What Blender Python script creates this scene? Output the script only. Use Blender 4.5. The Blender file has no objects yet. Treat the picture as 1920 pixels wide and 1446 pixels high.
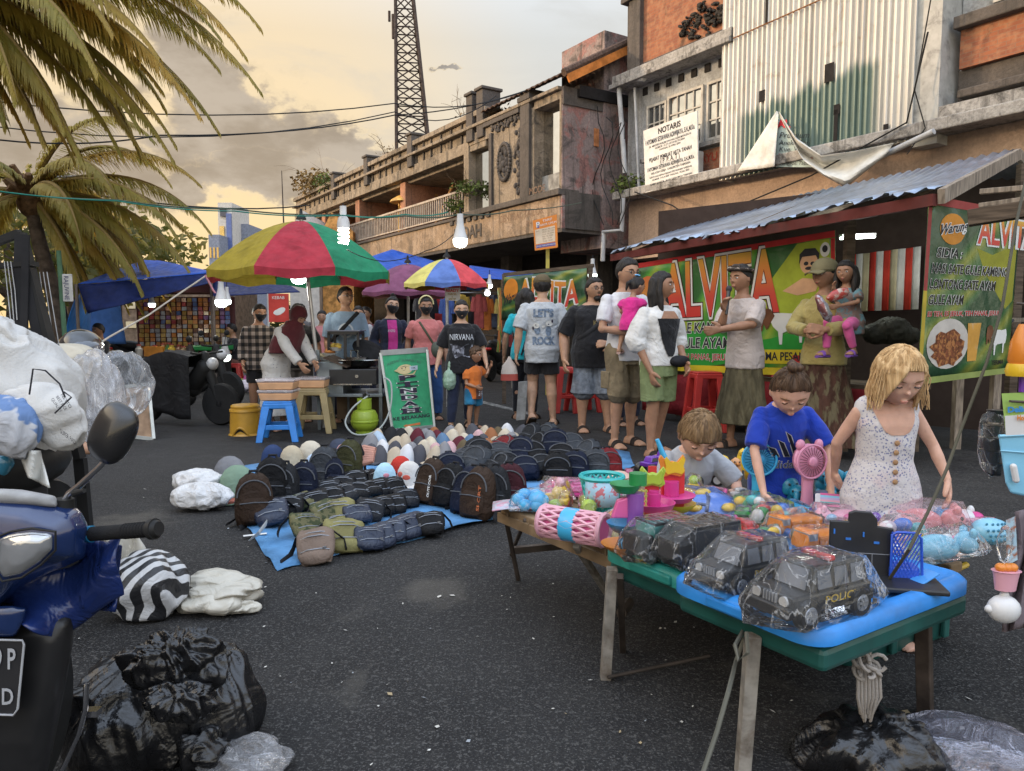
import bpy, bmesh, math, random;RND=random.Random;rng=range
import numpy as np
from mathutils import Vector, Matrix, Quaternion, noise
R=math.radians
V=Vector; MR=Matrix.Rotation
sin,cos,pi=math.sin,math.cos,math.pi
random.seed(7);np.random.seed(7)
scene=bpy.context.scene
COL=scene.collection
F=1380.;HZ=610.;CH=1.2
PITCH=math.atan((723-HZ)/F)
cf=V((0,cos(PITCH),-sin(PITCH)));cu=V((0,sin(PITCH),cos(PITCH)));cr=V((1,0,0));CP=V((0,0,CH))
cam_d=bpy.data.cameras.new('camera');cam=bpy.data.objects.new('camera',cam_d);COL.objects.link(cam)
cam.location=CP;cam.rotation_euler=(R(90)-PITCH,0,0)
cam_d.sensor_width=36;cam_d.lens=36*F/1920;cam_d.clip_start=.05;cam_d.clip_end=3000
scene.camera=cam
def ray(px,py): return cf+cr*((px-960)/F)+cu*((723-py)/F)
def G(px,py,z=0.):            # the point of the level z that the picture shows at a pixel
 d=ray(px,py);return CP+d*((z-CH)/d.z)
def D(px,py,dep):             # the point at a depth (world y)
 d=ray(px,py);return CP+d*(dep/d.y)
def PLN(px,py,p0,n):
 d=ray(px,py);return CP+d*((p0-CP).dot(n)/d.dot(n))
scene.view_settings.view_transform='Standard';scene.view_settings.look='None'
scene.view_settings.exposure=EXPO=0.12;scene.view_settings.gamma=1.0
SUN_EL=R(9);SUN_AZ=R(-76)     # azimuth from +Y towards +X
sl=bpy.data.lights.new('sun','SUN');sl.energy=3.0;sl.angle=R(4);sl.color=(1.0,.70,.42)
sun=bpy.data.objects.new('sun',sl);COL.objects.link(sun)
sdir=V((sin(SUN_AZ)*cos(SUN_EL),cos(SUN_AZ)*cos(SUN_EL),sin(SUN_EL)))
sun.rotation_euler=sdir.to_track_quat('Z','Y').to_euler();sun.location=(-30,20,20)
class NT:
 def __init__(s,nt): s.nt=nt;s.L=nt.links
 def n(s,t,**k):
  nd=s.nt.nodes.new(t)
  for a,b in k.items(): setattr(nd,a,b)
  return nd
 def set(s,sock,v):
  if hasattr(v,'is_linked') or isinstance(v,bpy.types.NodeSocket): s.L.new(v,sock)
  elif isinstance(v,(tuple,list)) and len(v)==3 and sock.type=='RGBA': sock.default_value=(*v,1)
  else: sock.default_value=v
 def math(s,op,a,b=None,c=None,clamp=False):
  nd=s.n('ShaderNodeMath',operation=op,use_clamp=clamp)
  for i,x in enumerate((a,b,c)):
   if x is not None: s.set(nd.inputs[i],x)
  return nd.outputs[0]
 def vmath(s,op,a,b=None):
  nd=s.n('ShaderNodeVectorMath',operation=op)
  s.set(nd.inputs[0],a)
  if b is not None: s.set(nd.inputs[1],b)
  return nd.outputs['Value' if op in('DOT_PRODUCT','LENGTH','DISTANCE') else 0]
 def mix(s,f,a,b,mode='MIX'):
  nd=s.n('ShaderNodeMix',data_type='RGBA',blend_type=mode)
  s.set(nd.inputs[0],f);s.set(nd.inputs[6],a);s.set(nd.inputs[7],b)
  return nd.outputs[2]
 def noise(s,vec,scale,detail=4,rough=.55,dist=0.,dim='3D'):
  nd=s.n('ShaderNodeTexNoise');s.set(nd.inputs['Vector'],vec)
  nd.inputs['Scale'].default_value=scale;nd.inputs['Detail'].default_value=detail
  nd.inputs['Roughness'].default_value=rough;nd.inputs['Distortion'].default_value=dist
  return nd.outputs['Fac']
 def mapr(s,v,a,b,c=0.,d=1.,smooth=True):
  nd=s.n('ShaderNodeMapRange',interpolation_type='SMOOTHSTEP' if smooth else 'LINEAR');s.set(nd.inputs[0],v)
  for i,x in enumerate((a,b,c,d)): nd.inputs[i+1].default_value=x
  return nd.outputs[0]
 def mapping(s,vec,sc=(1,1,1),loc=(0,0,0),rot=(0,0,0)):
  nd=s.n('ShaderNodeMapping');s.set(nd.inputs[0],vec)
  nd.inputs['Scale'].default_value=sc;nd.inputs['Location'].default_value=loc;nd.inputs['Rotation'].default_value=rot
  return nd.outputs[0]
 def ramp(s,f,stops):
  nd=s.n('ShaderNodeValToRGB');s.set(nd.inputs[0],f);e=nd.color_ramp.elements
  while len(e)<len(stops): e.new(.5)
  for el,(p,c) in zip(e,stops): el.position=p;el.color=(*c,1)
  return nd.outputs[0]
world=bpy.data.worlds.new('World');scene.world=world;world.use_nodes=True
wt=world.node_tree;wt.nodes.clear();W=NT(wt)
tc=W.n('ShaderNodeTexCoord').outputs['Generated']
dirn=W.vmath('NORMALIZE',tc)
sx=W.n('ShaderNodeSeparateXYZ');W.L.new(dirn,sx.inputs[0]);dz=sx.outputs[2]
nish=W.n('ShaderNodeTexSky',sky_type='NISHITA');nish.sun_disc=False;nish.sun_elevation=SUN_EL;nish.sun_rotation=SUN_AZ;nish.air_density=1.5;nish.dust_density=4
grad=W.ramp(W.mapr(dz,-.02,.9,0,1,False),[(0,(.97,.73,.38)),(.12,(.82,.735,.57)),(.25,(.73,.71,.65)),(.40,(.67,.68,.665)),(.58,(.96,1.03,1.13)),(1,(1.1,1.26,1.5))])
gd=D(330,450,10)-CP;gd.normalize()
gl=W.vmath('DOT_PRODUCT',dirn,tuple(gd))
glow=W.mapr(gl,.86,1.0,0,1)
base=W.mix(W.math('MULTIPLY',glow,.5),grad,(1.15,.74,.22))
wob=W.n('ShaderNodeTexNoise');W.L.new(W.mapping(dirn,(1,1,1.6)),wob.inputs['Vector']);wob.inputs['Scale'].default_value=7;wob.inputs['Detail'].default_value=7;wob.inputs['Roughness'].default_value=.58
wv=W.vmath('SUBTRACT',wob.outputs['Color'],(.5,.5,.5))
def cl_dir(px,py): d=ray(px,py);return d.normalized()
def bank(px,py,ex,ey,ang,warp=.3):
 c=cl_dir(px,py);q=W.vmath('ADD',dirn,W.vmath('MULTIPLY',wv,(warp,warp,warp)))
 rt=V((c.y,-c.x,0)).normalized();up=rt.cross(c);a=R(ang)
 e1=rt*cos(a)+up*sin(a);e2=-rt*sin(a)+up*cos(a)
 df=W.vmath('SUBTRACT',q,tuple(c))
 x=W.math('DIVIDE',W.vmath('DOT_PRODUCT',df,tuple(e1)),ex/F);y=W.math('DIVIDE',W.vmath('DOT_PRODUCT',df,tuple(e2)),ey/F)
 return W.math('SQRT',W.math('ADD',W.math('MULTIPLY',x,x),W.math('MULTIPLY',y,y)))
m=None
for a in [(385,110,120,70,-50,.30),(430,205,110,60,-25,.28),(500,275,250,62,-5,.30),(630,262,110,62,-10,.3),(360,335,330,42,2,.26),(20,300,280,130,0,.3),(840,130,45,14,0,.3)]:
 k=W.mapr(bank(*a),.55,1.2,1,0)
 m=k if m is None else W.math('MAXIMUM',m,k)
fine=W.noise(W.mapping(dirn,(1,1,2.2)),9,6,.6)
thin=W.mapr(W.noise(W.mapping(dirn,(1,1,3.5)),3.2,6,.6,.4),.48,.72,0,.45)
ccol=W.mix(W.mapr(fine,.36,.64),(.26,.26,.262),(.48,.465,.445))
ccol=W.mix(W.math('MULTIPLY',glow,.35),ccol,(.66,.44,.20))
sk=W.mix(thin,base,(.56,.55,.52))
rim=W.math('MULTIPLY',W.mapr(m,.02,.3,0,1),W.mapr(m,.3,.75,1,0))
sk=W.mix(m,sk,ccol)
sk=W.mix(W.math('MULTIPLY',rim,.4),sk,(1.0,.80,.50))
bk=W.mapr(sx.outputs[1],.45,-.5,1.0,1.9)  # sky behind the view brightened to fill the foreground
bkc=W.n('ShaderNodeCombineXYZ')
for i_,f_ in enumerate((.95,1.,1.1)): W.L.new(W.math('POWER',W.math('MULTIPLY',bk,1.0),f_),bkc.inputs[i_])
sk=W.mix(1.0,sk,bkc.outputs[0],'MULTIPLY')
sg=V((sin(R(-108)),cos(R(-108)),.34)).normalized();sgm=W.mapr(W.vmath('DOT_PRODUCT',dirn,tuple(sg)),.73,1.0,0,1)  # warm sky patch added out of view for soft light from the left
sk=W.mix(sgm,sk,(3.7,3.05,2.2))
nis=W.mix(1.0,nish.outputs[0],(.002,.002,.002),'MULTIPLY')
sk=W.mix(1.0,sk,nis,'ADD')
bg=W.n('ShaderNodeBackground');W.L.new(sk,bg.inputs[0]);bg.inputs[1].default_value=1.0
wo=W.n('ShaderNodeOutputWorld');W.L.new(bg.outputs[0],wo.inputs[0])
def newmat(name):
 m=bpy.data.materials.new(name);m.use_nodes=True;m.node_tree.nodes.clear()
 t=NT(m.node_tree);out=t.n('ShaderNodeOutputMaterial');b=t.n('ShaderNodeBsdfPrincipled')
 t.L.new(b.outputs[0],out.inputs[0])
 return m,t,b,out
def bumpn(t,b,h,strength=.3,dist=.01):
 n=t.n('ShaderNodeBump');n.inputs['Strength'].default_value=strength;n.inputs['Distance'].default_value=dist
 t.set(n.inputs['Height'],h);t.L.new(n.outputs[0],b.inputs['Normal']);return n
_mc={}
def M(name,col,rough=.6,metal=0.,var=.12,vs=6.,bump=0.,bs=60.,bd=.004,coat=0.,rnd=0.,dirt=0.,dcol=(.05,.045,.04),folds=0.,fs=9.,sss=0.,sheen=0.,col2=None,c2=(.45,.6),c2s=10.,coords='Object',stretch=(1,1,1),spec=None,trans=0.):
 if name in _mc: return _mc[name]
 m,t,b,o=newmat(name);co=t.n('ShaderNodeTexCoord').outputs[coords]
 if stretch!=(1,1,1): co=t.mapping(co,stretch)
 n1=t.noise(co,vs,4)
 dk=tuple(c*(1-var) for c in col);lt=tuple(min(1,c*(1+var)) for c in col)
 c=t.mix(t.mapr(n1,.3,.7),dk,lt)
 if col2 is not None: c=t.mix(t.mapr(t.noise(co,c2s,3,.6,.3),*c2),c,col2)
 if rnd:
  oi=t.n('ShaderNodeObjectInfo').outputs['Random'];hs=t.n('ShaderNodeHueSaturation')
  t.set(hs.inputs['Value'],t.mapr(oi,0,1,1-rnd,1+rnd,False));t.set(hs.inputs['Color'],c);c=hs.outputs[0]
 if dirt: c=t.mix(t.math('MULTIPLY',t.mapr(t.noise(co,vs*.6,6,.65,.5),.48,.72),dirt),c,dcol)
 t.set(b.inputs['Base Color'],c)
 t.set(b.inputs['Roughness'],t.mapr(t.noise(co,vs*2.3,3),.3,.7,max(.02,rough*.85),min(1,rough*1.15)))
 b.inputs['Metallic'].default_value=metal;b.inputs['Specular IOR Level'].default_value=spec if spec is not None else (.5 if rough<.5 else .15)
 b.inputs['Coat Weight'].default_value=coat;b.inputs['Sheen Weight'].default_value=sheen
 if trans: b.inputs['Transmission Weight'].default_value=trans
 if sss: b.inputs['Subsurface Weight'].default_value=sss;b.inputs['Subsurface Radius'].default_value=(.012,.005,.003);b.inputs['Subsurface Scale'].default_value=.6
 h=None
 if folds:
  h=t.math('MULTIPLY',t.noise(co,fs,3,.5,1.2),1.0)
  bumpn(t,b,h,min(1,folds),.03)
 if bump:
  hb=t.noise(co,bs,4,.6)
  if folds: hb=t.math('ADD',t.math('MULTIPLY',hb,.15),h)
  bumpn(t,b,hb,bump if not folds else max(bump,folds),bd if not folds else .03)
 _mc[name]=m;return m
def emis(name,col,s):
 if name in _mc: return _mc[name]
 m,t,b,o=newmat(name);b.inputs['Base Color'].default_value=(*[min(1,c) for c in col],1)
 b.inputs['Emission Color'].default_value=(*col,1);b.inputs['Emission Strength'].default_value=s
 _mc[name]=m;return m
def film(name,tint=(1,1,1),dens=.10,bs=26.,rough=.12,gl=1.0,bstr=.9):
 """clear wrinkled plastic: see-through, with glossy creases"""
 if name in _mc: return _mc[name]
 m,t,b,o=newmat(name);co=t.n('ShaderNodeTexCoord').outputs['Object']
 b.inputs['Base Color'].default_value=(*tint,1);b.inputs['Roughness'].default_value=rough;b.inputs['Specular IOR Level'].default_value=.9
 w=t.noise(t.mapping(co,(1,1.6,.45),(0,0,0),(.5,.6,.3)),bs*.8,4,.55,1.4);rid=t.math('ABSOLUTE',t.math('SUBTRACT',w,.5))
 bm=bumpn(t,b,t.math('MULTIPLY',rid,-1.0),bstr,.03)
 tr=t.n('ShaderNodeBsdfTransparent');tr.inputs[0].default_value=(*[.55+.45*c for c in tint],1)
 gs=t.n('ShaderNodeBsdfGlossy');gs.inputs['Roughness'].default_value=rough;t.L.new(bm.outputs[0],gs.inputs['Normal']);gs.inputs[0].default_value=(1,1,1,1)
 lw=t.n('ShaderNodeLayerWeight');lw.inputs[0].default_value=.22;t.L.new(bm.outputs[0],lw.inputs['Normal'])
 mx=t.n('ShaderNodeMixShader');t.set(mx.inputs[0],t.math('MULTIPLY',lw.outputs['Fresnel'],gl,clamp=True));t.L.new(tr.outputs[0],mx.inputs[1]);t.L.new(gs.outputs[0],mx.inputs[2])
 cre=t.mapr(rid,0,.016,1,0)  # crease highlights put into the film as paler lines
 m2=t.n('ShaderNodeMixShader');t.set(m2.inputs[0],t.math('ADD',t.math('MULTIPLY',cre,.20),dens,clamp=True));t.L.new(mx.outputs[0],m2.inputs[1]);t.L.new(b.outputs[0],m2.inputs[2])
 t.L.new(m2.outputs[0],o.inputs[0]);_mc[name]=m;return m
class MB:
 def __init__(s): s.v=[];s.f=[];s.mi=[];s.m=0
 def add(s,vs,fs):
  o=len(s.v);s.v.extend([tuple(x) for x in vs]);s.f.extend([tuple(i+o for i in f) for f in fs]);s.mi.extend([s.m]*len(fs));return s
 def box(s,c,d,Q=None):
  c=V(c);hx,hy,hz=d[0]/2,d[1]/2,d[2]/2
  vs=[V((x,y,z)) for z in(-hz,hz) for y in(-hy,hy) for x in(-hx,hx)]
  if Q is not None: vs=[Q@v for v in vs]
  return s.add([v+c for v in vs],[(0,2,3,1),(4,5,7,6),(0,1,5,4),(2,6,7,3),(0,4,6,2),(1,3,7,5)])
 def hexa(s,p):  # 8 points: bottom 4 ccw, top 4 ccw
  return s.add(p,[(3,2,1,0),(4,5,6,7),(0,1,5,4),(1,2,6,5),(2,3,7,6),(3,0,4,7)])
 def slab(s,p00,eu,ev,th):  # parallelogram with thickness vector
  p=V(p00);eu=V(eu);ev=V(ev);th=V(th)
  q=[p,p+eu,p+eu+ev,p+ev];return s.hexa(q+[x+th for x in q])
 def beam(s,a,b,w,h,up=(0,0,1)):
  a=V(a);b=V(b);d=(b-a).normalized();up=V(up)
  if abs(d.dot(up))>.98: up=V((0,1,0))
  x=d.cross(up).normalized()*(w/2);y=x.normalized().cross(d)*(h/2)
  q=[a-x-y,a+x-y,a+x+y,a-x+y];q2=[k+(b-a) for k in q]
  return s.add(q+q2,[(0,1,2,3),(7,6,5,4),(0,4,5,1),(1,5,6,2),(2,6,7,3),(3,7,4,0)])
 def loft(s,rings,caps=True,closed=True):
  n=len(rings[0]);vs=[p for r in rings for p in r];fs=[]
  for i in rng(len(rings)-1):
   for j in rng(n if closed else n-1):
    k=(j+1)%n;fs.append((i*n+j,i*n+k,(i+1)*n+k,(i+1)*n+j))
  if caps and closed: fs.append(tuple(rng(n-1,-1,-1)));fs.append(tuple(rng((len(rings)-1)*n,len(rings)*n)))
  return s.add(vs,fs)
 def tu(s,pts,r,n=8,caps=True,flat=1.0,up=None):
  pts=[V(p) for p in pts];N=len(pts)
  rs=list(r) if isinstance(r,(list,tuple)) else [r]*N
  rings=[];x=None
  for i,p in enumerate(pts):
   d=(pts[min(i+1,N-1)]-pts[max(i-1,0)]);d=d.normalized() if d.length>1e-9 else V((0,0,1))
   if x is None:
    a=V(up) if up is not None else (V((0,0,1)) if abs(d.z)<.9 else V((1,0,0)))
    x=d.cross(a).normalized()
   else:
    x=(x-d*x.dot(d));x=x.normalized() if x.length>1e-6 else d.orthogonal().normalized()
   y=d.cross(x)
   rings.append([p+x*(rs[i]*cos(2*pi*k/n))+y*(rs[i]*flat*sin(2*pi*k/n)) for k in rng(n)])
  return s.loft(rings,caps)
 def cyl(s,a,b,r0,r1=None,n=12): return s.tu([a,b],[r0,r0 if r1 is None else r1],n)
 def limb(s,pts,rs,n=12):   # closed tube with round ends
  s.tu(pts,rs,n)
  for p,r in((pts[0],rs[0]),(pts[-1],rs[-1])): s.ell(p,(r,r,r),nu=n,nv=8)
  for p,r in zip(pts[1:-1],rs[1:-1]): s.ell(p,(r*.99,)*3,nu=n,nv=8)
  return s
 def ell(s,c,r,Q=None,nu=14,nv=9,fn=None):
  c=V(c);vs=[];fs=[]
  for i in rng(nv+1):
   th=pi*i/nv
   for j in rng(nu):
    ph=2*pi*j/nu;d=V((sin(th)*cos(ph),sin(th)*sin(ph),cos(th)))
    k=fn(d) if fn else 1.0
    p=V((d.x*r[0]*k,d.y*r[1]*k,d.z*r[2]*k)) if not isinstance(k,Vector) else k
    if Q is not None: p=Q@p
    vs.append(c+p)
  for i in rng(nv):
   for j in rng(nu):
    a=i*nu+j;b=i*nu+(j+1)%nu;fs.append((a,a+nu,b+nu,b))
  return s.add(vs,fs)
 def lathe(s,prof,c=(0,0,0),n=24,Q=None,caps=True,arc=(0,2*pi)):
  c=V(c);rings=[];full=abs(arc[1]-arc[0]-2*pi)<1e-6
  for r,z in prof:
   rg=[V((r*cos(arc[0]+(arc[1]-arc[0])*k/(n if full else n-1)),r*sin(arc[0]+(arc[1]-arc[0])*k/(n if full else n-1)),z)) for k in rng(n)]
   if Q is not None: rg=[Q@p for p in rg]
   rings.append([p+c for p in rg])
  return s.loft(rings,caps,full)
 def prism(s,poly,fn,th):   # 2D polygon -> fn(x,y,t) at t=0 and th
  n=len(poly);a=[fn(x,y,0) for x,y in poly];b=[fn(x,y,th) for x,y in poly]
  return s.add(a+b,[tuple(rng(n-1,-1,-1)),tuple(rng(n,2*n))]+[(i,(i+1)%n,n+(i+1)%n,n+i) for i in rng(n)])
 def grid(s,fn,nu,nv,th=None):
  vs=[V(fn(i/nu,j/nv)) for j in rng(nv+1) for i in rng(nu+1)]
  fs=[(j*(nu+1)+i,j*(nu+1)+i+1,(j+1)*(nu+1)+i+1,(j+1)*(nu+1)+i) for j in rng(nv) for i in rng(nu)]
  if th is None: return s.add(vs,fs)
  th=V(th);n=len(vs);bd=[i for i in rng(nu+1)]+[j*(nu+1)+nu for j in rng(1,nv+1)]+[nv*(nu+1)+i for i in rng(nu-1,-1,-1)]+[j*(nu+1) for j in rng(nv-1,0,-1)]
  fs2=fs+[tuple(n+k for k in reversed(f)) for f in fs]+[(bd[(i+1)%len(bd)],bd[i],n+bd[i],n+bd[(i+1)%len(bd)]) for i in rng(len(bd))]
  return s.add(vs+[v+th for v in vs],fs2)
 def text(s,txt,size,fn,align='CENTER',bold=0.0,shear=0.,ext=0.,spacing=1.,wid=None):
  for v,fs in [text_geo(txt,size,align,bold,shear,ext,spacing,wid)]:
   s.add([fn(*p) for p in v],fs)
  return s
 def B(s,name,mats,parent=None,sf=1,bevel=0.,bseg=2,sub=0,solid=0.,ang=40,wd=1):
  smooth=bool(sf);world=bool(wd)
  me=bpy.data.meshes.new(name);vs=s.v
  if parent is not None and world:
   mi=wmat(parent).inverted();vs=[tuple(mi@V(p)) for p in vs]
  me.from_pydata(vs,[],s.f)
  if not isinstance(mats,(list,tuple)): mats=[mats]
  for m in mats: me.materials.append(m)
  if len(mats)>1: me.polygons.foreach_set('material_index',s.mi)
  me.validate();me.update()
  return link(name,me,parent,smooth,bevel,bseg,sub,solid,ang)
def wmat(o):
 m=Matrix.LocRotScale(o.location,o.rotation_euler,o.scale)
 return wmat(o.parent)@m if o.parent else m
def link(name,me,parent=None,smooth=True,bevel=0.,bseg=2,sub=0,solid=0.,ang=40):
 o=bpy.data.objects.new(name,me);COL.objects.link(o)
 if parent is not None: o.parent=parent
 if solid: md=o.modifiers.new('solid','SOLIDIFY');md.thickness=solid;md.offset=0
 if bevel: md=o.modifiers.new('bevel','BEVEL');md.width=bevel;md.segments=bseg;md.limit_method='ANGLE';md.angle_limit=R(35)
 if sub: md=o.modifiers.new('sub','SUBSURF');md.levels=sub;md.render_levels=sub
 if smooth:
  me.polygons.foreach_set('use_smooth',[True]*len(me.polygons))
  try: me.set_sharp_from_angle(angle=R(ang))
  except Exception: pass
 return o
_tg={}
def text_geo(txt,size,align,bold,shear,ext,spacing,wid):
 key=(txt,align,bold,shear,spacing)
 if key not in _tg:
  cu_=bpy.data.curves.new('t','FONT');cu_.body=txt;cu_.size=1;cu_.align_x=align;cu_.align_y='CENTER';cu_.offset=bold;cu_.shear=shear;cu_.space_character=spacing;cu_.resolution_u=3
  ob=bpy.data.objects.new('t',cu_);me=ob.to_mesh()
  _tg[key]=([tuple(v.co) for v in me.vertices],[tuple(p.vertices) for p in me.polygons])
  ob.to_mesh_clear();bpy.data.objects.remove(ob);bpy.data.curves.remove(cu_)
 v,f=_tg[key];k=size/.7   # size is the cap height
 if wid and v:
  w=max(p[0] for p in v)-min(p[0] for p in v);kx=wid/w
 else: kx=k
 return [(x*kx,y*k) for x,y,_ in v],f
def thing(name,label,cat,loc=(0,0,0),rz=0.,group=None,scale=1.):
 o=bpy.data.objects.new(name,None);COL.objects.link(o);o.location=loc;o.rotation_euler=(0,0,rz);o.scale=(scale,)*3
 o.empty_display_size=.1;o['label']=label;o['category']=cat
 if group: o['group']=group
 return o
def tag(o,label,cat,group=None):
 o['label']=label;o['category']=cat
 if group: o['group']=group
 return o
def struct(o): o['kind']='structure';return o
def stuff(o,label=None,cat=None):
 o['kind']='stuff'
 if label: o['label']=label;o['category']=cat
 return o
_kids={}
def kids(o): return [c for c in bpy.data.objects if c.parent==o]
def dup(root,loc,rz,label=None,group=None,scale=None,ks=None):
 r=root.copy();COL.objects.link(r);r.location=loc;r.rotation_euler=(0,0,rz)
 if scale: r.scale=(scale,)*3 if not isinstance(scale,tuple) else scale
 if label: r['label']=label
 if group: r['group']=group
 def rec(a,b):
  for ch in kids(a):
   c=ch.copy();COL.objects.link(c);c.parent=b;rec(ch,c)
 rec(root,r);return r
def evalmesh(o):
 bpy.context.view_layer.update();dg=bpy.context.evaluated_depsgraph_get()
 return bpy.data.meshes.new_from_object(o.evaluated_get(dg))
def remesh(mb,vox,smooth=3,fac=.5):
 me=bpy.data.meshes.new('tmp');me.from_pydata(mb.v,[],mb.f);me.update()
 o=bpy.data.objects.new('tmp',me);COL.objects.link(o)
 md=o.modifiers.new('r','REMESH');md.mode='VOXEL';md.voxel_size=vox
 if smooth: s=o.modifiers.new('s','SMOOTH');s.factor=fac;s.iterations=smooth
 out=evalmesh(o);bpy.data.objects.remove(o);bpy.data.meshes.remove(me);return out
def curve(pts,n=7):   # smooth path through the points
 Q=[V(p) for p in pts];N=len(Q);o=[]
 for i in rng(N-1):
  a,b=Q[i],Q[i+1];t0=(b-Q[max(i-1,0)])*.5;t1=(Q[min(i+2,N-1)]-a)*.5
  for k in rng(n): u=k/n;o.append(a*(2*u**3-3*u*u+1)+t0*(u**3-2*u*u+u)+b*(3*u*u-2*u**3)+t1*(u**3-u*u))
 return o+[Q[-1]]
def displace(me,fn):
 n=len(me.vertices);co=np.empty(n*3);me.vertices.foreach_get('co',co);co=co.reshape(-1,3)
 no=np.empty(n*3);me.vertices.foreach_get('normal',no);no=no.reshape(-1,3)
 co+=no*fn(co,no)[:,None];me.vertices.foreach_set('co',co.ravel());me.update();return me
def snoise(co,k,seed=0,oct=4,warp=1.2):   # cheap smooth pseudo noise, about -1..1
 r=np.random.RandomState(seed);out=np.zeros(len(co));p=co*k;amp=1.;tot=0
 for o in rng(oct):
  q=p+warp*np.sin(p[:,[1,2,0]]*1.3+r.rand(3)*6)
  for _ in rng(2):
   d=r.randn(3);d/=np.linalg.norm(d);out+=amp*np.sin(q@d*1.9+r.rand()*6.28)*.6
  tot+=amp;amp*=.55;p=p*1.9
 return out/tot
def ridged(co,k,seed=0,oct=4): return 1-2*np.abs(snoise(co,k,seed,oct,1.8))
TH=R(33);S=V((-sin(TH),cos(TH),0));NO=V((-cos(TH),-sin(TH),0));ZU=V((0,0,1))
C0=V((1.08,16.84,0))
def A(u,h,out=0.): return C0+S*u+NO*out+ZU*h       # street side facade frame: along the street, height, towards the street
def UH(px,py,out=0.):
 p=PLN(px,py,C0+NO*out,NO);return (p-C0).dot(S),p.z
def asphalt():
 m,t,b,o=newmat('asphalt');co=t.n('ShaderNodeTexCoord').outputs['Object']
 big=t.noise(co,.55,5,.6,.4);mid=t.noise(co,5,5,.65);gr=t.noise(co,120,3,.75);vo=t.n('ShaderNodeTexVoronoi');t.set(vo.inputs['Vector'],co);vo.inputs['Scale'].default_value=110
 c=t.mix(t.mapr(big,.35,.65),(.017,.0165,.017),(.030,.029,.029))
 c=t.mix(t.mapr(mid,.4,.7,0,.6),c,(.045,.043,.041))
 c=t.mix(t.mapr(gr,.54,.70,0,.7),c,(.19,.185,.175));c=t.mix(t.mapr(t.noise(co,52,3,.7),.55,.64,0,.75),c,(.10,.097,.092));c=t.mix(t.mapr(t.noise(co,21,4,.7),.60,.68,0,.5),c,(.075,.07,.066))
 c=t.mix(t.mapr(gr,.30,.44,.7,0),c,(.012,.012,.013))
 st=t.noise(co,1.3,6,.7,1.0);c=t.mix(t.mapr(st,.60,.72,0,.55),c,(.075,.07,.062))
 for (px,py,r_) in ((815,1108,.17),(230,985,.30)):
  p_=G(px,py);dd=t.vmath('DISTANCE',t.vmath('MULTIPLY',co,(1,.75,1)),(p_.x,p_.y*.75,0));mk=t.mapr(t.math('ADD',dd,t.math('MULTIPLY',t.math('SUBTRACT',mid,.5),r_*2.2)),r_*.35,r_*1.2,.42,0);c=t.mix(mk,c,(.13,.118,.10))
 t.set(b.inputs['Base Color'],c);t.set(b.inputs['Roughness'],t.mapr(mid,.3,.7,.62,.9))
 h=t.math('ADD',t.math('MULTIPLY',vo.outputs['Distance'],.8),t.math('MULTIPLY',gr,1.0))
 b.inputs['Specular IOR Level'].default_value=.12;bumpn(t,b,h,.7,.006);return m
g=MB();g.grid(lambda a,b:((a-.5)*500,-30+b*500,0),10,10)
struct(g.B('road',asphalt(),sf=0))
def patch(name,pts,col,z,rough=.85):
 b=MB();n=len(pts);b.add([(x,y,z) for x,y in pts],[tuple(rng(n))]);return b.B(name,M(name,col,rough,var=.35,vs=9,col2=(.05,.05,.05),c2=(.42,.62),c2s=16,bump=.4,bs=80),sf=0)
q=[G(905,752),G(1010,778),G(1006,782),G(900,756)]
struct(patch('road_line',[(p.x,p.y) for p in q],(.20,.20,.19),.004))
b=MB();rr=RND(3)
for i in rng(260):
 px=rr.uniform(60,1900);py=rr.uniform(700,1440);p=G(px,py);s_=rr.uniform(.004,.011)*(1 if rr.random()<.9 else 1.9);a=rr.uniform(0,6.28)
 x=V((cos(a),sin(a),rr.uniform(-.2,.4)))*s_;y=V((-sin(a),cos(a),rr.uniform(-.1,.5)))*s_*rr.uniform(.3,.9)
 p=p+ZU*.006;b.m=rr.choice([0,0,0,0,1,2]);b.add([p-x,p+y*.7,p+x,p-y],[(0,1,2,3)])
stuff(b.B('litter',[M('litter_white',(.55,.53,.48)),M('litter_tan',(.35,.27,.16)),M('litter_grey',(.3,.32,.34))],sf=0),'small scraps of paper and dry leaf scattered on the asphalt','litter')
def wallmat(name,base,dark=(.035,.032,.028),amt=.6,streak=.7,patchc=None,sc=1.0,pamt=.5,dim=1.0):
 m,t,b,o=newmat(name);tcn=t.n('ShaderNodeTexCoord').outputs['Object']
 n1=t.noise(tcn,.9*sc,6,.65,.6);c=t.mix(t.mapr(n1,.3,.7),tuple(x*.75 for x in base),tuple(min(1,x*1.2) for x in base))
 if patchc: c=t.mix(t.mapr(t.noise(tcn,1.6*sc,5,.7,1.0),.50,.58,0,pamt),c,patchc)
 sv=t.noise(t.mapping(tcn,(4.2*sc,4.2*sc,.28*sc)),1.5,6,.7,.5);c=t.mix(t.mapr(sv,.50,.70,0,streak),c,dark)
 bl=t.noise(tcn,2.3*sc,7,.75,.8);c=t.mix(t.mapr(bl,.50,.66,0,amt),c,dark)
 fn=t.noise(tcn,22*sc,5,.7);c=t.mix(t.mapr(fn,.35,.65,.35,0),c,dark)
 t.set(b.inputs['Base Color'],c);b.inputs['Roughness'].default_value=.9
 bumpn(t,b,t.math('ADD',bl,t.math('MULTIPLY',fn,.5)),.5,.03);return m
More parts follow.
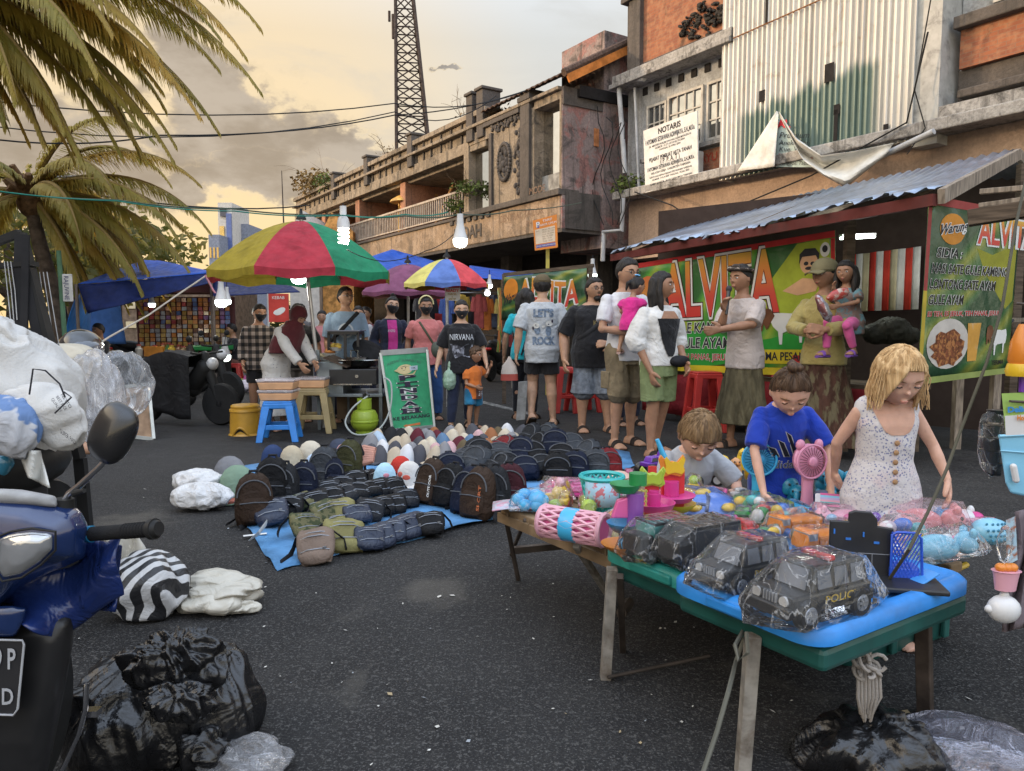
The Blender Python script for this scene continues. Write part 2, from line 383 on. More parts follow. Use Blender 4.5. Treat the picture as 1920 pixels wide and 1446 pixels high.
def brickmat(name,c1,c2,mort,ang=0.,scale=9.):
 m,t,b,o=newmat(name);tcn=t.n('ShaderNodeTexCoord').outputs['UV']
 br=t.n('ShaderNodeTexBrick');t.set(br.inputs['Vector'],tcn);br.inputs['Scale'].default_value=1.0
 br.inputs['Brick Width'].default_value=.23;br.inputs['Row Height'].default_value=.06;br.inputs['Mortar Size'].default_value=.004
 br.inputs['Color1'].default_value=(*c1,1);br.inputs['Color2'].default_value=(*c2,1);br.inputs['Mortar'].default_value=(*mort,1)
 ob=t.n('ShaderNodeTexCoord').outputs['Object'];n=t.noise(ob,2.5,6,.7,.5)
 c=t.mix(t.mapr(n,.5,.68,0,.75),br.outputs['Color'],(.05,.035,.025));c=t.mix(t.mapr(t.noise(ob,9,4,.6),.4,.7,0,.4),c,(.42,.24,.13))
 t.set(b.inputs['Base Color'],c);b.inputs['Roughness'].default_value=.9;bumpn(t,b,br.outputs['Fac'],-.4,.01);return m
OLDW=wallmat('weathered_plaster',(.27,.215,.155),amt=.82,streak=.95,patchc=(.38,.31,.235))
OLDS=wallmat('stained_side_plaster',(.29,.22,.205),amt=.75,streak=.85,patchc=(.34,.15,.13),pamt=.85)
OLDD=wallmat('blackened_concrete',(.10,.085,.075),amt=.7,streak=.7)
BAND=wallmat('ochre_band_plaster',(.32,.225,.145),amt=.5,streak=.7,patchc=(.50,.38,.28))
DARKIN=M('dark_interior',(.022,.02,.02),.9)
GLASSM=None
def glassmat(name='window_glass',tint=(.05,.055,.06),rough=.03):
 return M(name,tint,rough,var=.1,spec=1.0,coat=1.0,metal=.55 if name=='mirror_film_glass' else 0.)
GL=glassmat();GLM=M('mirror_film_glass',(.62,.62,.6),.04,metal=1.0,var=.05)
GREYP=M('grey_board',(.28,.28,.27),.8,var=.3,dirt=.5)
def fbox(mb,u0,u1,h0,h1,o0,o1):
 p=[A(u0,h0,o0),A(u1,h0,o0),A(u1,h0,o1),A(u0,h0,o1)];q=[A(u0,h1,o0),A(u1,h1,o0),A(u1,h1,o1),A(u0,h1,o1)]
 return mb.hexa(p+q)
class FB(MB):
 def fb(s,*a): return fbox(s,*a)
sh=thing('shophouse','weathered two storey shophouse with blackened parapet and balcony behind the umbrellas','building',A(0,0,-3))
L=20.
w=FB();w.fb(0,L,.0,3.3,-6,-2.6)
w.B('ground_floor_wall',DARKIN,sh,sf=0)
w=FB();w.fb(0,L,3.38,4.12,-6,0);w.B('sign_band',BAND,sh,sf=0,bevel=.02)
w=FB();w.fb(-.06,4.4,4.12,4.26,-.5,.09);w.fb(4.4,L,4.12,4.2,-.5,.05)
for i in rng(7): w.fb(3.0+i*.33,3.18+i*.33,4.0,4.12,0.002,.05)
w.B('ledge',OLDD,sh,sf=0,bevel=.015)
w=FB()
w.fb(1.06,1.16,4.26,6.3,-.5,-.02);w.fb(1.56,2.98,4.26,6.3,-.5,-.02);w.fb(4.14,4.4,4.26,6.3,-.5,0)
w.fb(2.98,4.14,6.02,6.3,-.5,-.02);w.fb(-.02,1.06,6.24,6.5,-.5,-.02);w.fb(-.02,.06,4.26,6.24,-.5,-.02)
w.B('upper_wall',OLDW,sh,sf=0)
w=FB();w.fb(1.16,1.56,4.26,6.75,-.5,.06);w.fb(1.1,1.62,6.5,6.62,-.5,.1);w.fb(2.9,3.04,4.26,6.1,-.48,.04)
w.fb(1.62,3.3,6.3,6.42,-.3,.06);w.B('pilaster',OLDD,sh,sf=0,bevel=.015)
def window(root,u0,u1,h0,h1,out,mat,frame=None,fm=None,split=0):
 b=FB();b.fb(u0,u1,h0,h1,out-.02,out);pane=b.B('window',mat,root,sf=0)
 if frame:
  f=FB();t=frame
  f.fb(u0-t,u1+t,h1,h1+t,out-.05,out+.03);f.fb(u0-t,u1+t,h0-t,h0,out-.05,out+.03);f.fb(u0-t,u0,h0,h1,out-.05,out+.03);f.fb(u1,u1+t,h0,h1,out-.05,out+.03)
  for k in rng(1,split): uu=u0+(u1-u0)*k/split;f.fb(uu-t*.4,uu+t*.4,h0,h1,out-.04,out+.02)
  f.B('window_frame',fm,pane,sf=0)
 return pane
window(sh,.06,1.06,4.72,6.24,-.30,GLM)
b=FB();b.fb(.06,1.06,4.26,4.72,-.32,-.26);b.B('grey_panel',GREYP,sh,sf=0)
window(sh,3.04,4.14,4.26,6.02,-.22,GLM)
mcx,mch=UH(946,304)
b=MB();rr=RND(5)
def relief(b,u,h,ru,rh,n,d=.06):
 for i in rng(n):
  a=rr.uniform(0,6.28);r=math.sqrt(rr.random());k=rr.uniform(.05,.11)
  b.ell(A(u+ru*r*cos(a),h+rh*r*sin(a),.0),(k*.7,k*.5,k),nu=7,nv=5)
relief(b,mcx,mch,.2,.34,34)
for i in rng(30):
 a=2*pi*i/30;b.ell(A(mcx+.27*cos(a),mch+.44*sin(a),.02),(.05,.05,.06),nu=7,nv=5)
b.B('medallion',OLDD,sh)
b=MB()
for i in rng(60): b.ell(A(rr.uniform(1.65,2.95),rr.uniform(6.08,6.28),0),(.04,.04,rr.uniform(.03,.07)),nu=6,nv=4)
for i in rng(40): b.ell(A(1.6+abs(rr.gauss(0,.12)),rr.uniform(4.4,5.9),0.0),(.05,.03,.07),nu=6,nv=4)
b.B('carved_frieze',OLDD,sh)
w=FB();w.fb(0,L,6.42,6.5,-.6,.08);w.fb(3.3,L,5.86,6.16,-1.0,-.04);w.fb(3.3,L,6.16,6.72,-.5,-.10);w.fb(3.25,L,6.72,6.86,-.55,.02);w.fb(4.4,L,5.75,5.86,-2.4,-.3)
w.B('parapet',OLDW,sh,sf=0,bevel=.015)
w=FB()
u=3.5
while u<L-1:
 w.fb(u,u+.06,6.18,6.70,-.11,-.06);u+=.62 if int(u)%3 else .5
w.B('parapet_rib',OLDD,sh,sf=0)
w=FB()
for uu in (3.3,3.85,7.6,11.2,14.6): w.fb(uu,uu+.34,6.1,7.05+(.25 if uu<4 else 0),-.5,.05);w.fb(uu-.04,uu+.38,7.05+(.25 if uu<4 else 0),7.13+(.25 if uu<4 else 0),-.55,.1)
w.B('parapet_post',OLDD,sh,sf=0,bevel=.02)
w=FB();w.fb(4.4,L,4.12,5.8,-2.5,-2.3);w.B('balcony_back_wall',wallmat('pink_plaster',(.33,.22,.20),amt=.4),sh,sf=0)
w=FB()
for uu in (8.6,12.6,16.4): w.fb(uu,uu+.4,4.12,5.8,-2.3,-.2)
w.B('balcony_pier',wallmat('terracotta_plaster',(.42,.20,.12),amt=.3),sh,sf=0)
WH=M('old_white_paint',(.5,.47,.42),.7,dirt=.6)
window(sh,4.9,5.7,4.2,5.15,-2.26,GL,.05,WH,2);window(sh,6.1,8.2,4.2,5.15,-2.26,M('amber_window',(.55,.36,.12),.15,metal=.6),.05,WH,4)
for k in rng(3): window(sh,9.4+k*1.0,10.1+k*1.0,4.3,5.3,-2.26,M('amber_window',(.6,.4,.14),.15),.05,WH,2)
for k in rng(3): window(sh,13.3+k*1.0,14.0+k*1.0,4.3,5.3,-2.26,M('amber_window',(.6,.4,.14),.15),.05,WH,2)
b=FB()
for k in rng(9): b.fb(4.8,8.3,5.25+k*.055,5.28+k*.055,-2.28,-2.22)
b.B('louvre',OLDD,sh,sf=0)
b=FB();b.fb(4.4,L-.5,4.92,4.98,-.2,-.14);b.fb(4.4,L-.5,4.3,4.34,-.19,-.15)
u=4.5
while u<L-.6: b.fb(u,u+.035,4.3,4.92,-.185,-.155);u+=.14
b.B('balcony_railing',M('pale_rail_paint',(.42,.36,.30),.7,dirt=.6),sh,sf=0)
b=MB();b.beam(A(8.0,4.3,-.9),A(7.2,5.6,-1.2),.08,.06);b.beam(A(7.6,4.3,-1.0),A(8.6,5.5,-1.3),.07,.05);b.B('timber_prop',M('amber_timber',(.45,.24,.09),.7),sh,sf=0)
w=FB();w.fb(-.05,0,3.38,6.48,-1.5,-.02);w.B('side_wall',OLDS,sh,sf=0)
w=FB();w.fb(-.12,1.5,3.0,7.9,-2.7,-1.15);w.B('side_pier',OLDS,sh,sf=0)
w=FB();w.fb(-.09,0.02,3.38,4.2,-1.1,-.10);w.fb(-.09,0,6.1,6.48,-1.15,-.02);w.B('side_panel',OLDD,sh,sf=0)
b=FB();b.fb(-.075,-.04,5.3,5.7,-1.05,-.92);b.B('bare_brick_patch',M('bare_brick',(.42,.17,.07),.9,var=.3),sh,sf=0)
w=FB();w.fb(-.05,L,3.3,3.38,-6,-.02);w.B('soffit',OLDD,sh,sf=0)
w=FB();
for uu in (1.2,5.4,9.8,14.): w.fb(uu,uu+.45,0,3.3,-2.6,-2.1)
w.B('pillar',OLDD,sh,sf=0)
TILE=M('dark_roof_tile',(.10,.065,.05),.85,var=.4,vs=20,dirt=.5)
b=MB()
def roofpt(u,t,lift=0): return A(u,6.62+t*1.75+lift,.12-t*3.2)
nu_,nt_=16,11
for i in rng(nu_):
 for j in rng(nt_):
  u0=-.25+i*.22;t0=j/nt_;t1=(j+1.12)/nt_
  b.add([roofpt(u0,t0,.05),roofpt(u0+.11,t0,.09),roofpt(u0+.22,t0,.05),roofpt(u0+.22,t1,0.0),roofpt(u0+.11,t1,.05),roofpt(u0,t1,0.0)],[(0,1,4,5),(1,2,3,4)])
b.tu([roofpt(-.3+i*.5,1.0,.07) for i in rng(8)],.1,8);b.tu([roofpt(-.28,k/6,.07) for k in rng(7)],.08,8)
b.B('tiled_roof',TILE,sh,sf=0,solid=.02)
b=FB();b.fb(-.18,3,6.3,6.55,-2.9,-.4);b.B('roof_void',DARKIN,sh,sf=0)
b=MB();b.beam(roofpt(-.32,.02,-.06),roofpt(-.32,.98,-.06),.05,.24);b.B('gable_board',M('orange_fascia',(.55,.20,.05),.7,var=.25),sh,sf=0)
b=MB()
def band(u,h,o=.004): return lambda x,y:A(u-x,h+y,o)
b.text('CENTRAL TAILOR',.17,band(1.6,3.86),'CENTER');b.text('PH 81',.14,band(1.1,3.62),'CENTER');
b.B('faded_lettering',M('faded_letter_brown',(.20,.13,.09),.9,var=.4,vs=30),sh,sf=0)
b=MB();b.text('MODE',.16,band(.75,4.33,.11));b.B('small_lettering',M('faded_letter_brown',(.2,.13,.09),.9),sh,sf=0)
b=MB();b.text('INDAH',.34,band(4.2,3.7,.02),bold=.02);b.B('relief_lettering',OLDD,sh,sf=0)
def leafbush(b,c,r,n,s,seed=0,hang=0,flat=1.):
 q=RND(seed);c=V(c)
 for i in rng(n):
  d=V((q.gauss(0,1),q.gauss(0,1),q.gauss(0,1)*flat));d=d.normalized()*(q.random()**.45);p=c+V((d.x*r[0],d.y*r[1],d.z*r[2]))
  a=V((q.gauss(0,1),q.gauss(0,1),q.gauss(0,.6)-hang)).normalized();t=a.cross(V((q.gauss(0,1),q.gauss(0,1),q.gauss(0,1)))).normalized();k=s*q.uniform(.6,1.4)
  b.add([p,p+a*k*.5+t*k*.28,p+a*k,p+a*k*.5-t*k*.28],[(0,1,2,3)])
def twigs(b,c,r,n,seed=0,rad=.012,up=1.):
 q=RND(seed)
 for i in rng(n):
  p=V(c);pts=[p];d=V((q.gauss(0,1),q.gauss(0,1),up+abs(q.gauss(0,.6)))).normalized()
  for k in rng(6): d=(d+V((q.gauss(0,.28),q.gauss(0,.28),q.gauss(-.08,.2)))).normalized();p=p+d*r/6;pts.append(p)
  b.tu(pts,[rad*(1-k/7) for k in rng(7)],5)
  for k in(2,3,4,5):
   e=(d+V((q.gauss(0,.8),q.gauss(0,.8),q.gauss(.2,.4)))).normalized();b.tu([pts[k],pts[k]+e*r*.18,pts[k]+e*r*.3+V((0,0,-.02))],[rad*.5,rad*.4,rad*.2],4)
LEAFD=M('dry_leaf',(.20,.13,.05),.8,var=.5,vs=3);LEAFG=M('weed_leaf',(.10,.13,.035),.7,var=.5,vs=3);TWIG=M('bare_twig',(.16,.11,.07),.9)
def weed(name,label,u,h,out,r,n,dry=True,tw=4,s=.12,seed=1):
 p=A(u,h,out);t=thing(name,label,'plant',p)
 b=MB();leafbush(b,p+ZU*r*.45,(r,r,r*.55),n,s,seed,.2);b.B('foliage',LEAFD if dry else LEAFG,t,sf=0)
 if tw: b=MB();twigs(b,p,r*2.0,tw,seed);b.B('stem',TWIG,t)
weed('wild_shrub','dry brown shrub overgrowing the far end of the old parapet',17.6,6.7,-.3,1.1,900,True,6,.16,1)
weed('wild_shrub','leafy tangle on the parapet beside the far shrub',15.6,6.6,-.2,.7,420,False,4,.13,2)
weed('wild_shrub','thin bare branches above the parapet left of the lattice tower foot',10.8,7.0,-.5,.45,30,True,6,.1,3)
weed('wild_shrub','tall bare arching twigs on the parapet right of the lattice tower',5.4,6.85,-.6,.6,20,True,9,.1,4)
weed('wild_shrub','small weed by the twin parapet posts on the old shophouse',3.0,6.6,-.5,.3,90,True,3,.09,5)
weed('wild_shrub','green creeper hanging on the left jamb of the second mirrored window',4.15,4.7,.1,.42,260,False,3,.11,6)
weed('wild_shrub','yellowing potted plant by the balcony rail corner of the old shophouse',4.9,4.35,-.05,.4,240,False,3,.11,7)
weed('wild_shrub','green weed growing in the gutter corner beside the notary board',-.85,4.15,-1.3,.42,300,False,3,.1,8)
p=A(9.2,4.2,-.5);t=thing('shrine','yellow gilded offering shrine with small umbrella on the old balcony','shrine',p)
GOLD=M('gilded_paint',(.62,.36,.08),.45,var=.3,metal=.2)
b=MB();b.box(p+ZU*.4,(.5,.5,.8));b.B('pedestal',GOLD,t,sf=0,bevel=.02)
b=MB();b.lathe([(.55,0),(.5,.08),(.3,.2),(.06,.3),(.02,.42)],p+ZU*1.05,16);b.B('canopy',GOLD,t)
b=MB()
for k in rng(4): b.cyl(p+V((.2*(1 if k&1 else -1),.2*(1 if k&2 else -1),.8)),p+V((.2*(1 if k&1 else -1),.2*(1 if k&2 else -1),1.1)),.03)
b.B('post',GOLD,t)
RO=-1.5
rb=thing('shop_building','shop building with brick parapet, carved black crest and small paned windows above the notary board','building',A(-2,0,RO-2))
BRK=brickmat('orange_brick',(.30,.105,.05),(.22,.075,.042),(.2,.12,.08))
def uvbox(name,u0,u1,h0,h1,o0,o1,mat,parent,bevel=0):
 b=FB();b.fb(u0,u1,h0,h1,o0,o1);o=b.B(name,mat,parent,sf=0)
 uv=o.data.uv_layers.new(name='uv');wm=wmat(parent)
 for pl in o.data.polygons:
  for li in pl.loop_indices:
   p=wm@o.data.vertices[o.data.loops[li].vertex_index].co;q=p-C0;uv.data[li].uv=(q.dot(S)+q.dot(NO),p.z)
 return o
PALE=wallmat('pale_blue_plaster',(.36,.375,.385),amt=.4,streak=.5,dark=(.10,.09,.08));TAN=wallmat('tan_plaster',(.42,.30,.22),amt=.18,streak=.25,dark=(.12,.09,.07));WSL=wallmat('white_ledge',(.37,.355,.335),amt=.75,streak=.8)
w=FB();w.fb(-3.8,-.5,4.2,6.5,RO-3,RO-.05);w.B('wall',PALE,rb,sf=0)
w=FB();w.fb(-12.5,-.6,2.7,4.02,RO-3,RO-.02);w.B('lower_wall',TAN,rb,sf=0)
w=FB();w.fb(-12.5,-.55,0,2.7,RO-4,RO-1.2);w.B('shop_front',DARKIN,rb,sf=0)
w=FB();w.fb(-12.5,-.55,4.02,4.2,RO-1,RO+.45);w.B('canopy_ledge',WSL,rb,sf=0,bevel=.02)
w=FB();w.fb(-3.8,-.35,6.5,6.6,RO-1,RO+.42);w.fb(-3.8,-.4,6.6,6.78,RO-1,RO+.36);w.B('cornice',WSL,rb,sf=0,bevel=.015)
w=FB()
for k in rng(8): w.fb(-1.0-k*.36,-1.14-k*.36,6.28,6.44,RO-.05,RO-.02)
w.B('vent_hole',DARKIN,rb,sf=0)
uvbox('brick_parapet',-3.8,-1.0,6.78,9.4,RO-1,RO+.05,BRK,rb);
w=FB();w.fb(-1.08,-.72,6.78,8.35,RO-1,RO+.16);w.fb(-1.12,-.5,8.35,8.45,RO-1,RO+.22);w.fb(-.78,-.55,6.78,8.35,RO-1,RO+.05);w.fb(-3.8,-1.1,9.1,9.3,RO-1,RO+.2);w.fb(-3.8,-1.08,6.78,6.92,RO,RO+.12);w.B('corner_post',OLDD,rb,sf=0,bevel=.015)
uo,ho=UH(1322,40,RO)
b=MB()
for i in rng(170):
 x=rr.uniform(-1,1);y=rr.uniform(-1,1)*(1-abs(x)*.75);k=rr.uniform(.05,.10);b.ell(A(uo+x*.62,ho+y*.42,RO+.05+.05*rr.random()),(k*.35,k,k*.45),Q=MR(rr.uniform(0,3),3,'Y')@MR(TH,3,'Z'),nu=6,nv=5)
b.B('carved_crest',M('black_carving',(.03,.027,.024),.7,var=.4),rb)
WF=M('window_frame_cream',(.46,.44,.40),.6,dirt=.4)
def paned(root,u0,u1,h0,h1,out,nc,nr,fm=WF,gm=GL):
 b=FB();b.fb(u0,u1,h0,h1,out-.03,out-.01);p=b.B('window',gm,root,sf=0)
 f=FB();t=.05
 f.fb(u0-t,u1+t,h1,h1+t,out-.05,out+.04);f.fb(u0-t,u1+t,h0-t,h0,out-.05,out+.04);f.fb(u0-t,u0,h0,h1,out-.05,out+.04);f.fb(u1,u1+t,h0,h1,out-.05,out+.04)
 for k in rng(1,nc): x=u0+(u1-u0)*k/nc;f.fb(x-.014,x+.014,h0,h1,out-.012,out+.02)
 for k in rng(1,nr): y=h0+(h1-h0)*k/nr;f.fb(u0,u1,y-.014,y+.014,out-.012,out+.018)
 f.B('window_frame',fm,p,sf=0);return p
GLR=M('sky_glass',(.30,.31,.31),.05,metal=.9,var=.1)
paned(rb,-1.72,-1.22,4.9,5.95,RO-.03,3,3,gm=GL);paned(rb,-2.75,-1.85,4.95,6.0,RO-.03,4,3,gm=GLR);paned(rb,-3.75,-2.95,4.95,6.0,RO-.03,4,3,gm=GLR)
w=FB();w.fb(-3.7,-1.1,4.78,4.86,RO-.05,RO+.12);w.B('sill',WSL,rb,sf=0)
uvbox('brick_panel',-3.5,-2.6,4.25,4.72,RO-.2,RO+.02,BRK,rb)
b=MB();b.text('BAYU',.16,lambda x,y:A(-2.95-x,4.55+y,RO+.03),bold=.02);b.B('lettering',M('red_letter',(.30,.05,.03),.7),rb,sf=0)
PIPE=M('grey_pvc',(.46,.47,.48),.5,dirt=.5,vs=3)
def pipe(label,pts,r):
 b=MB();b.tu(pts,r,10);return tag(b.B('drain_pipe',PIPE),label,'pipe')
def AP(px,py,out): u,h=UH(px,py,out);return A(u,h,out)
pipe('pale grey drain pipe bending down the side of the old shophouse',[AP(1208,148,-1.2),AP(1163,148,-1.2),AP(1160,158,-1.2),AP(1172,325,-1.2)],.055)
pipe('thin conduit pipe running down the corner beside the notary board',[AP(1190,165,-1.35),AP(1198,355,-1.3)],.03)
pipe('grey elbow pipe below the ledge above the corrugated stall roof',[AP(1168,372,-1.0),AP(1166,432,-1.0),AP(1132,435,-1.0),AP(1130,490,-1.0)],.055)
pipe('white plastic pipe poking out under the hanging cloth banner',[A(-6.6,3.75,-1.1),A(-7.7,4.0,-1.0)],.045)
p=A(-2.55,4.4,RO+.2);t=thing('air_conditioner','pale air conditioning unit on the ledge beside the notary board','appliance',p)
b=FB();b.fb(-2.95,-2.35,4.22,4.68,RO+.1,RO+.36);b.B('casing',M('ac_casing',(.42,.42,.40),.5,dirt=.4),t,sf=0,bevel=.02)
b=FB()
for k in rng(7): b.fb(-2.87,-2.5,4.28+k*.05,4.30+k*.05,RO+.36,RO+.375)
b.B('grille',DARKIN,t,sf=0)
def corr():
 m,t,b,o=newmat('white_corrugated_sheet');ob=t.n('ShaderNodeTexCoord').outputs['Object'];uvn=t.n('ShaderNodeTexCoord').outputs['UV']
 sp=t.n('ShaderNodeSeparateXYZ');t.set(sp.inputs[0],uvn)
 edge=t.math('ADD',sp.outputs[1],t.math('MULTIPLY',t.noise(t.mapping(uvn,(14,.6,1)),1.5,5,.7),.16))
 st=t.noise(t.mapping(uvn,(6,.35,1)),1.8,6,.7,.4)
 c=t.mix(t.mapr(st,.45,.7,0,.6),(.52,.51,.48),(.30,.28,.25))
 c=t.mix(t.mapr(t.noise(ob,3,6,.7,.6),.56,.7,0,.5),c,(.34,.22,.13))
 gx=t.math('MULTIPLY',t.mapr(sp.outputs[0],.06,.18,0,1),t.mapr(sp.outputs[0],.88,.80,0,1))
 lim=t.math('ADD',t.math('MULTIPLY',sp.outputs[0],.07),.255)
 gm=t.math('MULTIPLY',t.mapr(t.math('SUBTRACT',lim,edge),-.03,.01,0,1),gx)
 c=t.mix(t.math('MULTIPLY',gm,.85),c,(.055,.12,.10))
 t.set(b.inputs['Base Color'],c);b.inputs['Roughness'].default_value=.45;b.inputs['Metallic'].default_value=.25;bumpn(t,b,t.noise(ob,8,3),.15,.02);return m
U0,U1,HB,HT=-3.62,-7.28,3.98,9.6
b=MB();N=230
prof=[]
for i in rng(N+1):
 x=i/N;ph=(x*34)%1.0;d=.045 if ph<.28 else (.045*(1-(ph-.28)/.1) if ph<.38 else (0 if ph<.9 else .045*((ph-.9)/.1)))
 prof.append((x,d))
b.grid(lambda a,c:A(U0+(U1-U0)*a,HB+(HT-HB)*c,RO+.3+prof[int(round(a*N))][1]),N,1)
ch=b.B('corrugated_hoarding',corr(),None,sf=0,solid=.006)
uv=ch.data.uv_layers.new(name='uv')
for pl in ch.data.polygons:
 for li in pl.loop_indices:
  q=ch.data.vertices[ch.data.loops[li].vertex_index].co-C0;uv.data[li].uv=((q.dot(S)-U0)/(U1-U0),(q.z-HB)/(HT-HB))
tag(ch,'tall white corrugated metal sheet hoarding with faded green lower edge and square holes','hoarding')
b=FB()
def hole(px,py,wu,hh):
 u,h=UH(px,py,RO+.36);b.fb(u-wu/2,u+wu/2,h-hh/2,h+hh/2,RO+.345,RO+.352)
hole(1554,136,.17,.3);hole(1428,180,.13,.2);hole(1568,205,.11,.16);hole(1566,235,.07,.5);hole(1660,240,.08,.12);hole(1437,20,.05,.45)
b.B('cut_hole',DARKIN,ch,sf=0)
b=MB();
def up(px,py,o): u,h=UH(px,py,o);return A(u,h,o)
b.tu([up(1375,72,RO+.36),up(1470,30,RO+.36),up(1560,-10,RO+.36)],.012,5);b.B('rust_seam',M('rust',(.22,.10,.04),.9),ch)
b=FB();b.fb(U1-.35,U1+.02,HB-.1,HT,RO-.3,RO+.28);b.fb(U0-.0,U0+.06,HB,HT,RO-.3,RO+.33);b.B('side_flashing',M('pale_flashing',(.42,.42,.40),.6,dirt=.5),ch,sf=0)
fr=thing('brick_building','building at the right edge with brick bands, grey ledges and a net curtained window','building',A(-10,0,RO-2))
w=FB();w.fb(-14,-7.65,4.2,9.5,RO-3,RO-.25);w.B('wall',PALE,fr,sf=0)
w=FB();w.fb(-14,-7.7,4.2,4.95,RO-1,RO-.1);w.fb(-14,-7.7,5.5,5.68,RO-1,RO+.12);w.fb(-14,-7.8,4.5,4.62,RO-.1,RO+.12);w.B('ledge',OLDD,fr,sf=0,bevel=.02)
uvbox('brick_band',-14,-7.75,4.95,5.5,RO-1,RO-.02,BRK,fr)
w=FB();w.fb(-14,-7.7,4.2,4.36,RO-.1,RO+.4);w.B('white_edge',WSL,fr,sf=0)
b=FB();b.fb(-7.62,-7.40,4.9,9,RO-.3,RO+.0);b.B('gap',DARKIN,fr,sf=0)
CURT=M('net_curtain_glass',(.34,.36,.37),.2,var=.25,vs=5,stretch=(8,8,1))
paned(fr,-9.6,-8.15,5.85,7.6,RO-.2,2,1,gm=CURT);paned(fr,-11.4,-9.9,5.85,7.6,RO-.2,2,1,gm=CURT)
b=MB();b.tu([A(-7.5,7.1,RO+.1),A(-7.7,7.05,RO+.35),A(-7.75,6.8,RO+.35)],.015,6);b.B('bracket',OLDD,fr)
nt=thing('notice_board','large white notary notice board with black lettering leaning on the ledge','sign',AP(1260,350,RO+.25))
NL=RO+.42
n00=AP(1212,362,NL);n10=AP(1311,334,NL);n01=AP(1208,246,NL);n11=AP(1309,208,NL)
def nb(x,y,o=0): return n00*(1-x)*(1-y)+n10*x*(1-y)+n01*(1-x)*y+n11*x*y+NO*o
b=MB();b.prism([(0,0),(1,0),(1,1),(0,1)],lambda x,y,t:nb(x,y,t),.03);b.B('board',M('board_white',(.62,.62,.60),.5,var=.08,dirt=.15),nt,sf=0)
b=MB()
def nline(txt,y,hh,wd,bold=.01): b.text(txt,hh,lambda x,yy:nb(.5+x,y+yy,.034),bold=bold,wid=wd)
nline('NOTARIS',.90,.085,.42,.03);nline('I NYOMAN SETIAWAN ADIWIJAYA, S.H.,M.Kn.',.78,.075,.92,.02);nline('SK. MENTERI HUKUM DAN HAK ASASI MANUSIA RI',.70,.03,.78);nline('NOMOR : C-271.HT.03.02-TH.2004',.655,.028,.55);nline('TANGGAL 20 APRIL 2004',.61,.028,.4)
nline('PEJABAT PEMBUAT AKTA TANAH',.49,.06,.8,.02);nline('( P. P. A. T )',.42,.075,.36,.02);nline('I NYOMAN SETIAWAN ADIWIJAYA, S.H.,M.Kn.',.34,.06,.88,.02);nline('WILAYAH KERJA : KABUPATEN TABANAN',.27,.035,.74);nline('KEPUTUSAN KEPALA BADAN PERTANAHAN NASIONAL',.21,.028,.8);nline('NOMOR : 9-X.A-2005 TANGGAL 14 JULI 2005',.165,.028,.7);nline('ALAMAT KANTOR : JALAN GAJAH MADA TABANAN',.10,.03,.8)
b.B('lettering',M('black_ink',(.03,.03,.035),.6),nt,sf=0)
cb=thing('cloth_banner','torn white cloth banner sagging from the corrugated hoarding','banner',AP(1500,330,RO+.6))
CLOTH=M('white_banner_cloth',(.60,.60,.57),.7,var=.12,folds=.5,fs=5)
def cl(px,py,o=.75): return AP(px,py,RO+o)
def sheet(corners,n=14,amp=.05,seed=1):
 a,b_,c,d=corners;q=MB()
 def fn(u,v):
  p=a*(1-u)*(1-v)+b_*u*(1-v)+c*u*v+d*(1-u)*v
  w_=4*u*(1-u);sag=sin(v*9+u*4+seed)*amp*w_
  return p+NO*sag
 q.grid(fn,n,n);return q
q=sheet([cl(1382,322,.45),cl(1452,312,.6),cl(1460,214,.45),cl(1456,208,.45)],12,.03);q.B('left_flap',CLOTH,cb,solid=.004)
q=MB()
def sw(u,v):
 top=[(1460,208),(1492,258),(1540,292),(1600,284),(1676,268)];bot=[(1464,222),(1505,300),(1545,330),(1585,352),(1660,292)]
 k=u*4;i=min(3,int(k));f=k-i;lerp=lambda P:(P[i][0]*(1-f)+P[i+1][0]*f,P[i][1]*(1-f)+P[i+1][1]*f)
 t_=lerp(top);b_=lerp(bot);x=t_[0]*(1-v)+b_[0]*v;y=t_[1]*(1-v)+b_[1]*v
 return cl(x,y,.55+.16*sin(v*7+u*3)*sin(u*pi))
q.grid(sw,26,12);q.B('right_swag',CLOTH,cb,solid=.004)
q=MB();q.add([cl(1455,214,.40),cl(1455,313,.40),cl(1534,314,.40),cl(1500,282,.40)],[(0,1,2,3)])
q.B('printed_panel',M('printed_banner_teal',(.42,.52,.50),.7,var=.1),cb,sf=0)
q=MB()
def cbt(px,py,k): return lambda x,y:cl(px+x*k,py-y*k,.42)
q.text('Premium',11,cbt(1460,254,1),'LEFT',shear=.3);q.text('Aneka Roti',9,cbt(1460,268,1),'LEFT',shear=.2);q.text('Kue, Wood B',9,cbt(1460,280,1),'LEFT',shear=.2);q.text('Tunggol, Tabanan',7,cbt(1459,306,1),'LEFT',shear=.2)
q.B('lettering',M('black_ink',(.03,.03,.035),.6),cb,sf=0)
q=MB();q.text('AL',14,cbt(1458,233,1),'LEFT',bold=.04);q.text('BAKER MANIS',10,cbt(1460,293,.8),'LEFT',bold=.04);q.B('red_lettering',M('red_ink',(.5,.04,.05),.6),cb,sf=0)
TD=46.
def T3(px,py): return D(px,py,TD)
tw=thing('lattice_tower','tall dark lattice radio tower rising behind the old parapet','tower',(T3(775,300).x,TD,0))
b=MB();STEEL=M('tower_steel',(.06,.045,.04),.7,var=.3)
cx0=T3(773,265);cxt=T3(757,-20);zt=cxt.z+1;
def leg(k,z):
 t=(z-cx0.z)/(cxt.z-cx0.z);hw=1.0*(1-t)+.52*t;cx=cx0.x*(1-t)+cxt.x*t
 a=R(45+90*k+8);return V((cx+hw*1.35*cos(a),TD+hw*1.35*sin(a),z))
zs=[0];
while zs[-1]<zt: zs.append(zs[-1]+1.05)
for k in rng(4):
 b.tu([leg(k,0),leg(k,zs[-1])],.10,5)
b.B('leg',STEEL,tw)
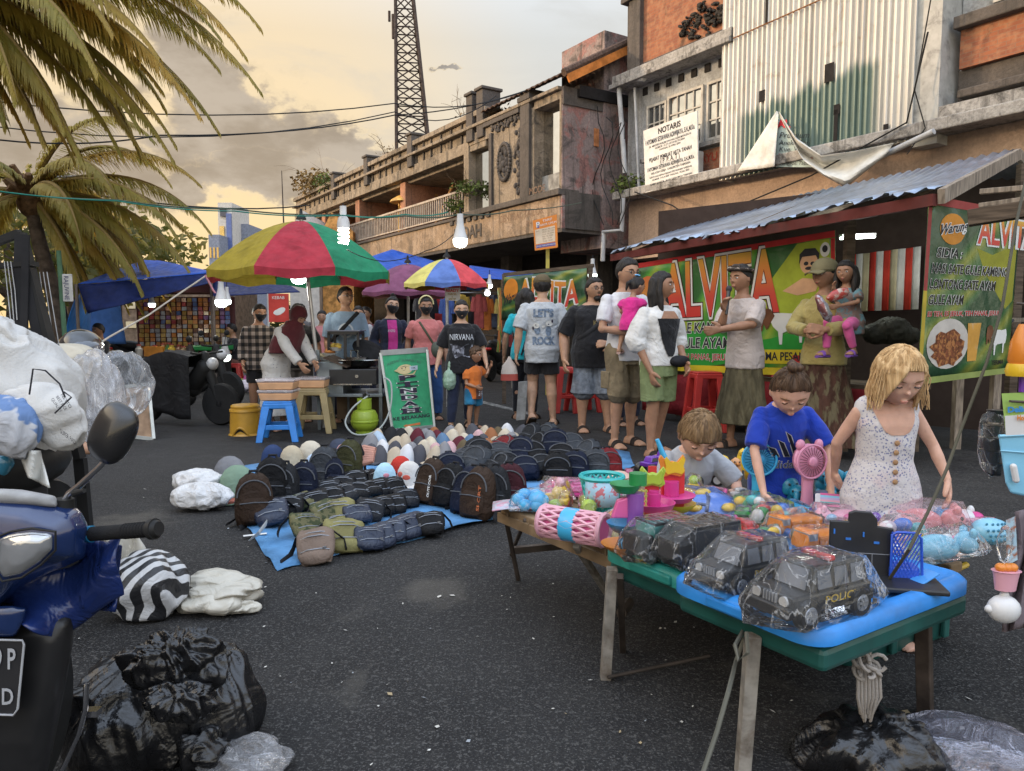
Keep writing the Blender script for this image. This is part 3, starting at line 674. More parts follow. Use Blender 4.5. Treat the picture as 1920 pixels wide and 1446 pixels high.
b=MB()
for i in rng(len(zs)-1):
 for k in rng(4):
  a0,a1=leg(k,zs[i]),leg((k+1)%4,zs[i]);c1=leg((k+1)%4,zs[i+1]);c0=leg(k,zs[i+1])
  b.tu([a0,a1],.045,4);b.tu([a0,c1],.04,4);b.tu([a1,c0],.04,4)
b.B('lattice',STEEL,tw)
b=MB();p=T3(738,50);b.cyl(p-ZU*.7,p+ZU*.7,.12);b.tu([p,p+V((1.0,0,0))],.05,5);b.cyl(p+V((-.25,0,.3)),p+V((-.25,0,.9)),.08);b.B('antenna',STEEL,tw)
b=MB();p0=D(534,480,40);p1=D(528,320,40);b.tu([p0,p1],[.06,.02],5);tag(b.B('antenna_mast',STEEL),'thin radio mast standing above the distant roofs','antenna')
def farbox(name,label,px0,px1,pyt,dep,mat,depth=6,floors=3,wm=None,ncol=3):
 p0=D(px0,600,dep);p1=D(px1,600,dep);zt_=D(px0,pyt,dep).z;c=(p0+p1)/2;t=thing(name,label,'building',(c.x,dep+depth/2,0))
 b=MB();b.box((c.x,dep+depth/2,zt_/2),(p1.x-p0.x,depth,zt_));b.B('wall',mat,t,sf=0)
 for f in rng(floors):
  for k in rng(ncol):
   b=MB();x=p0.x+(p1.x-p0.x)*(k+.5)/ncol;b.box((x,dep-.02,zt_*(.35+.6*(f+.4)/floors)),((p1.x-p0.x)/ncol*.5,.06,zt_*.1));b.B('window',wm or GLR,t,sf=0)
 return t,p0,p1,zt_
FARB=M('far_blue_grey',(.22,.24,.30),.8,var=.2);FARW=M('far_white',(.55,.52,.48),.7);
t,p0,p1,zt_=farbox('office_tower','slim white and blue tower with tall sunlit slots beyond the umbrellas',415,441,380,62,FARW,4,1)
b=MB();b.box(((p0.x+p1.x)/2-.25,61.9,zt_*.62),(.38,.1,zt_*.42));b.B('lit_slot',M('amber_sunlit_paint',(.62,.42,.14),.3,metal=.5),t,sf=0)  # sunlight on the slots painted in as an amber colour
b=MB();b.box(((p0.x+p1.x)/2+.35,61.9,zt_*.52),(.42,.12,zt_*.8));b.B('blue_fin',M('blue_cladding',(.10,.14,.32),.4),t,sf=0)
b=MB();b.box(((p0.x+p1.x)/2-.1,61.9,zt_*.93),(.5,.1,.7));b.B('top_window',M('dark_slot',(.07,.07,.09),.3),t,sf=0)
farbox('grey_block','grey concrete block with roof mast beside the slim white tower',441,470,420,64,FARB,5,3)
farbox('old_block','low blue grey block left of the slim white tower',396,416,440,60,FARB,5,3,M('amber_window',(.6,.4,.14),.15))
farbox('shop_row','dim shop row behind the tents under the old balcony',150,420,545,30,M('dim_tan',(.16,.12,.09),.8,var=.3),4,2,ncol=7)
p=D(575,600,27);t=thing('roof_gable','small house with white gable and lit orange roof above the green umbrella','building',(p.x,27,0))
gx=[D(x,600,27).x for x in(545,600,660)];gz=[D(575,y,27).z for y in(432,395)]
b=MB();b.prism([(gx[0],0),(gx[1],0),(gx[1],gz[0]),((gx[0]+gx[1])/2,gz[1]),(gx[0],gz[0])],lambda x,y,t_:V((x,27+t_,y)),4);b.B('gable',M('gable_white',(.5,.48,.45),.8),t,sf=0)
b=MB();b.prism([(gx[1]+.02,0),(gx[2],0),(gx[2],gz[0]),(gx[1]+.4,gz[1]),(gx[1]+.02,gz[0])],lambda x,y,t_:V((x,27.4+t_,y)),4);b.B('side_wing',M('orange_roof',(.52,.26,.08),.6,var=.4),t,sf=0)
BARK=M('palm_bark',(.10,.075,.055),.95,var=.35,vs=8,bump=.6,bs=18,bd=.03)
def palmleaf(name,c1,c2):
 m,t,b,o=newmat(name);oi=t.n('ShaderNodeTexCoord').outputs['Object']
 c=t.mix(t.mapr(t.noise(oi,1.4,3),.3,.7),c1,c2);c=t.mix(t.mapr(t.noise(oi,3.2,4),.55,.72,0,.5),c,(.26,.13,.03))
 t.set(b.inputs['Base Color'],c);b.inputs['Roughness'].default_value=.55
 tl=t.n('ShaderNodeBsdfTranslucent');t.set(tl.inputs[0],c);mx=t.n('ShaderNodeMixShader');mx.inputs[0].default_value=.55
 t.L.new(b.outputs[0],mx.inputs[1]);t.L.new(tl.outputs[0],mx.inputs[2]);t.L.new(mx.outputs[0],o.inputs[0]);return m
PL1=palmleaf('palm_leaf',(.28,.25,.045),(.50,.37,.075));PL2=palmleaf('palm_leaf_gold',(.36,.27,.04),(.58,.38,.08));RACH=M('palm_rib',(.20,.14,.05),.7)
def frond(root,c,az,el,length,droop,n=140,lw=.027,ll=.74,seed=0,mat=PL1,hang=.75):
 q=RND(seed);d=V((sin(az)*cos(el),cos(az)*cos(el),sin(el)));pts=[V(c)];steps=18
 for i in rng(steps): d=(d+V((0,0,-droop*(1.2+i*.10)/steps*2))).normalized();pts.append(pts[-1]+d*length/steps)
 b=MB();b.tu(pts,[.045*(1-i/(steps+1))+.006 for i in rng(steps+1)],6);rb_=b.B('frond',RACH,root)
 b=MB()
 for i in rng(n):
  t=.10+.9*i/n;k=t*steps;a=min(steps-1,int(k));p=pts[a].lerp(pts[a+1],k-a);dr=(pts[a+1]-pts[a]).normalized();sd=dr.cross(ZU);sd=sd.normalized() if sd.length>.05 else V((1,0,0));upv=sd.cross(dr)
  for s_ in(-1,1):
   l=ll*length/4.2*(sin(min(1,t*1.08)*pi*.86+.32))*q.uniform(.75,1.12);l=max(.12,l);o=(sd*s_*.62+dr*.72+upv*.12).normalized();w_=lw*q.uniform(.7,1.2)
   wv_=o.cross(ZU).normalized()*w_*.5;pp=p;prev=(pp-wv_*.6,pp+wv_*.6);cur=o;vs=[prev[0],prev[1]];fs=[]
   for j in rng(3):
    cur=(cur+V((0,0,-hang*(.35+.35*j))) + V((q.gauss(0,.05),q.gauss(0,.05),0))).normalized();pp=pp+cur*l/3;ww=[1.0,.75,.1][j];vs+= [pp-wv_*ww,pp+wv_*ww];fs.append((2*j,2*j+1,2*j+3,2*j+2))
   b.add(vs,fs)
 b.B('leaflet',mat,rb_,sf=0)
def palm(label,c,base,specs,cr_=.22,seed=0,mat=PL1,tr=.14):
 t=thing('palm_tree',label,'tree',(base[0],base[1],0));c=V(c);bs=V((base[0],base[1],0));pts=[bs.lerp(c,k/10)+V((.25*sin(k*.35),0,0))*(1-k/10) for k in rng(11)]
 b=MB();b.tu(pts,[tr*(1.25-.45*k/10) for k in rng(11)],12)
 b.B('trunk',BARK,t)
 b=MB();q=RND(seed)
 for k in rng(14): a=q.uniform(0,6.28);b.tu([c,c+V((cos(a)*.35,sin(a)*.35,q.uniform(.0,.5)))],[.13,.05],6)
 b.ell(c,(cr_,cr_,cr_*1.4));b.B('crown_heart',M('palm_fibre',(.12,.07,.035),.95,var=.4,vs=14,bump=.5),t)
 for i,(az,el,ln,dr,hg) in enumerate(specs): frond(t,c+V((0,0,.1)),R(az),R(el),ln,dr,seed=seed*50+i,mat=mat if i%3 else PL2,hang=hg)
 return t
cA=D(-150,-30,9.0)
palm('big coconut palm at the left edge with long fronds drooping over the street',cA,(cA.x-.6,9.4),
 [(78,38,3.6,.36,.75),(84,30,3.8,.40,.85),(70,24,3.6,.36,.9),(98,14,3.4,.34,.9),(90,-8,3.2,.3,.95),(82,-18,3.0,.3,.95),(100,-34,2.6,.26,1.),(66,-12,3.1,.32,.95),(110,8,3.3,.38,.9),(60,-36,2.5,.25,1.),(86,18,4.4,.36,.85),(80,36,4.3,.42,.85),(92,6,3.9,.34,.9),(84,-10,3.6,.3,.95),(68,10,3.8,.36,.9),(90,26,4.3,.40,.85),(98,-28,3.0,.26,1.),(78,56,4.2,.5,.8),(94,34,3.8,.42,.85),(76,-4,3.4,.32,.9),(104,-20,2.8,.3,.95),(72,46,3.8,.46,.8),(92,50,3.6,.48,.8),(88,4,3.2,.30,.9),(104,22,3.1,.42,.9),(60,16,3.1,.42,.9),(96,-22,2.6,.30,.9),(75,-30,2.5,.3,.9),(120,-6,2.8,.42,.9),(40,10,3.3,.5,.9),(140,30,2.9,.5,.8),(88,62,3.3,.62,.7),(112,-32,2.3,.3,.9),(70,-50,2.1,.2,1.),(200,25,3.1,.5,.8),(265,35,3.1,.5,.8),(325,25,3.1,.5,.8),(100,-48,2.1,.2,.9)],seed=1)
cB=D(58,375,12.5);bB=G(110,700)
palm('coconut palm with curved dark trunk behind the blue tent',cB,(D(108,640,12.5).x,12.6),
 [(86,44,3.1,.42,.8),(80,30,3.2,.42,.85),(96,26,3.0,.44,.9),(74,-14,2.9,.34,.95),(88,-28,2.8,.28,1.),(104,-8,2.9,.36,.95),(60,28,3.0,.46,.9),(120,40,2.8,.5,.85),(96,66,2.9,.6,.8),(70,-40,2.4,.22,1.),(88,8,3.2,.38,.9),(92,10,2.6,.5,.9),(100,-22,2.4,.3,.9),(70,60,2.7,.62,.8),(112,-40,2.3,.3,1.),(60,5,2.4,.5,.9),(130,20,2.6,.5,.9),(270,45,2.7,.5,.8),(250,15,2.7,.5,.9),(285,0,2.6,.5,.9),(180,40,2.6,.6,.8),(10,40,2.6,.6,.8),(200,-10,2.4,.5,.9),(310,25,2.6,.5,.9),(86,-50,2.0,.2,1.)],seed=2,tr=.125)
cC=D(150,430,19);palm('small hazy palm beyond the blue tent',cC,(cC.x+.2,19),[(a,20+20*sin(a),2.2,.55,.8) for a in rng(0,360,36)],seed=3,tr=.11)
CAN=palmleaf('tree_leaf',(.085,.10,.022),(.19,.17,.04))
def tree(label,c,r,h,n,seed,mat=CAN,s=.3,cat='tree'):
 c=V(c);t=thing('leafy_tree',label,cat,(c.x,c.y,0));q=RND(seed)
 b=MB();b.tu([(c.x,c.y,0),(c.x+.1,c.y,h*.4),(c.x,c.y,h*.75)],[.2,.15,.06],8)
 for k in rng(6): a=q.uniform(0,6.28);b.tu([(c.x,c.y,h*.45),(c.x+r*.6*cos(a),c.y+r*.6*sin(a),h*.75)],[.08,.02],6)
 b.B('trunk',BARK,t);b=MB()
 for k in rng(16):
  d=V((q.gauss(0,.5),q.gauss(0,.5),q.gauss(0,.4)));leafbush(b,V((c.x,c.y,h*.72))+d*r,(r*.42,r*.42,r*.3),n//16,s,seed*99+k,.25)
 b.B('crown',mat,t,sf=0)
tree('dark rounded tree far down the street beside the low blue grey block',(D(383,500,48).x,48,0),1.6,5.4,900,11,M('far_leaf',(.05,.06,.02),.8,var=.4),.25)
tree('golden backlit tree at the left edge behind the bag rack',(D(20,600,16).x,16,0),2.0,4.0,1800,12,CAN,.22)
tree('leafy tree behind the palm trunk and the blue tent',(D(215,600,24).x,24,0),2.3,4.6,1800,13,CAN,.28)
tree('low leafy tree left of the street sign pole',(D(130,600,22).x,22,0),2.2,5.2,1500,14,CAN,.28)
b=MB();q=RND(4)
for k in rng(40): leafbush(b,(D(200+k*14,600,95).x,95,1+q.random()*2.2),(3,2,2.0),70,.8,k)
stuff(b.B('distant_trees',M('far_leaf',(.05,.06,.02),.8,var=.4),sf=0),'hazy mass of far trees closing the end of the street','trees')
lw_=thing('street_row','low row of rendered shops along the left side of the street','building',(-15,3,0))  # row out of view, added and raised to shade the street
b=MB();b.box((-16.5,2.5,3.7),(6,29,7.4));b.B('wall',TAN,lw_,sf=0)
b=MB()
for k in rng(9): b.box((-13.45,-10+k*3.1,1.4),(.12,2.0,2.4))
b.B('shutter',GREYP,lw_,sf=0)
b=MB();b.add([(-13,-12.5,7.4),(-13,17.5,7.4),(-20,17.5,7.4),(-20,-12.5,7.4),(-16.5,-12.5,8.2),(-16.5,17.5,8.2)],[(0,1,5,4),(3,4,5,2),(0,4,3),(1,2,5)]);b.B('roof',TILE,lw_,sf=0)
def disc(b,fn,cx,cy,rx,ry,n=24,rot=0):
 p=[]
 for k in rng(n):
  a=2*pi*k/n;x=rx*cos(a);y=ry*sin(a);p.append(fn(cx+x*cos(rot)-y*sin(rot),cy+x*sin(rot)+y*cos(rot)))
 b.add(p,[tuple(rng(n))])
def poly(b,fn,pts): b.add([fn(*p) for p in pts],[tuple(rng(len(pts)))])
INK=M('black_ink',(.03,.03,.035),.6);WINK=M('white_ink',(.62,.62,.60),.6,var=.05)
BULB=emis('bulb_glow',(1.0,.97,.88),4.5);TUBE=emis('tube_glow',(.92,1.0,.95),5.0);SMALLG=emis('lamp_glow',(.88,1,.93),6.0)
def umbrella(label,c,r,h,zrim,cols,a0,poleto,name='umbrella',val=.09,pole_lean=(0,0),group=None,n=8):
 c=V((c[0],c[1],0));t=thing(name,label,'umbrella',(c.x,c.y,0))
 b=MB();seg=6;rad=10
 for k in rng(n):
  b.m=k%len(cols);vs=[];fs=[]
  for j in rng(rad+1):
   s_=j/rad
   for i in rng(seg+1):
    f=i/seg;a=a0+2*pi*(k+f)/n;sag=1-.055*sin(pi*f)*s_;rr_=r*s_*sag;z=zrim+h*(1-s_**1.75)- .03*sin(pi*f)*s_*r
    vs.append(c+V((rr_*cos(a),rr_*sin(a),z)))
  for i in rng(seg+1):
   f=i/seg;a=a0+2*pi*(k+f)/n;rr_=r*(1-.055*sin(pi*f))*.995;z=zrim-.03*sin(pi*f)*r-val*(1-.15*sin(3*pi*f))
   vs.append(c+V((rr_*cos(a),rr_*sin(a),z)))
  for j in rng(rad+1):
   for i in rng(seg): p=j*(seg+1)+i;fs.append((p,p+seg+1,p+seg+2,p+1))
  b.add(vs,fs)
 b.B('canopy',cols,t,ang=25)
 top=c+ZU*(zrim+h+.04);bt=V((poleto[0],poleto[1],0));
 b=MB();b.tu([bt,top],.022,8);b.B('pole',M('white_pole',(.55,.55,.55),.35,metal=.4),t)
 b=MB()
 for k in rng(n): a=a0+2*pi*k/n;e=c+V((r*.98*cos(a),r*.98*sin(a),zrim-.01));m_=c+V((r*.5*cos(a),r*.5*sin(a),zrim+h*.66));b.tu([top-ZU*.06,m_-ZU*.03,e-ZU*.01],.007,5);b.tu([c+ZU*(zrim+h*.25),m_-ZU*.03],.006,5)
 b.B('rib',M('rib_steel',(.2,.2,.2),.4,metal=.6),t)
 b=MB();b.lathe([(.06,0),(.05,.03),(.02,.06),(.015,.12)],top-ZU*.02,10);b.B('finial',M('black_plastic',(.02,.02,.02),.5),t)
 return t
def ucloth(name,col,**k):
 m=M(name,col,.75,var=.15,folds=.25,fs=5,dirt=.45,dcol=tuple(c*.3 for c in col),**k);return m
URED=ucloth('umbrella_red',(.31,.03,.045));UGRN=ucloth('umbrella_green',(.018,.18,.09));UYEL=ucloth('umbrella_olive_yellow',(.26,.20,.025));UBLU=ucloth('umbrella_blue',(.10,.17,.42));UCRM=ucloth('umbrella_cream_yellow',(.62,.55,.16));UPUR=ucloth('umbrella_purple',(.20,.07,.13));UPNK=ucloth('umbrella_salmon',(.48,.22,.20));UR2=ucloth('umbrella_bright_red',(.55,.07,.08));UY2=ucloth('umbrella_bright_yellow',(.6,.36,.04))
cU=D(567,515,8.5);bp=G(612,770)
umbrella('big red, green and olive yellow umbrella over the frying cart',(cU.x,8.5),1.04,.58,1.80,[UYEL,URED,UGRN,UYEL,URED,UGRN,UYEL,URED],R(-146),(D(606,700,8.6).x,8.6))
cU2=D(838,530,10.8);umbrella('small cream, blue and red umbrella over the clothes stalls',(cU2.x,10.8),.64,.36,1.80,[UCRM,UBLU,UR2,UY2,UBLU,UR2,UY2,UCRM],R(-158),(cU2.x,10.8),val=.06)
cU3=D(765,545,12.2);umbrella('faded purple and salmon umbrella behind the small cream and blue umbrella',(cU3.x,12.2),.78,.46,1.74,[UPUR,UPUR,UPUR,UPNK,UPUR,UPNK,UPNK,UPUR],R(-105),(cU3.x,12.2),val=.06)
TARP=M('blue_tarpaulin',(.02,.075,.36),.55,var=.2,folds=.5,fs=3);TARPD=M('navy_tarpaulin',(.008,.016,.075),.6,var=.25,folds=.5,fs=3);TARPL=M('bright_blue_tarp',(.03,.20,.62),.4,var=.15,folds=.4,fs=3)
tn=thing('market_tent','blue tarpaulin tent with drooping front flap beside the big umbrella','tent',(D(280,600,13.5).x,13.5,0))
def tarp(name,pts_fn,mat,root,n=14,m=10): b=MB();b.grid(pts_fn,n,m);return b.B(name,mat,root,solid=.008)
def quad(a,b_,c,d,sag=.05,wav=.02,seed=0):
 def f(u,v):
  p=a*(1-u)*(1-v)+b_*u*(1-v)+c*u*v+d*(1-u)*v
  return p-ZU*(sag*4*u*(1-u)*4*v*(1-v))*.25+V((0,1,0))*wav*sin(u*17+seed)*sin(v*5+seed)
 return f
FL=D(146,533,12.);FR=D(398,512,12.4);BL=D(190,520,16.);BR=D(440,518,16);RGL=D(268,488,14.);RGR=D(300,489,14.0)
tarp('roof',quad(FL,FR,RGR,RGL,.25),TARP,tn);tarp('roof',quad(BL,BR,RGR,RGL,.25),TARP,tn);tarp('roof',quad(FL,BL,RGL,RGL+V((.01,0,0)),.1),TARP,tn);tarp('roof',quad(FR,BR,RGR,RGR+V((.01,0,0)),.1),TARP,tn)
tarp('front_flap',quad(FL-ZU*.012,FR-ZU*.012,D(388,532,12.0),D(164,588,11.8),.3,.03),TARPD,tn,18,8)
tarp('side_drape',quad(FL+V((-.0,.05,0)),D(172,560,13.5),D(166,640,13.5),D(119,642,12.2),.1,.05,2),TARPL,tn)
tarp('back_sheet',quad(D(163,572,15.5),D(226,572,15.5),D(236,645,15.5),D(165,645,15.5),.02,.02,3),M('pale_blue_sheet',(.07,.17,.45),.6,folds=.3,fs=3),tn)
b=MB()
for px,dep in((146,12.),(398,12.4),(190,16),(440,16)): p=D(px,600,dep);b.tu([(p.x,dep,0),(p.x,dep,{12.:FL.z,12.4:FR.z,16:BL.z}[dep])],.025,6)
b.B('post',M('rusty_post',(.15,.12,.10),.7),tn)
b=MB();b.tu([D(385,518,12.1),D(330,555,11.7),D(280,590,11.3),D(205,632,10.2),D(170,655,9.6)],.014,6);tag(b.B('guy_rope',M('pale_rope',(.5,.45,.38),.8)),'pale guy rope slanting from the blue tent corner towards the motorbikes','rope')
b=MB();b.tu([D(385,516,12.),D(400,545,12.),D(412,560,12.0)],.016,6);tag(b.B('guy_rope',M('pink_rope',(.5,.22,.25),.8)),'short pinkish rope tied at the blue tent corner','rope')
t=thing('tarp_awning','navy tarpaulin awning with pointed right corner under the big umbrella','tent',(D(470,600,12.5).x,12.5,0))
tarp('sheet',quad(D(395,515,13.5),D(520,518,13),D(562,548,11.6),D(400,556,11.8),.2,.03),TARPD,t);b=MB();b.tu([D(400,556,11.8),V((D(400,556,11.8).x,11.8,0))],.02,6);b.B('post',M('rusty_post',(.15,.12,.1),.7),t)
t=thing('tarp_awning','bright blue tarpaulin awning peaking between the red and purple umbrellas','tent',(D(740,600,14.5).x,14.5,0))
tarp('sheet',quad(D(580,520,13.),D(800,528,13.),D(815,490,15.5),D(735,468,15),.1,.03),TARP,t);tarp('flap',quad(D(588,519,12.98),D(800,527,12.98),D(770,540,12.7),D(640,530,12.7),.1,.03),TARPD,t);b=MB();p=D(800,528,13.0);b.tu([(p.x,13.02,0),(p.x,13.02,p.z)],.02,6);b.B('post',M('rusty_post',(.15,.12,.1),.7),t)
t=thing('tarp_awning','long blue tarpaulin edge right of the cream and blue umbrella','tent',(D(960,600,14).x,14,0))
tarp('sheet',quad(D(880,520,13.),D(1010,528,13.),D(1010,515,15.5),D(880,498,15.5),.1,.03),TARP,t);b=MB();p=D(1005,528,13.0);b.tu([(p.x,13.05,0),(p.x,13.05,p.z)],.02,6);b.B('post',M('rusty_post',(.15,.12,.1),.7),t)
kd=thing('snack_kiosk','dim kiosk hung with strips of shiny snack sachets under the blue tent','kiosk',(D(340,600,14.6).x,14.6,0))
p0=D(246,660,14.6);p1=D(432,660,14.6);zt_=D(300,556,14.6).z
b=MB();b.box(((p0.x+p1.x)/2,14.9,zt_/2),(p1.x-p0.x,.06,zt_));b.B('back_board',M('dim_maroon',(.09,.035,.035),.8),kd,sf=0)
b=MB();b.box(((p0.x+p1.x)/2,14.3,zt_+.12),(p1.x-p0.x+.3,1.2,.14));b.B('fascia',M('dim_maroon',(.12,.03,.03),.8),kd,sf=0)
pk=[M('sachet_%s'%n,c,.3,var=.3,spec=.8) for n,c in [('purple',(.16,.07,.20)),('gold',(.40,.26,.07)),('silver',(.32,.33,.36)),('red',(.35,.05,.05)),('orange',(.45,.18,.05)),('blue',(.08,.13,.30)),('brown',(.18,.09,.05)),('green',(.08,.20,.08))]]
rr=RND(9);ns=17
for k in rng(ns):
 b=MB();x=p0.x+.06+(p1.x-p0.x-.12)*(k+.5)/ns;base=rr.choice([0,1,2,3,5,6])
 for j in rng(15):
  z=zt_-.06-j*.088
  if z<p0.z+.02: break
  b.m=rr.choice([base,base,1,6,4,rr.randrange(8)]) if j<7 else rr.choice([1,4,6,1,2]);Q=MR(rr.uniform(-.3,.3),3,'Z')@MR(rr.uniform(-.2,.2),3,'X')
  b.box((x+rr.uniform(-.006,.006),14.82,z),(.085,.018,.075),Q)
 b.B('sachet_strip',pk,kd,sf=0)
def lamp(label,p,r=.045,kind='bulb',cord=.6,glow=None,power=0,col=(1,.95,.85)):
 t=thing('hanging_lamp',label,'lamp',p);p=V(p);glow=glow or BULB
 b=MB();b.tu([p+ZU*cord,p+ZU*(r*3.2)],.006,5);b.B('cord',INK,t)
 b=MB()
 if kind=='bulb':
  b.lathe([(.001,r*3.4),(r*.42,r*3.4),(r*.45,r*2.4),(r*.5,r*1.9),(r*.75,r*.9),(r,r*.15),(r*1.02,0)],p,18);b.B('holder',M('lamp_white_plastic',(.55,.55,.55),.4),t)
  b=MB();b.lathe([(r*1.02,-.002),(r*1.0,-r*.6),(r*.8,-r*1.0),(r*.3,-r*1.2),(.001,-r*1.2)],p,18);b.B('bulb',glow,t)
 elif kind=='spiral':
  b.lathe([(.001,r*3.6),(r*.5,r*3.6),(r*.5,r*2.2),(r*.8,r*1.7),(r*.95,r*1.0),(r*.95,r*.3)],p,18);b.B('holder',M('lamp_white_plastic',(.55,.55,.55),.4),t)
  b=MB();pts=[p+V((r*.72*cos(k*.55),r*.72*sin(k*.55),r*.3-k*r*.052)) for k in rng(46)];b.tu(pts,r*.17,6);b.B('bulb',glow,t)
 if power:
  l=bpy.data.lights.new('lamp_light','POINT');l.energy=power;l.color=col;l.shadow_soft_size=r;o=bpy.data.objects.new('lamp_light',l);COL.objects.link(o);o.parent=t;o.location=(0,0,-r*2.4)
 return t
def DP(px,py,d): return D(px,py,d)
lamp('spiral energy saving bulb hanging in front of the big green umbrella',DP(644,432,6.2),.055,'spiral',.22,power=8)
lamp('round white bulb hanging left of the orange parking sign',DP(863,448,6.0),.058,'bulb',.25,power=8)
lamp('small glowing bulb under the blue tent flap',DP(281,474,13.3)-ZU*.9,.06,'bulb',.4,SMALLG,power=10)
lamp('lamp with white shade hanging under the olive side of the big umbrella',DP(415,563,9.2),.075,'bulb',.5,SMALLG,power=10)
lamp('small round lamp left of the hanging white shaded lamp',DP(426,563,11.5),.06,'bulb',.3,SMALLG)
lamp('camping lamp glowing above the green table',DP(422,666,12.5),.09,'bulb',.35,SMALLG,power=8)
lamp('lamp glowing under the red panel of the big umbrella',DP(560,516,8.8),.09,'bulb',.3,SMALLG,power=8)
for i,(x,y,d) in enumerate([(735,552,13.5),(750,553,13.8),(783,551,13.2),(918,534,12.5),(914,548,12.8)]): lamp(['pair lamp on the left under the purple umbrella','pair lamp on the right under the purple umbrella','lone lamp behind the pink shirted woman','upper lamp beside the orange striped cloth','lower lamp beside the orange striped cloth'][i],DP(x,y,d),.05,'bulb',.25,SMALLG,power=4)
lamp('lamp glowing on the clothes stall left of the food stall post',DP(1111,514,11.6),.07,'bulb',.3,SMALLG,power=6)
ct=thing('stall_counter','dark long counter with bottles and jars in front of the snack kiosk','table',(D(320,690,13.6).x,13.6,0))
b=MB();a0=D(245,668,13.6);a1=D(400,668,13.6);b.box(((a0.x+a1.x)/2,13.6,a0.z-.02),(a1.x-a0.x+.5,.6,.05));b.B('top',M('dark_board',(.05,.045,.04),.6),ct,sf=0);b=MB();b.box(((a0.x+a1.x)/2,13.7,a0.z/2-.03),(a1.x-a0.x+.4,.45,a0.z-.06));b.B('front',DARKIN,ct,sf=0)
rr=RND(21)
names=[('orange box of sweets standing on the dark counter',(.55,.22,.03)),('cream tin on the dark counter beside the orange sweets box',(.5,.33,.16)),('yellow bottle on the dark counter',(.55,.38,.03)),('brown jar on the dark counter right of the yellow bottle',(.22,.10,.05)),('small tan pot on the dark counter',(.35,.24,.12)),('green leafy bundle on the dark counter',(.06,.16,.04)),('dark coffee jar near the right end of the dark counter',(.04,.03,.025)),('pale cup at the left end of the dark counter',(.45,.44,.42))]
for i,(lb,c) in enumerate(names):
 x=D([295,308,326,338,348,318,360,262][i],660,13.5).x;p=V((x,13.42+.05*(i%2),a0.z+.005));t=thing('counter_jar',lb,'jar',p,group='jars and boxes on the dark counter')
 m_=M('jar_%d'%i,c,.4,var=.2);b=MB();h_=rr.uniform(.14,.24)
 if i==0: b.box(p+ZU*.09,(.34,.16,.18))
 else: b.lathe([(.001,0),(.06,0),(.065,.02),(.062,h_*.7),(.035,h_*.85),(.035,h_)],p,12)
 b.B('body',m_,t,sf=i!=0,bevel=.008 if i==0 else 0)
 b=MB();b.cyl(p+ZU*(.181 if i==0 else h_),p+ZU*((.181 if i==0 else h_)+.025),.04);b.B('lid',M('lid_red',(.3,.05,.04),.4),t)
gt=thing('plastic_table','green plastic table under the camping lamp','table',(D(398,690,14.3).x,14.3,0))
GRNP=M('green_plastic',(.02,.24,.06),.4);p=D(398,652,14.3)
b=MB();b.box((p.x,14.3,p.z),(.62,.6,.1));b.B('top',GRNP,gt,sf=0,bevel=.02)
for sx_ in(-1,1):
 for sy in(-1,1): b=MB();b.beam((p.x+sx_*.22,14.3+sy*.2,p.z-.04),(p.x+sx_*.27,14.3+sy*.24,0),.05,.05);b.B('leg',GRNP,gt,sf=0)
t=thing('menu_sign','small red sign with a sandwich picture on a white post','sign',(D(515,600,11).x,11,0));a0=D(505,604,11);a1=D(542,604,11);zt_=D(520,551,11).z
b=MB();b.box(((a0.x+a1.x)/2,11,(a0.z+zt_)/2),(a1.x-a0.x,.03,zt_-a0.z));b.B('panel',M('sign_red',(.45,.05,.04),.5),t,sf=0);b=MB();b.tu([(a0.x-.01,11.0,0),(a0.x-.01,11,zt_)],.015,6);b.B('post',M('white_pole',(.55,.55,.55),.35),t)
f=lambda x,y:V(((a0.x+a1.x)/2+x,10.98,(a0.z+zt_)/2+y));b=MB();b.text('KEBAB',.045,lambda x,y:f(x,y+.15));disc(b,f,.02,-.05,.09,.045,rot=.5);disc(b,lambda x,y:f(x,y)-V((0,.002,0)),-.03,-.06,.05,.03,rot=.5);b.B('print',WINK,t,sf=0)
gar=[(.03,.03,.035),(.02,.02,.025),(.35,.04,.04),(.04,.07,.20),(.40,.28,.06),(.05,.05,.06),(.22,.05,.05),(.45,.15,.04),(.08,.10,.16),(.30,.24,.08),(.02,.03,.05),(.40,.06,.10)]
gn=['black','jet black','red','navy','mustard','charcoal','maroon','orange','slate blue','olive gold','ink dark','crimson']
def garment(label,p,w,h,mat,seed):
 q=RND(seed);b=MB();p=V(p);n=8;rings=[]
 for j in rng(7):
  z=p.z-h*j/6;ww=w*(.55 if j==0 else .95+.06*j/6);rings.append([V((p.x+ww*.5*cos(2*pi*k/12),p.y+.05*(1+.3*sin(k*2+j+seed))*sin(2*pi*k/12),z+q.uniform(-.012,.012))) for k in rng(12)])
 b.loft(rings)
 for s_ in(-1,1): b.tu([(p.x+s_*w*.42,p.y,p.z-.04),(p.x+s_*w*.56,p.y,p.z-h*.3),(p.x+s_*w*.6,p.y,p.z-h*.5)],[.045,.05,.05],8)
 return tag(b.B('hanging_garment',mat),label,'garment','clothes hanging in the stalls under the balcony')
for i,px in enumerate([790,806,822,838,868,884,898,912,926,942]):
 d=13.8+.3*(i%3);k=i%12;garment('%s garment hanging in the clothes stall, number %s from the purple umbrella pole'%(gn[k],['one','two','three','four','five','six','seven','eight','nine','ten'][i]),D(px,553+4*(i%2),d),.19,.62,M('garment_%d'%k,gar[k],.9,var=.25,folds=.4,fs=10),i)
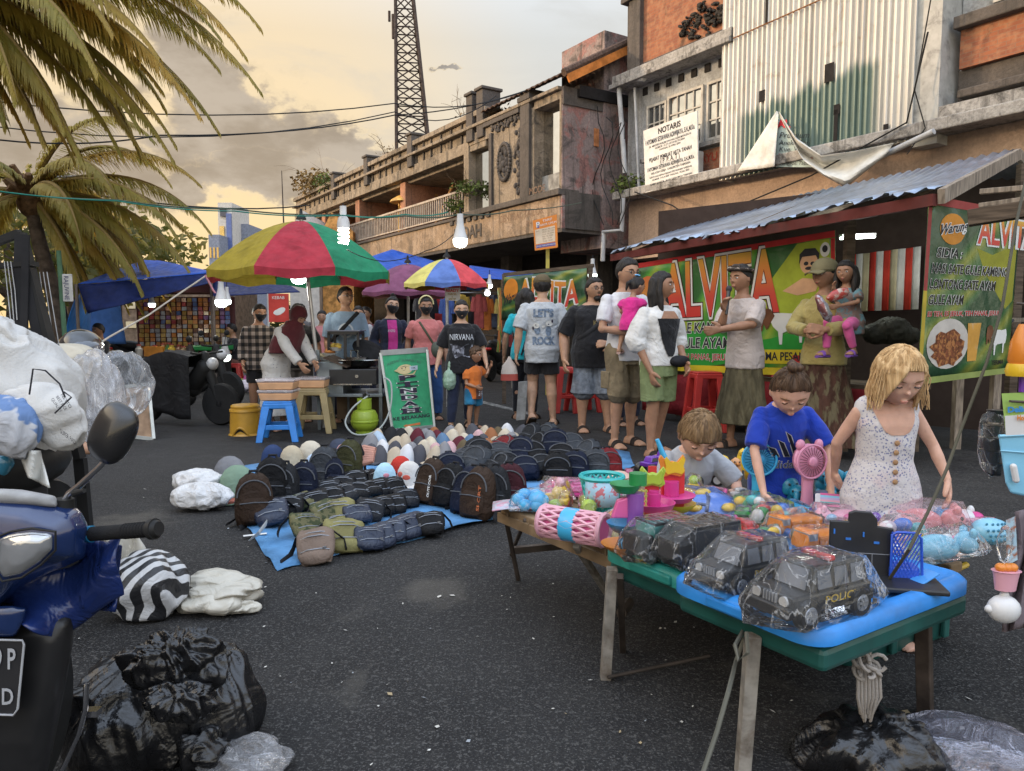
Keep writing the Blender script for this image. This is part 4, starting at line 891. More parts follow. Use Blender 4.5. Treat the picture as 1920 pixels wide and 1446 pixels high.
b=MB();a0=D(780,549,14);a1=D(960,549,14);b.tu([a0,a1],.015,6);b.tu([a0,(a0.x,a0.y,0)],.02,6);b.tu([a1,(a1.x,a1.y,0)],.02,6);tag(b.B('clothes_rail',M('rib_steel',(.2,.2,.2),.4,metal=.6)),'steel clothes rail behind the cream and blue umbrella','rack')
t=tag(MB().tu([D(936,540,12.4),D(940,600,12.4),D(934,660,12.4)],.09,10,flat=.35).B('hanging_cloth',M('orange_stripe_cloth',(.50,.16,.05),.8,col2=(.12,.20,.05),c2=(.45,.52),c2s=6,stretch=(6,1,.4))),'long orange and green striped cloth hanging beside the food stall','cloth')
t=tag(MB().tu([D(952,545,12.6),D(956,600,12.6),D(958,650,12.6)],.11,10,flat=.35).B('hanging_cloth',M('maroon_cloth',(.20,.035,.035),.85,folds=.4)),'dark red cloth hanging right of the orange striped cloth','cloth')
t=thing('paper_sign','white paper sign hanging from the cream and blue umbrella','sign',DP(848,552,10.6));f=lambda x,y:DP(848,552,10.55)+V((x,0,y))
b=MB();b.prism([(-.10,-.085),(.11,-.095),(.115,.09),(-.105,.09)],lambda x,y,t_:f(x,y)+V((0,t_,0)),.006);b.B('sheet',WINK,t,sf=0);b=MB();b.text('READY',.042,lambda x,y:f(x,y+.052)-V((0,.004,0)),bold=.03);b.B('red_lettering',M('red_ink',(.5,.04,.05),.6),t,sf=0)
b=MB();b.text('PARCEL',.026,lambda x,y:f(x,y+.0)-V((0,.004,0)),bold=.02);b.text('&',.022,lambda x,y:f(x,y-.035)-V((0,.004,0)));b.text('JASTIP',.026,lambda x,y:f(x,y-.068)-V((0,.004,0)),bold=.02);b.B('lettering',M('gold_ink',(.3,.2,.02),.6),t,sf=0)
b=MB();b.tu([DP(838,528,10.7),f(-.09,.09)],.004,4);b.tu([DP(868,528,10.7),f(.10,.09)],.004,4);b.B('string',WINK,t)
ps=thing('parking_sign','orange and white parking notice sign on a yellow green post','sign',(D(1027,600,12.6).x,12.6,0));SD=12.6
k00=D(1003,470,SD);k10=D(1046,464,SD-.15);k01=D(999,414,SD);k11=D(1044,402,SD-.15);sp=lambda x,y,o=0:k00*(1-x)*(1-y)+k10*x*(1-y)+k01*(1-x)*y+k11*x*y-V((0,o,0))
b=MB();b.prism([(0,0),(1,0),(1,1),(0,1)],lambda x,y,t_:sp(x,y,-t_),.03);b.B('panel',M('sign_orange',(.62,.22,.05),.5,var=.08),ps,sf=0)
b=MB();poly(b,lambda x,y:sp(x,y,.003),[(.06,.2),(.9,.2),(.9,.68),(.06,.68)]);b.B('white_field',M('sign_cream',(.6,.5,.38),.6),ps,sf=0)
b=MB();poly(b,lambda x,y:sp(x,y,.003),[(.06,.07),(.9,.07),(.9,.17),(.06,.17)]);poly(b,lambda x,y:sp(x,y,.003),[(.14,.72),(.25,.72),(.25,.92),(.14,.92)]);b.B('blue_field',M('sign_blue',(.10,.10,.30),.5),ps,sf=0)
b=MB();b.text('P',.10,lambda x,y:sp(.195+x*2.2,.82+y*1.6,.006),bold=.03);b.text('TARIF',.05,lambda x,y:sp(.6+x*2.2,.90+y*1.6,.006));b.text('PARKIR UMUM',.045,lambda x,y:sp(.6+x*1.8,.78+y*1.6,.006));b.text('DINAS PERHUBUNGAN',.03,lambda x,y:sp(.48+x*1.9,.12+y*1.6,.006));b.B('white_lettering',WINK,ps,sf=0)
b=MB()
for i,s_ in enumerate(['Motor : Rp 1.000','Mobil : Rp 2.000','Truk : Rp 3.000','Bus : Rp 5.000','Buka : 15.00','Tutup : 22.00']): b.text(s_,.025,lambda x,y:sp(.36+x*2.2,.62-.072*i+y*1.6,.006),'LEFT')
b.text('Jenis',.025,lambda x,y:sp(.1+x*2.2,.62+y*1.6,.006),'LEFT');b.B('lettering',M('brown_ink',(.25,.16,.10),.7),ps,sf=0)
p=D(1027,466,SD+.03);b=MB();b.beam((p.x,SD+.05,0),(p.x,SD+.05,p.z+.3),.06,.06);b.B('post',M('yellow_green_post',(.40,.34,.08),.6,dirt=.4),ps,sf=0)
t=thing('street_sign','white vertical shop sign on a green pole left of the blue tent','sign',(D(116,600,11.5).x,11.5,0));p=D(116,470,11.5);b=MB();b.tu([(p.x,11.5,0),(p.x-.05,11.5,p.z)],.035,8);b.B('pole',M('sign_green_pole',(.10,.20,.12),.5),t)
p=D(127,540,11.4);b=MB();b.box(p,(.15,.03,.42));b.B('panel',M('white_enamel',(.6,.6,.58),.4),t,sf=0,bevel=.01);b=MB();b.text('RAJUVINE',.07,lambda x,y:p+V((y-.01,-.02,-x)),wid=.36);b.B('lettering',M('blue_ink',(.05,.06,.15),.5),t,sf=0)
b=MB();q=D(183,330,13.);b.box(q+V((.05,0,0)),(.32,.12,.06));b.tu([q,(q.x-.8,13,q.z-.02)],.02,6);tag(b.B('street_lamp',M('lamp_grey',(.3,.3,.3),.5)),'flat grey street lamp head sticking out of the palm fronds','lamp')
WIRE=M('black_wire',(.02,.02,.02),.6)
def wire(label,pts,r,mat=WIRE,sag=0.):
 P=[D(*p) for p in pts];out=[]
 for i in rng(len(P)-1):
  for k in rng(8): f=k/8;out.append(P[i].lerp(P[i+1],f)-ZU*sag*4*f*(1-f))
 out.append(P[-1]);b=MB();b.tu(out,r,5);return tag(b.B('overhead_wire',mat),label,'wire','wires over the street')
wire('uppermost black wire crossing the sky from the palm to the shophouse',[(-60,185,12),(740,194,16),(1010,160,18)],.012,sag=.25)
wire('second black wire crossing the sky just under the uppermost',[(-60,232,12),(740,210,16),(930,180,18)],.011,sag=.35)
wire('third black wire dipping lower at the left across the sky',[(-60,255,11),(300,254,12),(740,216,16),(1000,165,18)],.013,sag=.12)
wire('thin black wire low on the left sloping down to the far shrub',[(-60,320,12),(580,385,22)],.018,sag=.3)
CORD=M('lamp_cord',(.05,.07,.05),.6);TEAL=M('teal_tape',(.015,.15,.115),.5)
wire('dark cord strung across the street that carries the hanging bulbs',[(-60,352,5.6),(220,375,5.8),(440,392,6.0),(644,402,6.2),(760,405,6.15),(863,402,6.0),(960,395,7.),(1090,380,10)],.006,CORD,.02)
wire('teal plastic tape twisted along the bulb cord',[(-60,350,5.6),(220,377,5.78),(440,396,5.98),(644,404,6.15),(760,402,6.1),(840,398,5.98)],.005,TEAL,.02)
wire('thin slack wire between the two hanging bulbs',[(650,468,6.2),(720,490,6.3),(800,470,6.2),(850,440,6.0)],.004,sag=.02)
b=MB()
for i in rng(4):
 p=[AP(1120+i*17,200+i*20,-.9+.05*i)];
 for k in rng(9): p.append(AP(1122+i*16+12*sin(k*.9+i),230+k*24,-.9));
 b.tu(p,.012,5)
b.tu([AP(1190,360,-.9),AP(1260,385,RO+.5),AP(1330,430,RO+.5),AP(1400,380,RO+.5),AP(1520,330,RO+.5),AP(1700,230,RO+.5),AP(1740,60,RO+.5)],.014,5)
b.tu([AP(1745,0,RO+.45),AP(1715,170,RO+.45),AP(1735,240,RO+.45),AP(1700,290,RO+.5)],.01,5)
tag(b.B('loose_cable',WIRE),'tangle of black cables trailing down the stained walls and ledge','cable')
fs=thing('food_stall','food stall with bluish corrugated iron roof, posts and dark interior','stall',(3.3,8.0,0))
eL=V((1.37,10.2,2.2));eR=V((3.18,5.63,2.22));rL=V((3.05,11.7,2.92));rR=V((5.2,7.8,3.02))
IRON=M('blue_grey_iron',(.30,.35,.43),.35,metal=.75,var=.25,vs=2,dirt=.4,dcol=(.13,.10,.08),stretch=(1,1,1))
b=MB();q=RND(31);NN=150;jag=[q.uniform(-.03,.05)+.05*sin(i*.5) for i in rng(NN+1)]
def rf(u,v):
 i=int(round(u*NN));v2=v if v>.01 else v-jag[i]*.6;p=(eL*(1-u)+eR*u)*(1-v2)+(rL*(1-u)+rR*u)*v2
 return p+ZU*(.016*sin(u*2*pi*38)+.03*sin(u*9.2)*(1-v)-.05*4*v*(1-v))
b.grid(rf,NN,6);b.B('roof_sheet',IRON,fs,solid=.004,ang=80)
b=MB();bL=rL+NO*-1.6-ZU*.5;bR=rR+NO*-1.4-ZU*.6
b.grid(lambda u,v:(rL*(1-u)+rR*u)*(1-v)+(bL*(1-u)+bR*u)*v+ZU*.016*sin(u*2*pi*38),100,2);b.B('back_roof_sheet',M('dark_iron',(.12,.12,.13),.5,metal=.6,dirt=.5),fs,solid=.004,ang=80)
WOOD=M('dark_timber',(.10,.075,.055),.8,var=.35,vs=5,stretch=(1,1,8));GREYW=M('grey_weathered_wood',(.24,.20,.16),.85,var=.4,vs=6,stretch=(6,6,1))
b=MB();b.beam(eL-ZU*.08,eR-ZU*.08,.05,.09);b.B('eave_beam',M('red_brown_beam',(.12,.032,.028),.8,dirt=.4),fs,sf=0)
b=MB();b.beam(eR-ZU*.06+V((.03,-.03,0)),rR-ZU*.06+V((.03,-.03,0)),.05,.11);b.beam(rR-ZU*.06+V((.03,-.03,0)),bR-ZU*.06,.05,.10);b.B('gable_rafter',GREYW,fs,sf=0)
for i in rng(5):
 f=.1+.2*i;b=MB();b.beam(eL.lerp(eR,f)-ZU*.09,rL.lerp(rR,f)-ZU*.09,.05,.08);b.B('rafter',WOOD,fs,sf=0)
def bpt(px,py): return PLN(px,py,V((1.61,9.66,0)),V((2.65,1.52,0)).normalized())
for lb,p in (('post',V((3.16,6.98,0))),('post',V((1.55,9.9,0))),('post',V((5.1,7.5,0))),('post',V((3.1,11.4,0)))):
 b=MB();b.beam(p,p+ZU*(2.25 if p.x<4 and p.y<11 else 2.8),.08,.08);b.B('post',WOOD,fs,sf=0)
b=MB();b.add([V((2.2,11.2,0)),V((5.6,8.2,0)),V((5.6,8.2,2.9)),V((2.2,11.2,2.9))],[(0,1,2,3)]);b.B('back_panel',M('brown_dark_board',(.05,.035,.03),.9),fs,sf=0,solid=.02)
rw=[M('curtain_red',(.50,.045,.03),.8,folds=.3),M('curtain_white',(.55,.52,.50),.8,folds=.3),M('curtain_cream',(.5,.42,.28),.8,folds=.3)]
cA_=D(1578,585,9.3);cB_=D(1722,580,8.3);zt_=D(1578,480,9.3).z
b=MB()
for k in rng(11):
 b.m=[1,0,1,2,0,1,0,2,1,0,1][k]
 b.grid(lambda u,v:cA_.lerp(cB_,(k+u)/11)*1.0+ZU*(v*(zt_-cA_.z))+V((.5,.8,0))*.02*sin((k+u)*2.2),3,1)
for w_ in b.v: pass
tag(b.B('striped_curtain',rw,solid=.004),'red and white striped cloth curtain hanging inside the food stall','curtain')
t=thing('tube_lamp','fluorescent tube lamp under the corrugated roof beside the stall post','lamp',D(1607,446,7.6));a0=D(1576,447,7.55);a1=D(1640,444,7.75)
b=MB();b.tu([a0,a1],.014,8);b.B('tube',TUBE,t);l=bpy.data.lights.new('tube_light','POINT');l.energy=34;l.color=(.95,1,.93);l.shadow_soft_size=.15;lo=bpy.data.objects.new('tube_light',l);COL.objects.link(lo);lo.parent=t;lo.location=(0,-.05,-.06)
b=MB();b.beam(a0+ZU*.025,a1+ZU*.025,.04,.025);b.B('fitting',M('lamp_white_plastic',(.55,.55,.55),.4),t,sf=0)
def bannermat(name,c1,c2,c3,rot=.6):
 m,t,b,o=newmat(name);uv=t.n('ShaderNodeTexCoord').outputs['UV'];ob=t.n('ShaderNodeTexCoord').outputs['Object']
 wv_=t.n('ShaderNodeTexWave');t.set(wv_.inputs['Vector'],t.mapping(uv,(1,1,1),(0,0,0),(0,0,rot)));wv_.inputs['Scale'].default_value=.55;wv_.inputs['Distortion'].default_value=3;wv_.inputs['Detail'].default_value=0
 c=t.ramp(wv_.outputs['Fac'],[(0,c1),(.35,c1),(.55,c2),(.8,c3),(1,c2)])
 t.set(b.inputs['Base Color'],c);b.inputs['Roughness'].default_value=.35;b.inputs['Specular IOR Level'].default_value=.6
 w=t.n('ShaderNodeTexWave');t.set(w.inputs['Vector'],t.mapping(uv,(1,1,1),(0,0,0),(0,0,-.5)));w.inputs['Scale'].default_value=1.6;w.inputs['Distortion'].default_value=5;w.inputs['Detail'].default_value=1
 bumpn(t,b,t.math('ADD',w.outputs['Fac'],t.noise(ob,6,3)),.35,.04);return m
BGR=bannermat('banner_green',(.02,.10,.02),(.05,.24,.03),(.25,.34,.03))
BGD=bannermat('banner_dark_green',(.012,.055,.022),(.03,.11,.03),(.20,.22,.03),.9)
def gradmat(name,stops):
 m,t,b,o=newmat(name);g_=t.n('ShaderNodeTexCoord').outputs['Generated'];s_=t.n('ShaderNodeSeparateXYZ');t.set(s_.inputs[0],g_);t.set(b.inputs['Base Color'],t.ramp(s_.outputs[2],stops));b.inputs['Roughness'].default_value=.45;return m
LETG=gradmat('banner_letter_orange_red',[(0,(.48,.03,.025)),(.35,(.48,.05,.03)),(.8,(.55,.22,.03)),(1,(.58,.35,.04))])
BRED=M('banner_red',(.40,.03,.03),.5);BYEL=M('banner_yellow',(.58,.45,.03),.5);BORG=M('banner_orange',(.55,.20,.03),.5);BWH=M('banner_white',(.60,.60,.58),.5,var=.06)
def banner(label,corners,mat,loc,nrm,uvs=1.6,name='printed_banner',curl=0.):
 a,b_,c,d=corners;t=thing(name,label,'banner',loc)
 def f(x,y,o=0.):   # x 0..1 left to right, y 0..1 bottom to top
  return a*(1-x)*(1-y)+b_*x*(1-y)+c*x*y+d*(1-x)*y+nrm*(o+curl*sin(x*pi)*(1-y)**2)
 b=MB();b.grid(lambda u,v:f(u,v),16,10);o=b.B('sheet',mat,t,solid=0.003);uv=o.data.uv_layers.new(name='uv')
 for i,pl in enumerate(o.data.polygons):
  r_,c_=divmod(i,16)
  for li,(dx,dy) in zip(pl.loop_indices,((0,0),(1,0),(1,1),(0,1))): uv.data[li].uv=((c_+dx)/16*uvs,(r_+dy)/10)
 return t,f
def lay(t,f,name,mat,build,o): b=MB();build(b,lambda x,y:f(x,y,o));return b.B(name,mat,t,sf=0)
def goat(t,f,cx,cy,sx_,sy,o,flip=1):
 P=lambda pts:[(cx+flip*x*sx_,cy+y*sy) for x,y in pts]
 lay(t,f,'goat_picture',BWH,lambda b,g_:poly(b,g_,P([(-.25,.35),(-.05,.42),(.3,.38),(.55,.42),(.62,.2),(.58,-.1),(.5,-.15),(.48,-.5),(.42,-.5),(.40,-.12),(.1,-.15),(.0,-.2),(-.02,-.55),(-.09,-.55),(-.12,-.15),(-.25,.0),(-.32,.2)])),o)
 lay(t,f,'goat_head',M('goat_brown',(.14,.06,.03),.6,var=.3),lambda b,g_:poly(b,g_,P([(-.2,.34),(-.3,.55),(-.48,.6),(-.6,.5),(-.62,.25),(-.58,-.12),(-.54,-.14),(-.50,.1),(-.46,.0),(-.42,-.1),(-.36,.0),(-.3,.15)])),o+.002)
n1=V((-2.65,-1.52,0)).normalized()
m00=bpt(1186,692);m10=bpt(1566,708);m11=bpt(1566,432);m01=bpt(1180,497)
bn,f1=banner('wide green banner with huge orange red letters and a goat across the food stall front',(m00,m10,m11,m01),BGR,(m00+m10)/2*1.0-ZU*m00.z,n1)
lay(bn,f1,'red_edge',BRED,lambda b,g_:(poly(b,g_,[(0,.955),(1,.955),(1,1),(0,1)]),poly(b,g_,[(.985,0),(1,0),(1,.95),(.985,.95)])),.003)
lay(bn,f1,'yellow_edge',BYEL,lambda b,g_:poly(b,g_,[(0,0),(1,0),(1,.055),(0,.055)]),.003)
lay(bn,f1,'green_wave',M('banner_bright_green',(.03,.26,.04),.5),lambda b,g_:poly(b,g_,[(0,.25)]+[(k/20,.36+.10*sin(k*.35)) for k in rng(21)]+[(1,.18)]+[(1-k/20,.10+.05*sin(k*.4)) for k in rng(21)]),.002)
lay(bn,f1,'yellow_swoosh',M('banner_lime',(.30,.36,.04),.5),lambda b,g_:(poly(b,g_,[(.62,.42),(.86,.95),(.98,.95),(.98,.40),(.9,.36)]),poly(b,g_,[(.18,.44),(.32,.44),(.48,.34),(.25,.36)])),.0025)  # yellow green swoosh of the banner print
W1=lambda s,o,bold:(lambda b,g_:b.text(s,.46,lambda x,y:g_(.50+x*.36,.68+y*1.0),bold=bold,wid=1.6))
lay(bn,f1,'letter_dark_outline',M('banner_letter_dark',(.05,.01,.01),.5),W1('ALVITA',0,.075),.005);  # dark printed outline behind the letters
lay(bn,f1,'letter_outline',BWH,W1('ALVITA',0,.062),.0065);lay(bn,f1,'letter_rim',M('banner_letter_dark',(.05,.01,.01),.5),W1('ALVITA',0,.032),.008)
lay(bn,f1,'big_lettering',LETG,W1('ALVITA',0,.022),.0095)
lay(bn,f1,'orange_ball',gradmat('ball_orange',[(0,(.55,.36,.05)),(.5,(.5,.22,.04)),(1,(.5,.12,.03))]),lambda b,g_:disc(b,g_,.115,.66,.075,.21),.004)
lay(bn,f1,'script_outline',BWH,lambda b,g_:b.text('Warung',.11,lambda x,y:g_(.105+x*.36,.64+y*1.05+x*.16),bold=.07,shear=.35,wid=.5),.006);lay(bn,f1,'script_lettering',INK,lambda b,g_:b.text('Warung',.11,lambda x,y:g_(.105+x*.36,.64+y*1.05+x*.16),bold=.02,shear=.35,wid=.5),.0075)
def outl(t,f,txt,cx,cy,h,w,o,shear=0.,fill=INK,edge=BWH,sx_=.36,sy=1.0,al='CENTER',sl=0.):
 lay(t,f,'lettering_outline',edge,lambda b,g_:b.text(txt,h,lambda x,y:g_(cx+x*sx_,cy+y*sy+x*sl),al,bold=.06,shear=shear,wid=w),o);lay(t,f,'lettering',fill,lambda b,g_:b.text(txt,h,lambda x,y:g_(cx+x*sx_,cy+y*sy+x*sl),al,bold=.018,shear=shear,wid=w),o+.0015)
outl(bn,f1,'SATE GULE KAMBING',.36,.37,.085,1.35,.006,.1);outl(bn,f1,'SATE GULE AYAM',.36,.24,.085,1.15,.006,.1)
lay(bn,f1,'red_lettering',BWH,lambda b,g_:b.text('ES TEH, ES JERUK, TEH PANAS, JERUK',.05,lambda x,y:g_(.30+x*.36,.125+y),bold=.05,wid=1.45),.006);lay(bn,f1,'red_lettering',BRED,lambda b,g_:b.text('ES TEH, ES JERUK, TEH PANAS, JERUK',.05,lambda x,y:g_(.30+x*.36,.125+y),bold=.012,wid=1.45),.0075)
goat(bn,f1,.80,.36,.16,.24,.006)
lay(bn,f1,'order_box',BYEL,lambda b,g_:poly(b,g_,[(.64,.085),(.96,.085),(.96,.19),(.64,.19)]),.006);lay(bn,f1,'order_box_red',BRED,lambda b,g_:poly(b,g_,[(.84,.085),(.96,.085),(.96,.15),(.84,.15)]),.007);lay(bn,f1,'lettering',INK,lambda b,g_:b.text('TERIMA PESANAN',.06,lambda x,y:g_(.80+x*.36,.137+y),bold=.02,wid=.80),.0085)
lay(bn,f1,'cook_face',M('cook_skin',(.55,.33,.20),.6),lambda b,g_:(disc(b,g_,.905,.80,.034,.075),poly(b,g_,[(.80,.62),(.88,.70),(.95,.68),(.93,.60),(.86,.58)])),.006)
lay(bn,f1,'cook_hair',INK,lambda b,g_:(poly(b,g_,[(.868,.80),(.87,.87),(.89,.905),(.93,.90),(.945,.86),(.942,.80),(.932,.85),(.88,.85)]),disc(b,g_,.895,.80,.009,.014),disc(b,g_,.92,.795,.009,.014),disc(b,g_,.905,.765,.014,.012)),.008)
lay(bn,f1,'badge',BWH,lambda b,g_:disc(b,g_,.965,.88,.018,.05),.006);lay(bn,f1,'badge_mark',INK,lambda b,g_:(disc(b,g_,.965,.885,.010,.025)),.0075)
q00=D(1720,722,5.62);q01=D(1742,366,5.66);q11=D(1915,398,6.5);q10=D(1888,700,6.4)
n2=(q10-q00).cross(ZU).normalized();
if n2.y>0: n2=-n2
b2,f2=banner('dark green menu banner with dish picture hanging at the right end of the food stall',(q00,q10,q11,q01),BGD,(q00.x,q00.y,0),n2,.9)
lay(b2,f2,'red_edge',M('banner_dull_red',(.26,.05,.045),.6),lambda b,g_:(poly(b,g_,[(0,.955),(1,.955),(1,1),(0,1)]),poly(b,g_,[(0,.5),(.035,.5),(.035,.955),(0,.955)])),.003)
lay(b2,f2,'yellow_edge',M('banner_dull_yellow',(.40,.30,.04),.6),lambda b,g_:(poly(b,g_,[(0,0),(.035,0),(.035,.5),(0,.5)])),.003)
lay(b2,f2,'green_edge',M('banner_dull_lime',(.22,.27,.08),.6),lambda b,g_:(poly(b,g_,[(.04,0),(1,0),(1,.035),(.04,.035)])),.003)
lay(b2,f2,'yellow_swoosh',M('banner_dull_swoosh',(.24,.24,.03),.6),lambda b,g_:poly(b,g_,[(.98,.45),(.9,.40),(.62,.62),(.52,.75),(.7,.72),(.98,.80)]),.002)  # printed swoosh in a duller yellow
lay(b2,f2,'orange_ball',M('banner_ball',(.48,.20,.03),.5),lambda b,g_:disc(b,g_,.25,.84,.13,.085),.004)
lay(b2,f2,'script_outline',BWH,lambda b,g_:b.text('Warung',.08,lambda x,y:g_(.25+x*.66,.845+y*.65+x*.1),bold=.07,shear=.35,wid=.42),.006);lay(b2,f2,'script_lettering',INK,lambda b,g_:b.text('Warung',.08,lambda x,y:g_(.25+x*.66,.845+y*.65+x*.1),bold=.02,shear=.35,wid=.42),.0075)
A2=lambda bold:(lambda b,g_:b.text('ALVITA',.22,lambda x,y:g_(.52+x*.66,.85+y*.72),'LEFT',bold=bold,wid=1.05))
lay(b2,f2,'letter_outline',BWH,A2(.07),.006);lay(b2,f2,'big_lettering',LETG,A2(.022),.008)
BTX=M('banner_black_text',(.02,.02,.02),.5);GW=M('banner_grey_white',(.42,.42,.38),.6)
for tx,x0,y0,h_,w_ in [('SIDIA :',.10,.705,.075,.37),('NASI SATE GULE KAMBING',.06,.62,.075,1.15),('LONTONG SATE AYAM',.05,.535,.075,.98),('GULE AYAM',.045,.45,.075,.5)]: outl(b2,f2,tx,x0,y0,h_,w_,.006,.15,BTX,GW,.72,.66,'LEFT')
outl(b2,f2,'ES TEH, ES JERUK, TEH PANAS, JERUK',.045,.375,.04,1.1,.006,.1,BRED,GW,.72,.66,'LEFT')
lay(b2,f2,'plate_picture',M('banner_plate',(.45,.42,.38),.5),lambda b,g_:disc(b,g_,.28,.21,.22,.14),.005)
q=RND(5)
lay(b2,f2,'dish_picture',M('banner_dish',(.14,.045,.02),.5,var=.5,vs=30,col2=(.35,.15,.05),c2=(.5,.6),c2s=28),lambda b,g_:poly(b,g_,[(.28+(.17+.03*sin(k*2.7))*cos(k*.3),.185+(.10+.015*sin(k*1.9))*sin(k*.3)) for k in rng(21)]),.0065)
lay(b2,f2,'drink_picture',M('banner_drink',(.50,.26,.05),.5,col2=(.5,.38,.25),c2s=4),lambda b,g_:poly(b,g_,[(.50,.10),(.60,.10),(.63,.32),(.48,.32)]),.005)
goat(b2,f2,.82,.21,.20,.16,.006);lay(b2,f2,'lettering',BTX,lambda b,g_:b.text('TERIMA',.04,lambda x,y:g_(.86+x*.66,.075+y*.66),bold=.02,wid=.22),.006)
r00=D(940,600,11.2);r10=D(1098,596,10.4);r11=D(1100,503,10.4);r01=D(945,520,11.2);n3=(r10-r00).cross(ZU).normalized()
if n3.y>0: n3=-n3
b3,f3=banner('creased green and red lettered banner behind the man in the grey printed shirt',(r00,r10,r11,r01),BGD,(r00.x,r00.y,0),n3,.9)
A3=lambda bold:(lambda b,g_:b.text('ALVITA',.42,lambda x,y:g_(.56+x*.6,.55+y*1.2-.08*sin(x*5)),bold=bold,wid=1.2))
lay(b3,f3,'letter_outline',BWH,A3(.06),.006);lay(b3,f3,'big_lettering',LETG,A3(.022),.008);lay(b3,f3,'orange_ball',BORG,lambda b,g_:disc(b,g_,.1,.7,.09,.25),.004);lay(b3,f3,'script_lettering',INK,lambda b,g_:b.text('Warung',.22,lambda x,y:g_(.12+x*.6,.5+y+x*.5),bold=.02,shear=.35,wid=.36),.0075)
b=MB();b.beam(r01+V((0,.05,.04)),r11+V((.1,.05,.04)),.05,.05);b.beam(r11+V((.06,.05,.05)),V((r11.x+.06,r11.y+.05,0)),.06,.06);b.beam(r01+V((0,.05,.05)),V((r01.x,r01.y+.05,0)),.06,.06);tag(b.B('banner_frame',WOOD),'dark timber frame holding the creased banner behind the walkers','frame')
t=thing('plank_stack','weathered planks sticking in at the right edge before the menu banner','timber',D(1880,400,5.))
for a0,a1,w_,h_,dep in [((1838,386),(1935,378),.05,.035,5.),((1836,412),(1935,398),.05,.03,5.0),((1832,405),(1935,385),.14,.06,4.9)]:
 b=MB();
 if w_>.1: b.beam(D(1815,410,dep),D(1940,390,dep-.2),.12,.1)
 else: b.beam(D(a0[0],a0[1]-26,dep),D(a1[0],a1[1]-26,dep-.2),w_,h_)
 b.B('plank',GREYW if w_<.1 else WOOD,t,sf=0,bevel=.004)
tb=thing('stall_table','long table with dark red cloth behind the wide green banner','table',(3.0,8.5,0))
b=MB();TQ0=V((1.95,9.7,.62));TQ1=V((3.7,6.75,.62));b.beam(TQ0,TQ1,.55,.04);b.B('top',WOOD,tb,sf=0);REDC=M('dark_red_cloth',(.20,.02,.025),.8,folds=.5);b=MB();dd=(TQ1-TQ0);nn=V((-dd.y,dd.x,0)).normalized()*-.29
b.grid(lambda u,v:TQ0+dd*u+nn+ZU*(-.02-.5*v)+nn*.06*sin(u*30)*v,60,4);b.B('cloth',REDC,tb,solid=.005)
for f in(.03,.5,.97):
 for s_ in(-1,1): b=MB();p=TQ0+dd*f+nn*.8*s_;b.beam(p-ZU*.02,V((p.x,p.y,0)),.05,.05);b.B('leg',WOOD,tb,sf=0)
b=MB();p=D(1672,620,7.0);b.ell(p,(.17,.14,.12));b.ell(p+V((-.12,.03,-.03)),(.14,.12,.09));b.ell(p+V((.13,-.02,-.05)),(.12,.1,.08));me=remesh(b,.02,3);displace(me,lambda c,n:.02*ridged(c,14,3));me.materials.append(M('dark_olive_bag',(.035,.035,.028),.8,folds=.5));o=link('cloth_bundle',me);tag(o,'dark olive bundle lying on the stall table behind the blond girl','bag')
def stool_parts(t,col,s=1.0,h=.46,w=.34,holes=True,p=V((0,0,0))):
 m_=col;w2=w/2;tw=w2*.72
 b=MB();b.box((0,0,h-.012),(tw*2,tw*2,.024));b.box((0,0,h-.05),(tw*2.08,tw*2.08,.06));b.B('seat',m_,t,sf=0,bevel=.012,wd=0)
 for sx_ in(-1,1):
  for sy in(-1,1):
   b=MB();a=V((sx_*(tw-.03),sy*(tw-.03),h-.05));e=V((sx_*(w2-.02),sy*(w2-.02),0));d_=.032
   q_=[]
   for pt,k in((e,1.0),(a,1.25)):
    for dx,dy in((-1,-1),(1,-1),(1,1),(-1,1)): q_.append(pt+V((dx*d_*k,dy*d_*k*.9,0)))
   b.hexa(q_);b.B('leg',m_,t,sf=0,bevel=.008,wd=0)
 for sx_,sy in((1,0),(-1,0),(0,1),(0,-1)):
  b=MB();z=h*.36;r_=tw+(w2-tw)*.62
  if sx_: b.box((sx_*(r_-.02),0,z),(.022,r_*1.7,.05))
  else: b.box((0,sy*(r_-.02),z),(r_*1.7,.022,.05))
  b.B('rail',m_,t,sf=0,bevel=.006,wd=0)
def stool(label,p,rz,mat,h=.46,w=.36,group=None,name='plastic_stool'):
 t=thing(name,label,'stool',(p[0],p[1],0),rz,group);stool_parts(t,mat,1,h,w);return t
SB=M('stool_blue',(.03,.19,.55),.35);ST=M('stool_khaki',(.30,.23,.11),.45);SR=M('stool_red',(.48,.035,.03),.38);SY=M('stool_mustard',(.45,.24,.025),.35)
p=G(515,828);stool('bright blue plastic stool carrying two food boxes beside the cart',(p.x+.02,p.y+.12),.15,SB,.42,.40)
p=G(588,812);stool('khaki woven plastic stool with a food box left of the frying cart',(p.x-.02,p.y+.12),.1,ST,.50,.42)
q=[(1320,808,.1,'red plastic stool standing left of the man in the sarong'),(1092,772,.3,'red plastic stool behind the man in grey shorts'),(1062,772,.2,'red plastic stool between the printed shirt and the black shirt man'),(1845,775,.2,'red plastic stool under the hanging menu banner at right'),(1448,812,.3,'red plastic stool behind the girl in the blue shirt')]
for px,py,rz,lb in q:
 p=G(px,py);stool(lb,(p.x,p.y),rz,SR,.68 if px>1100 else .62,.40,'red stools at the food stall')
for px,py,d,lb in ((438,715,14.5,'red plastic stool under the seated person by the green table'),):
 p=D(px,py,d);stool(lb,(p.x,d),.2,SR,.45,.36,'red stools at the food stall')
t=thing('plastic_stool','mustard round plastic step stool lying alone left of the blue stool','stool',(G(452,818).x,G(452,818).y+.15,0));c=t.location.copy()
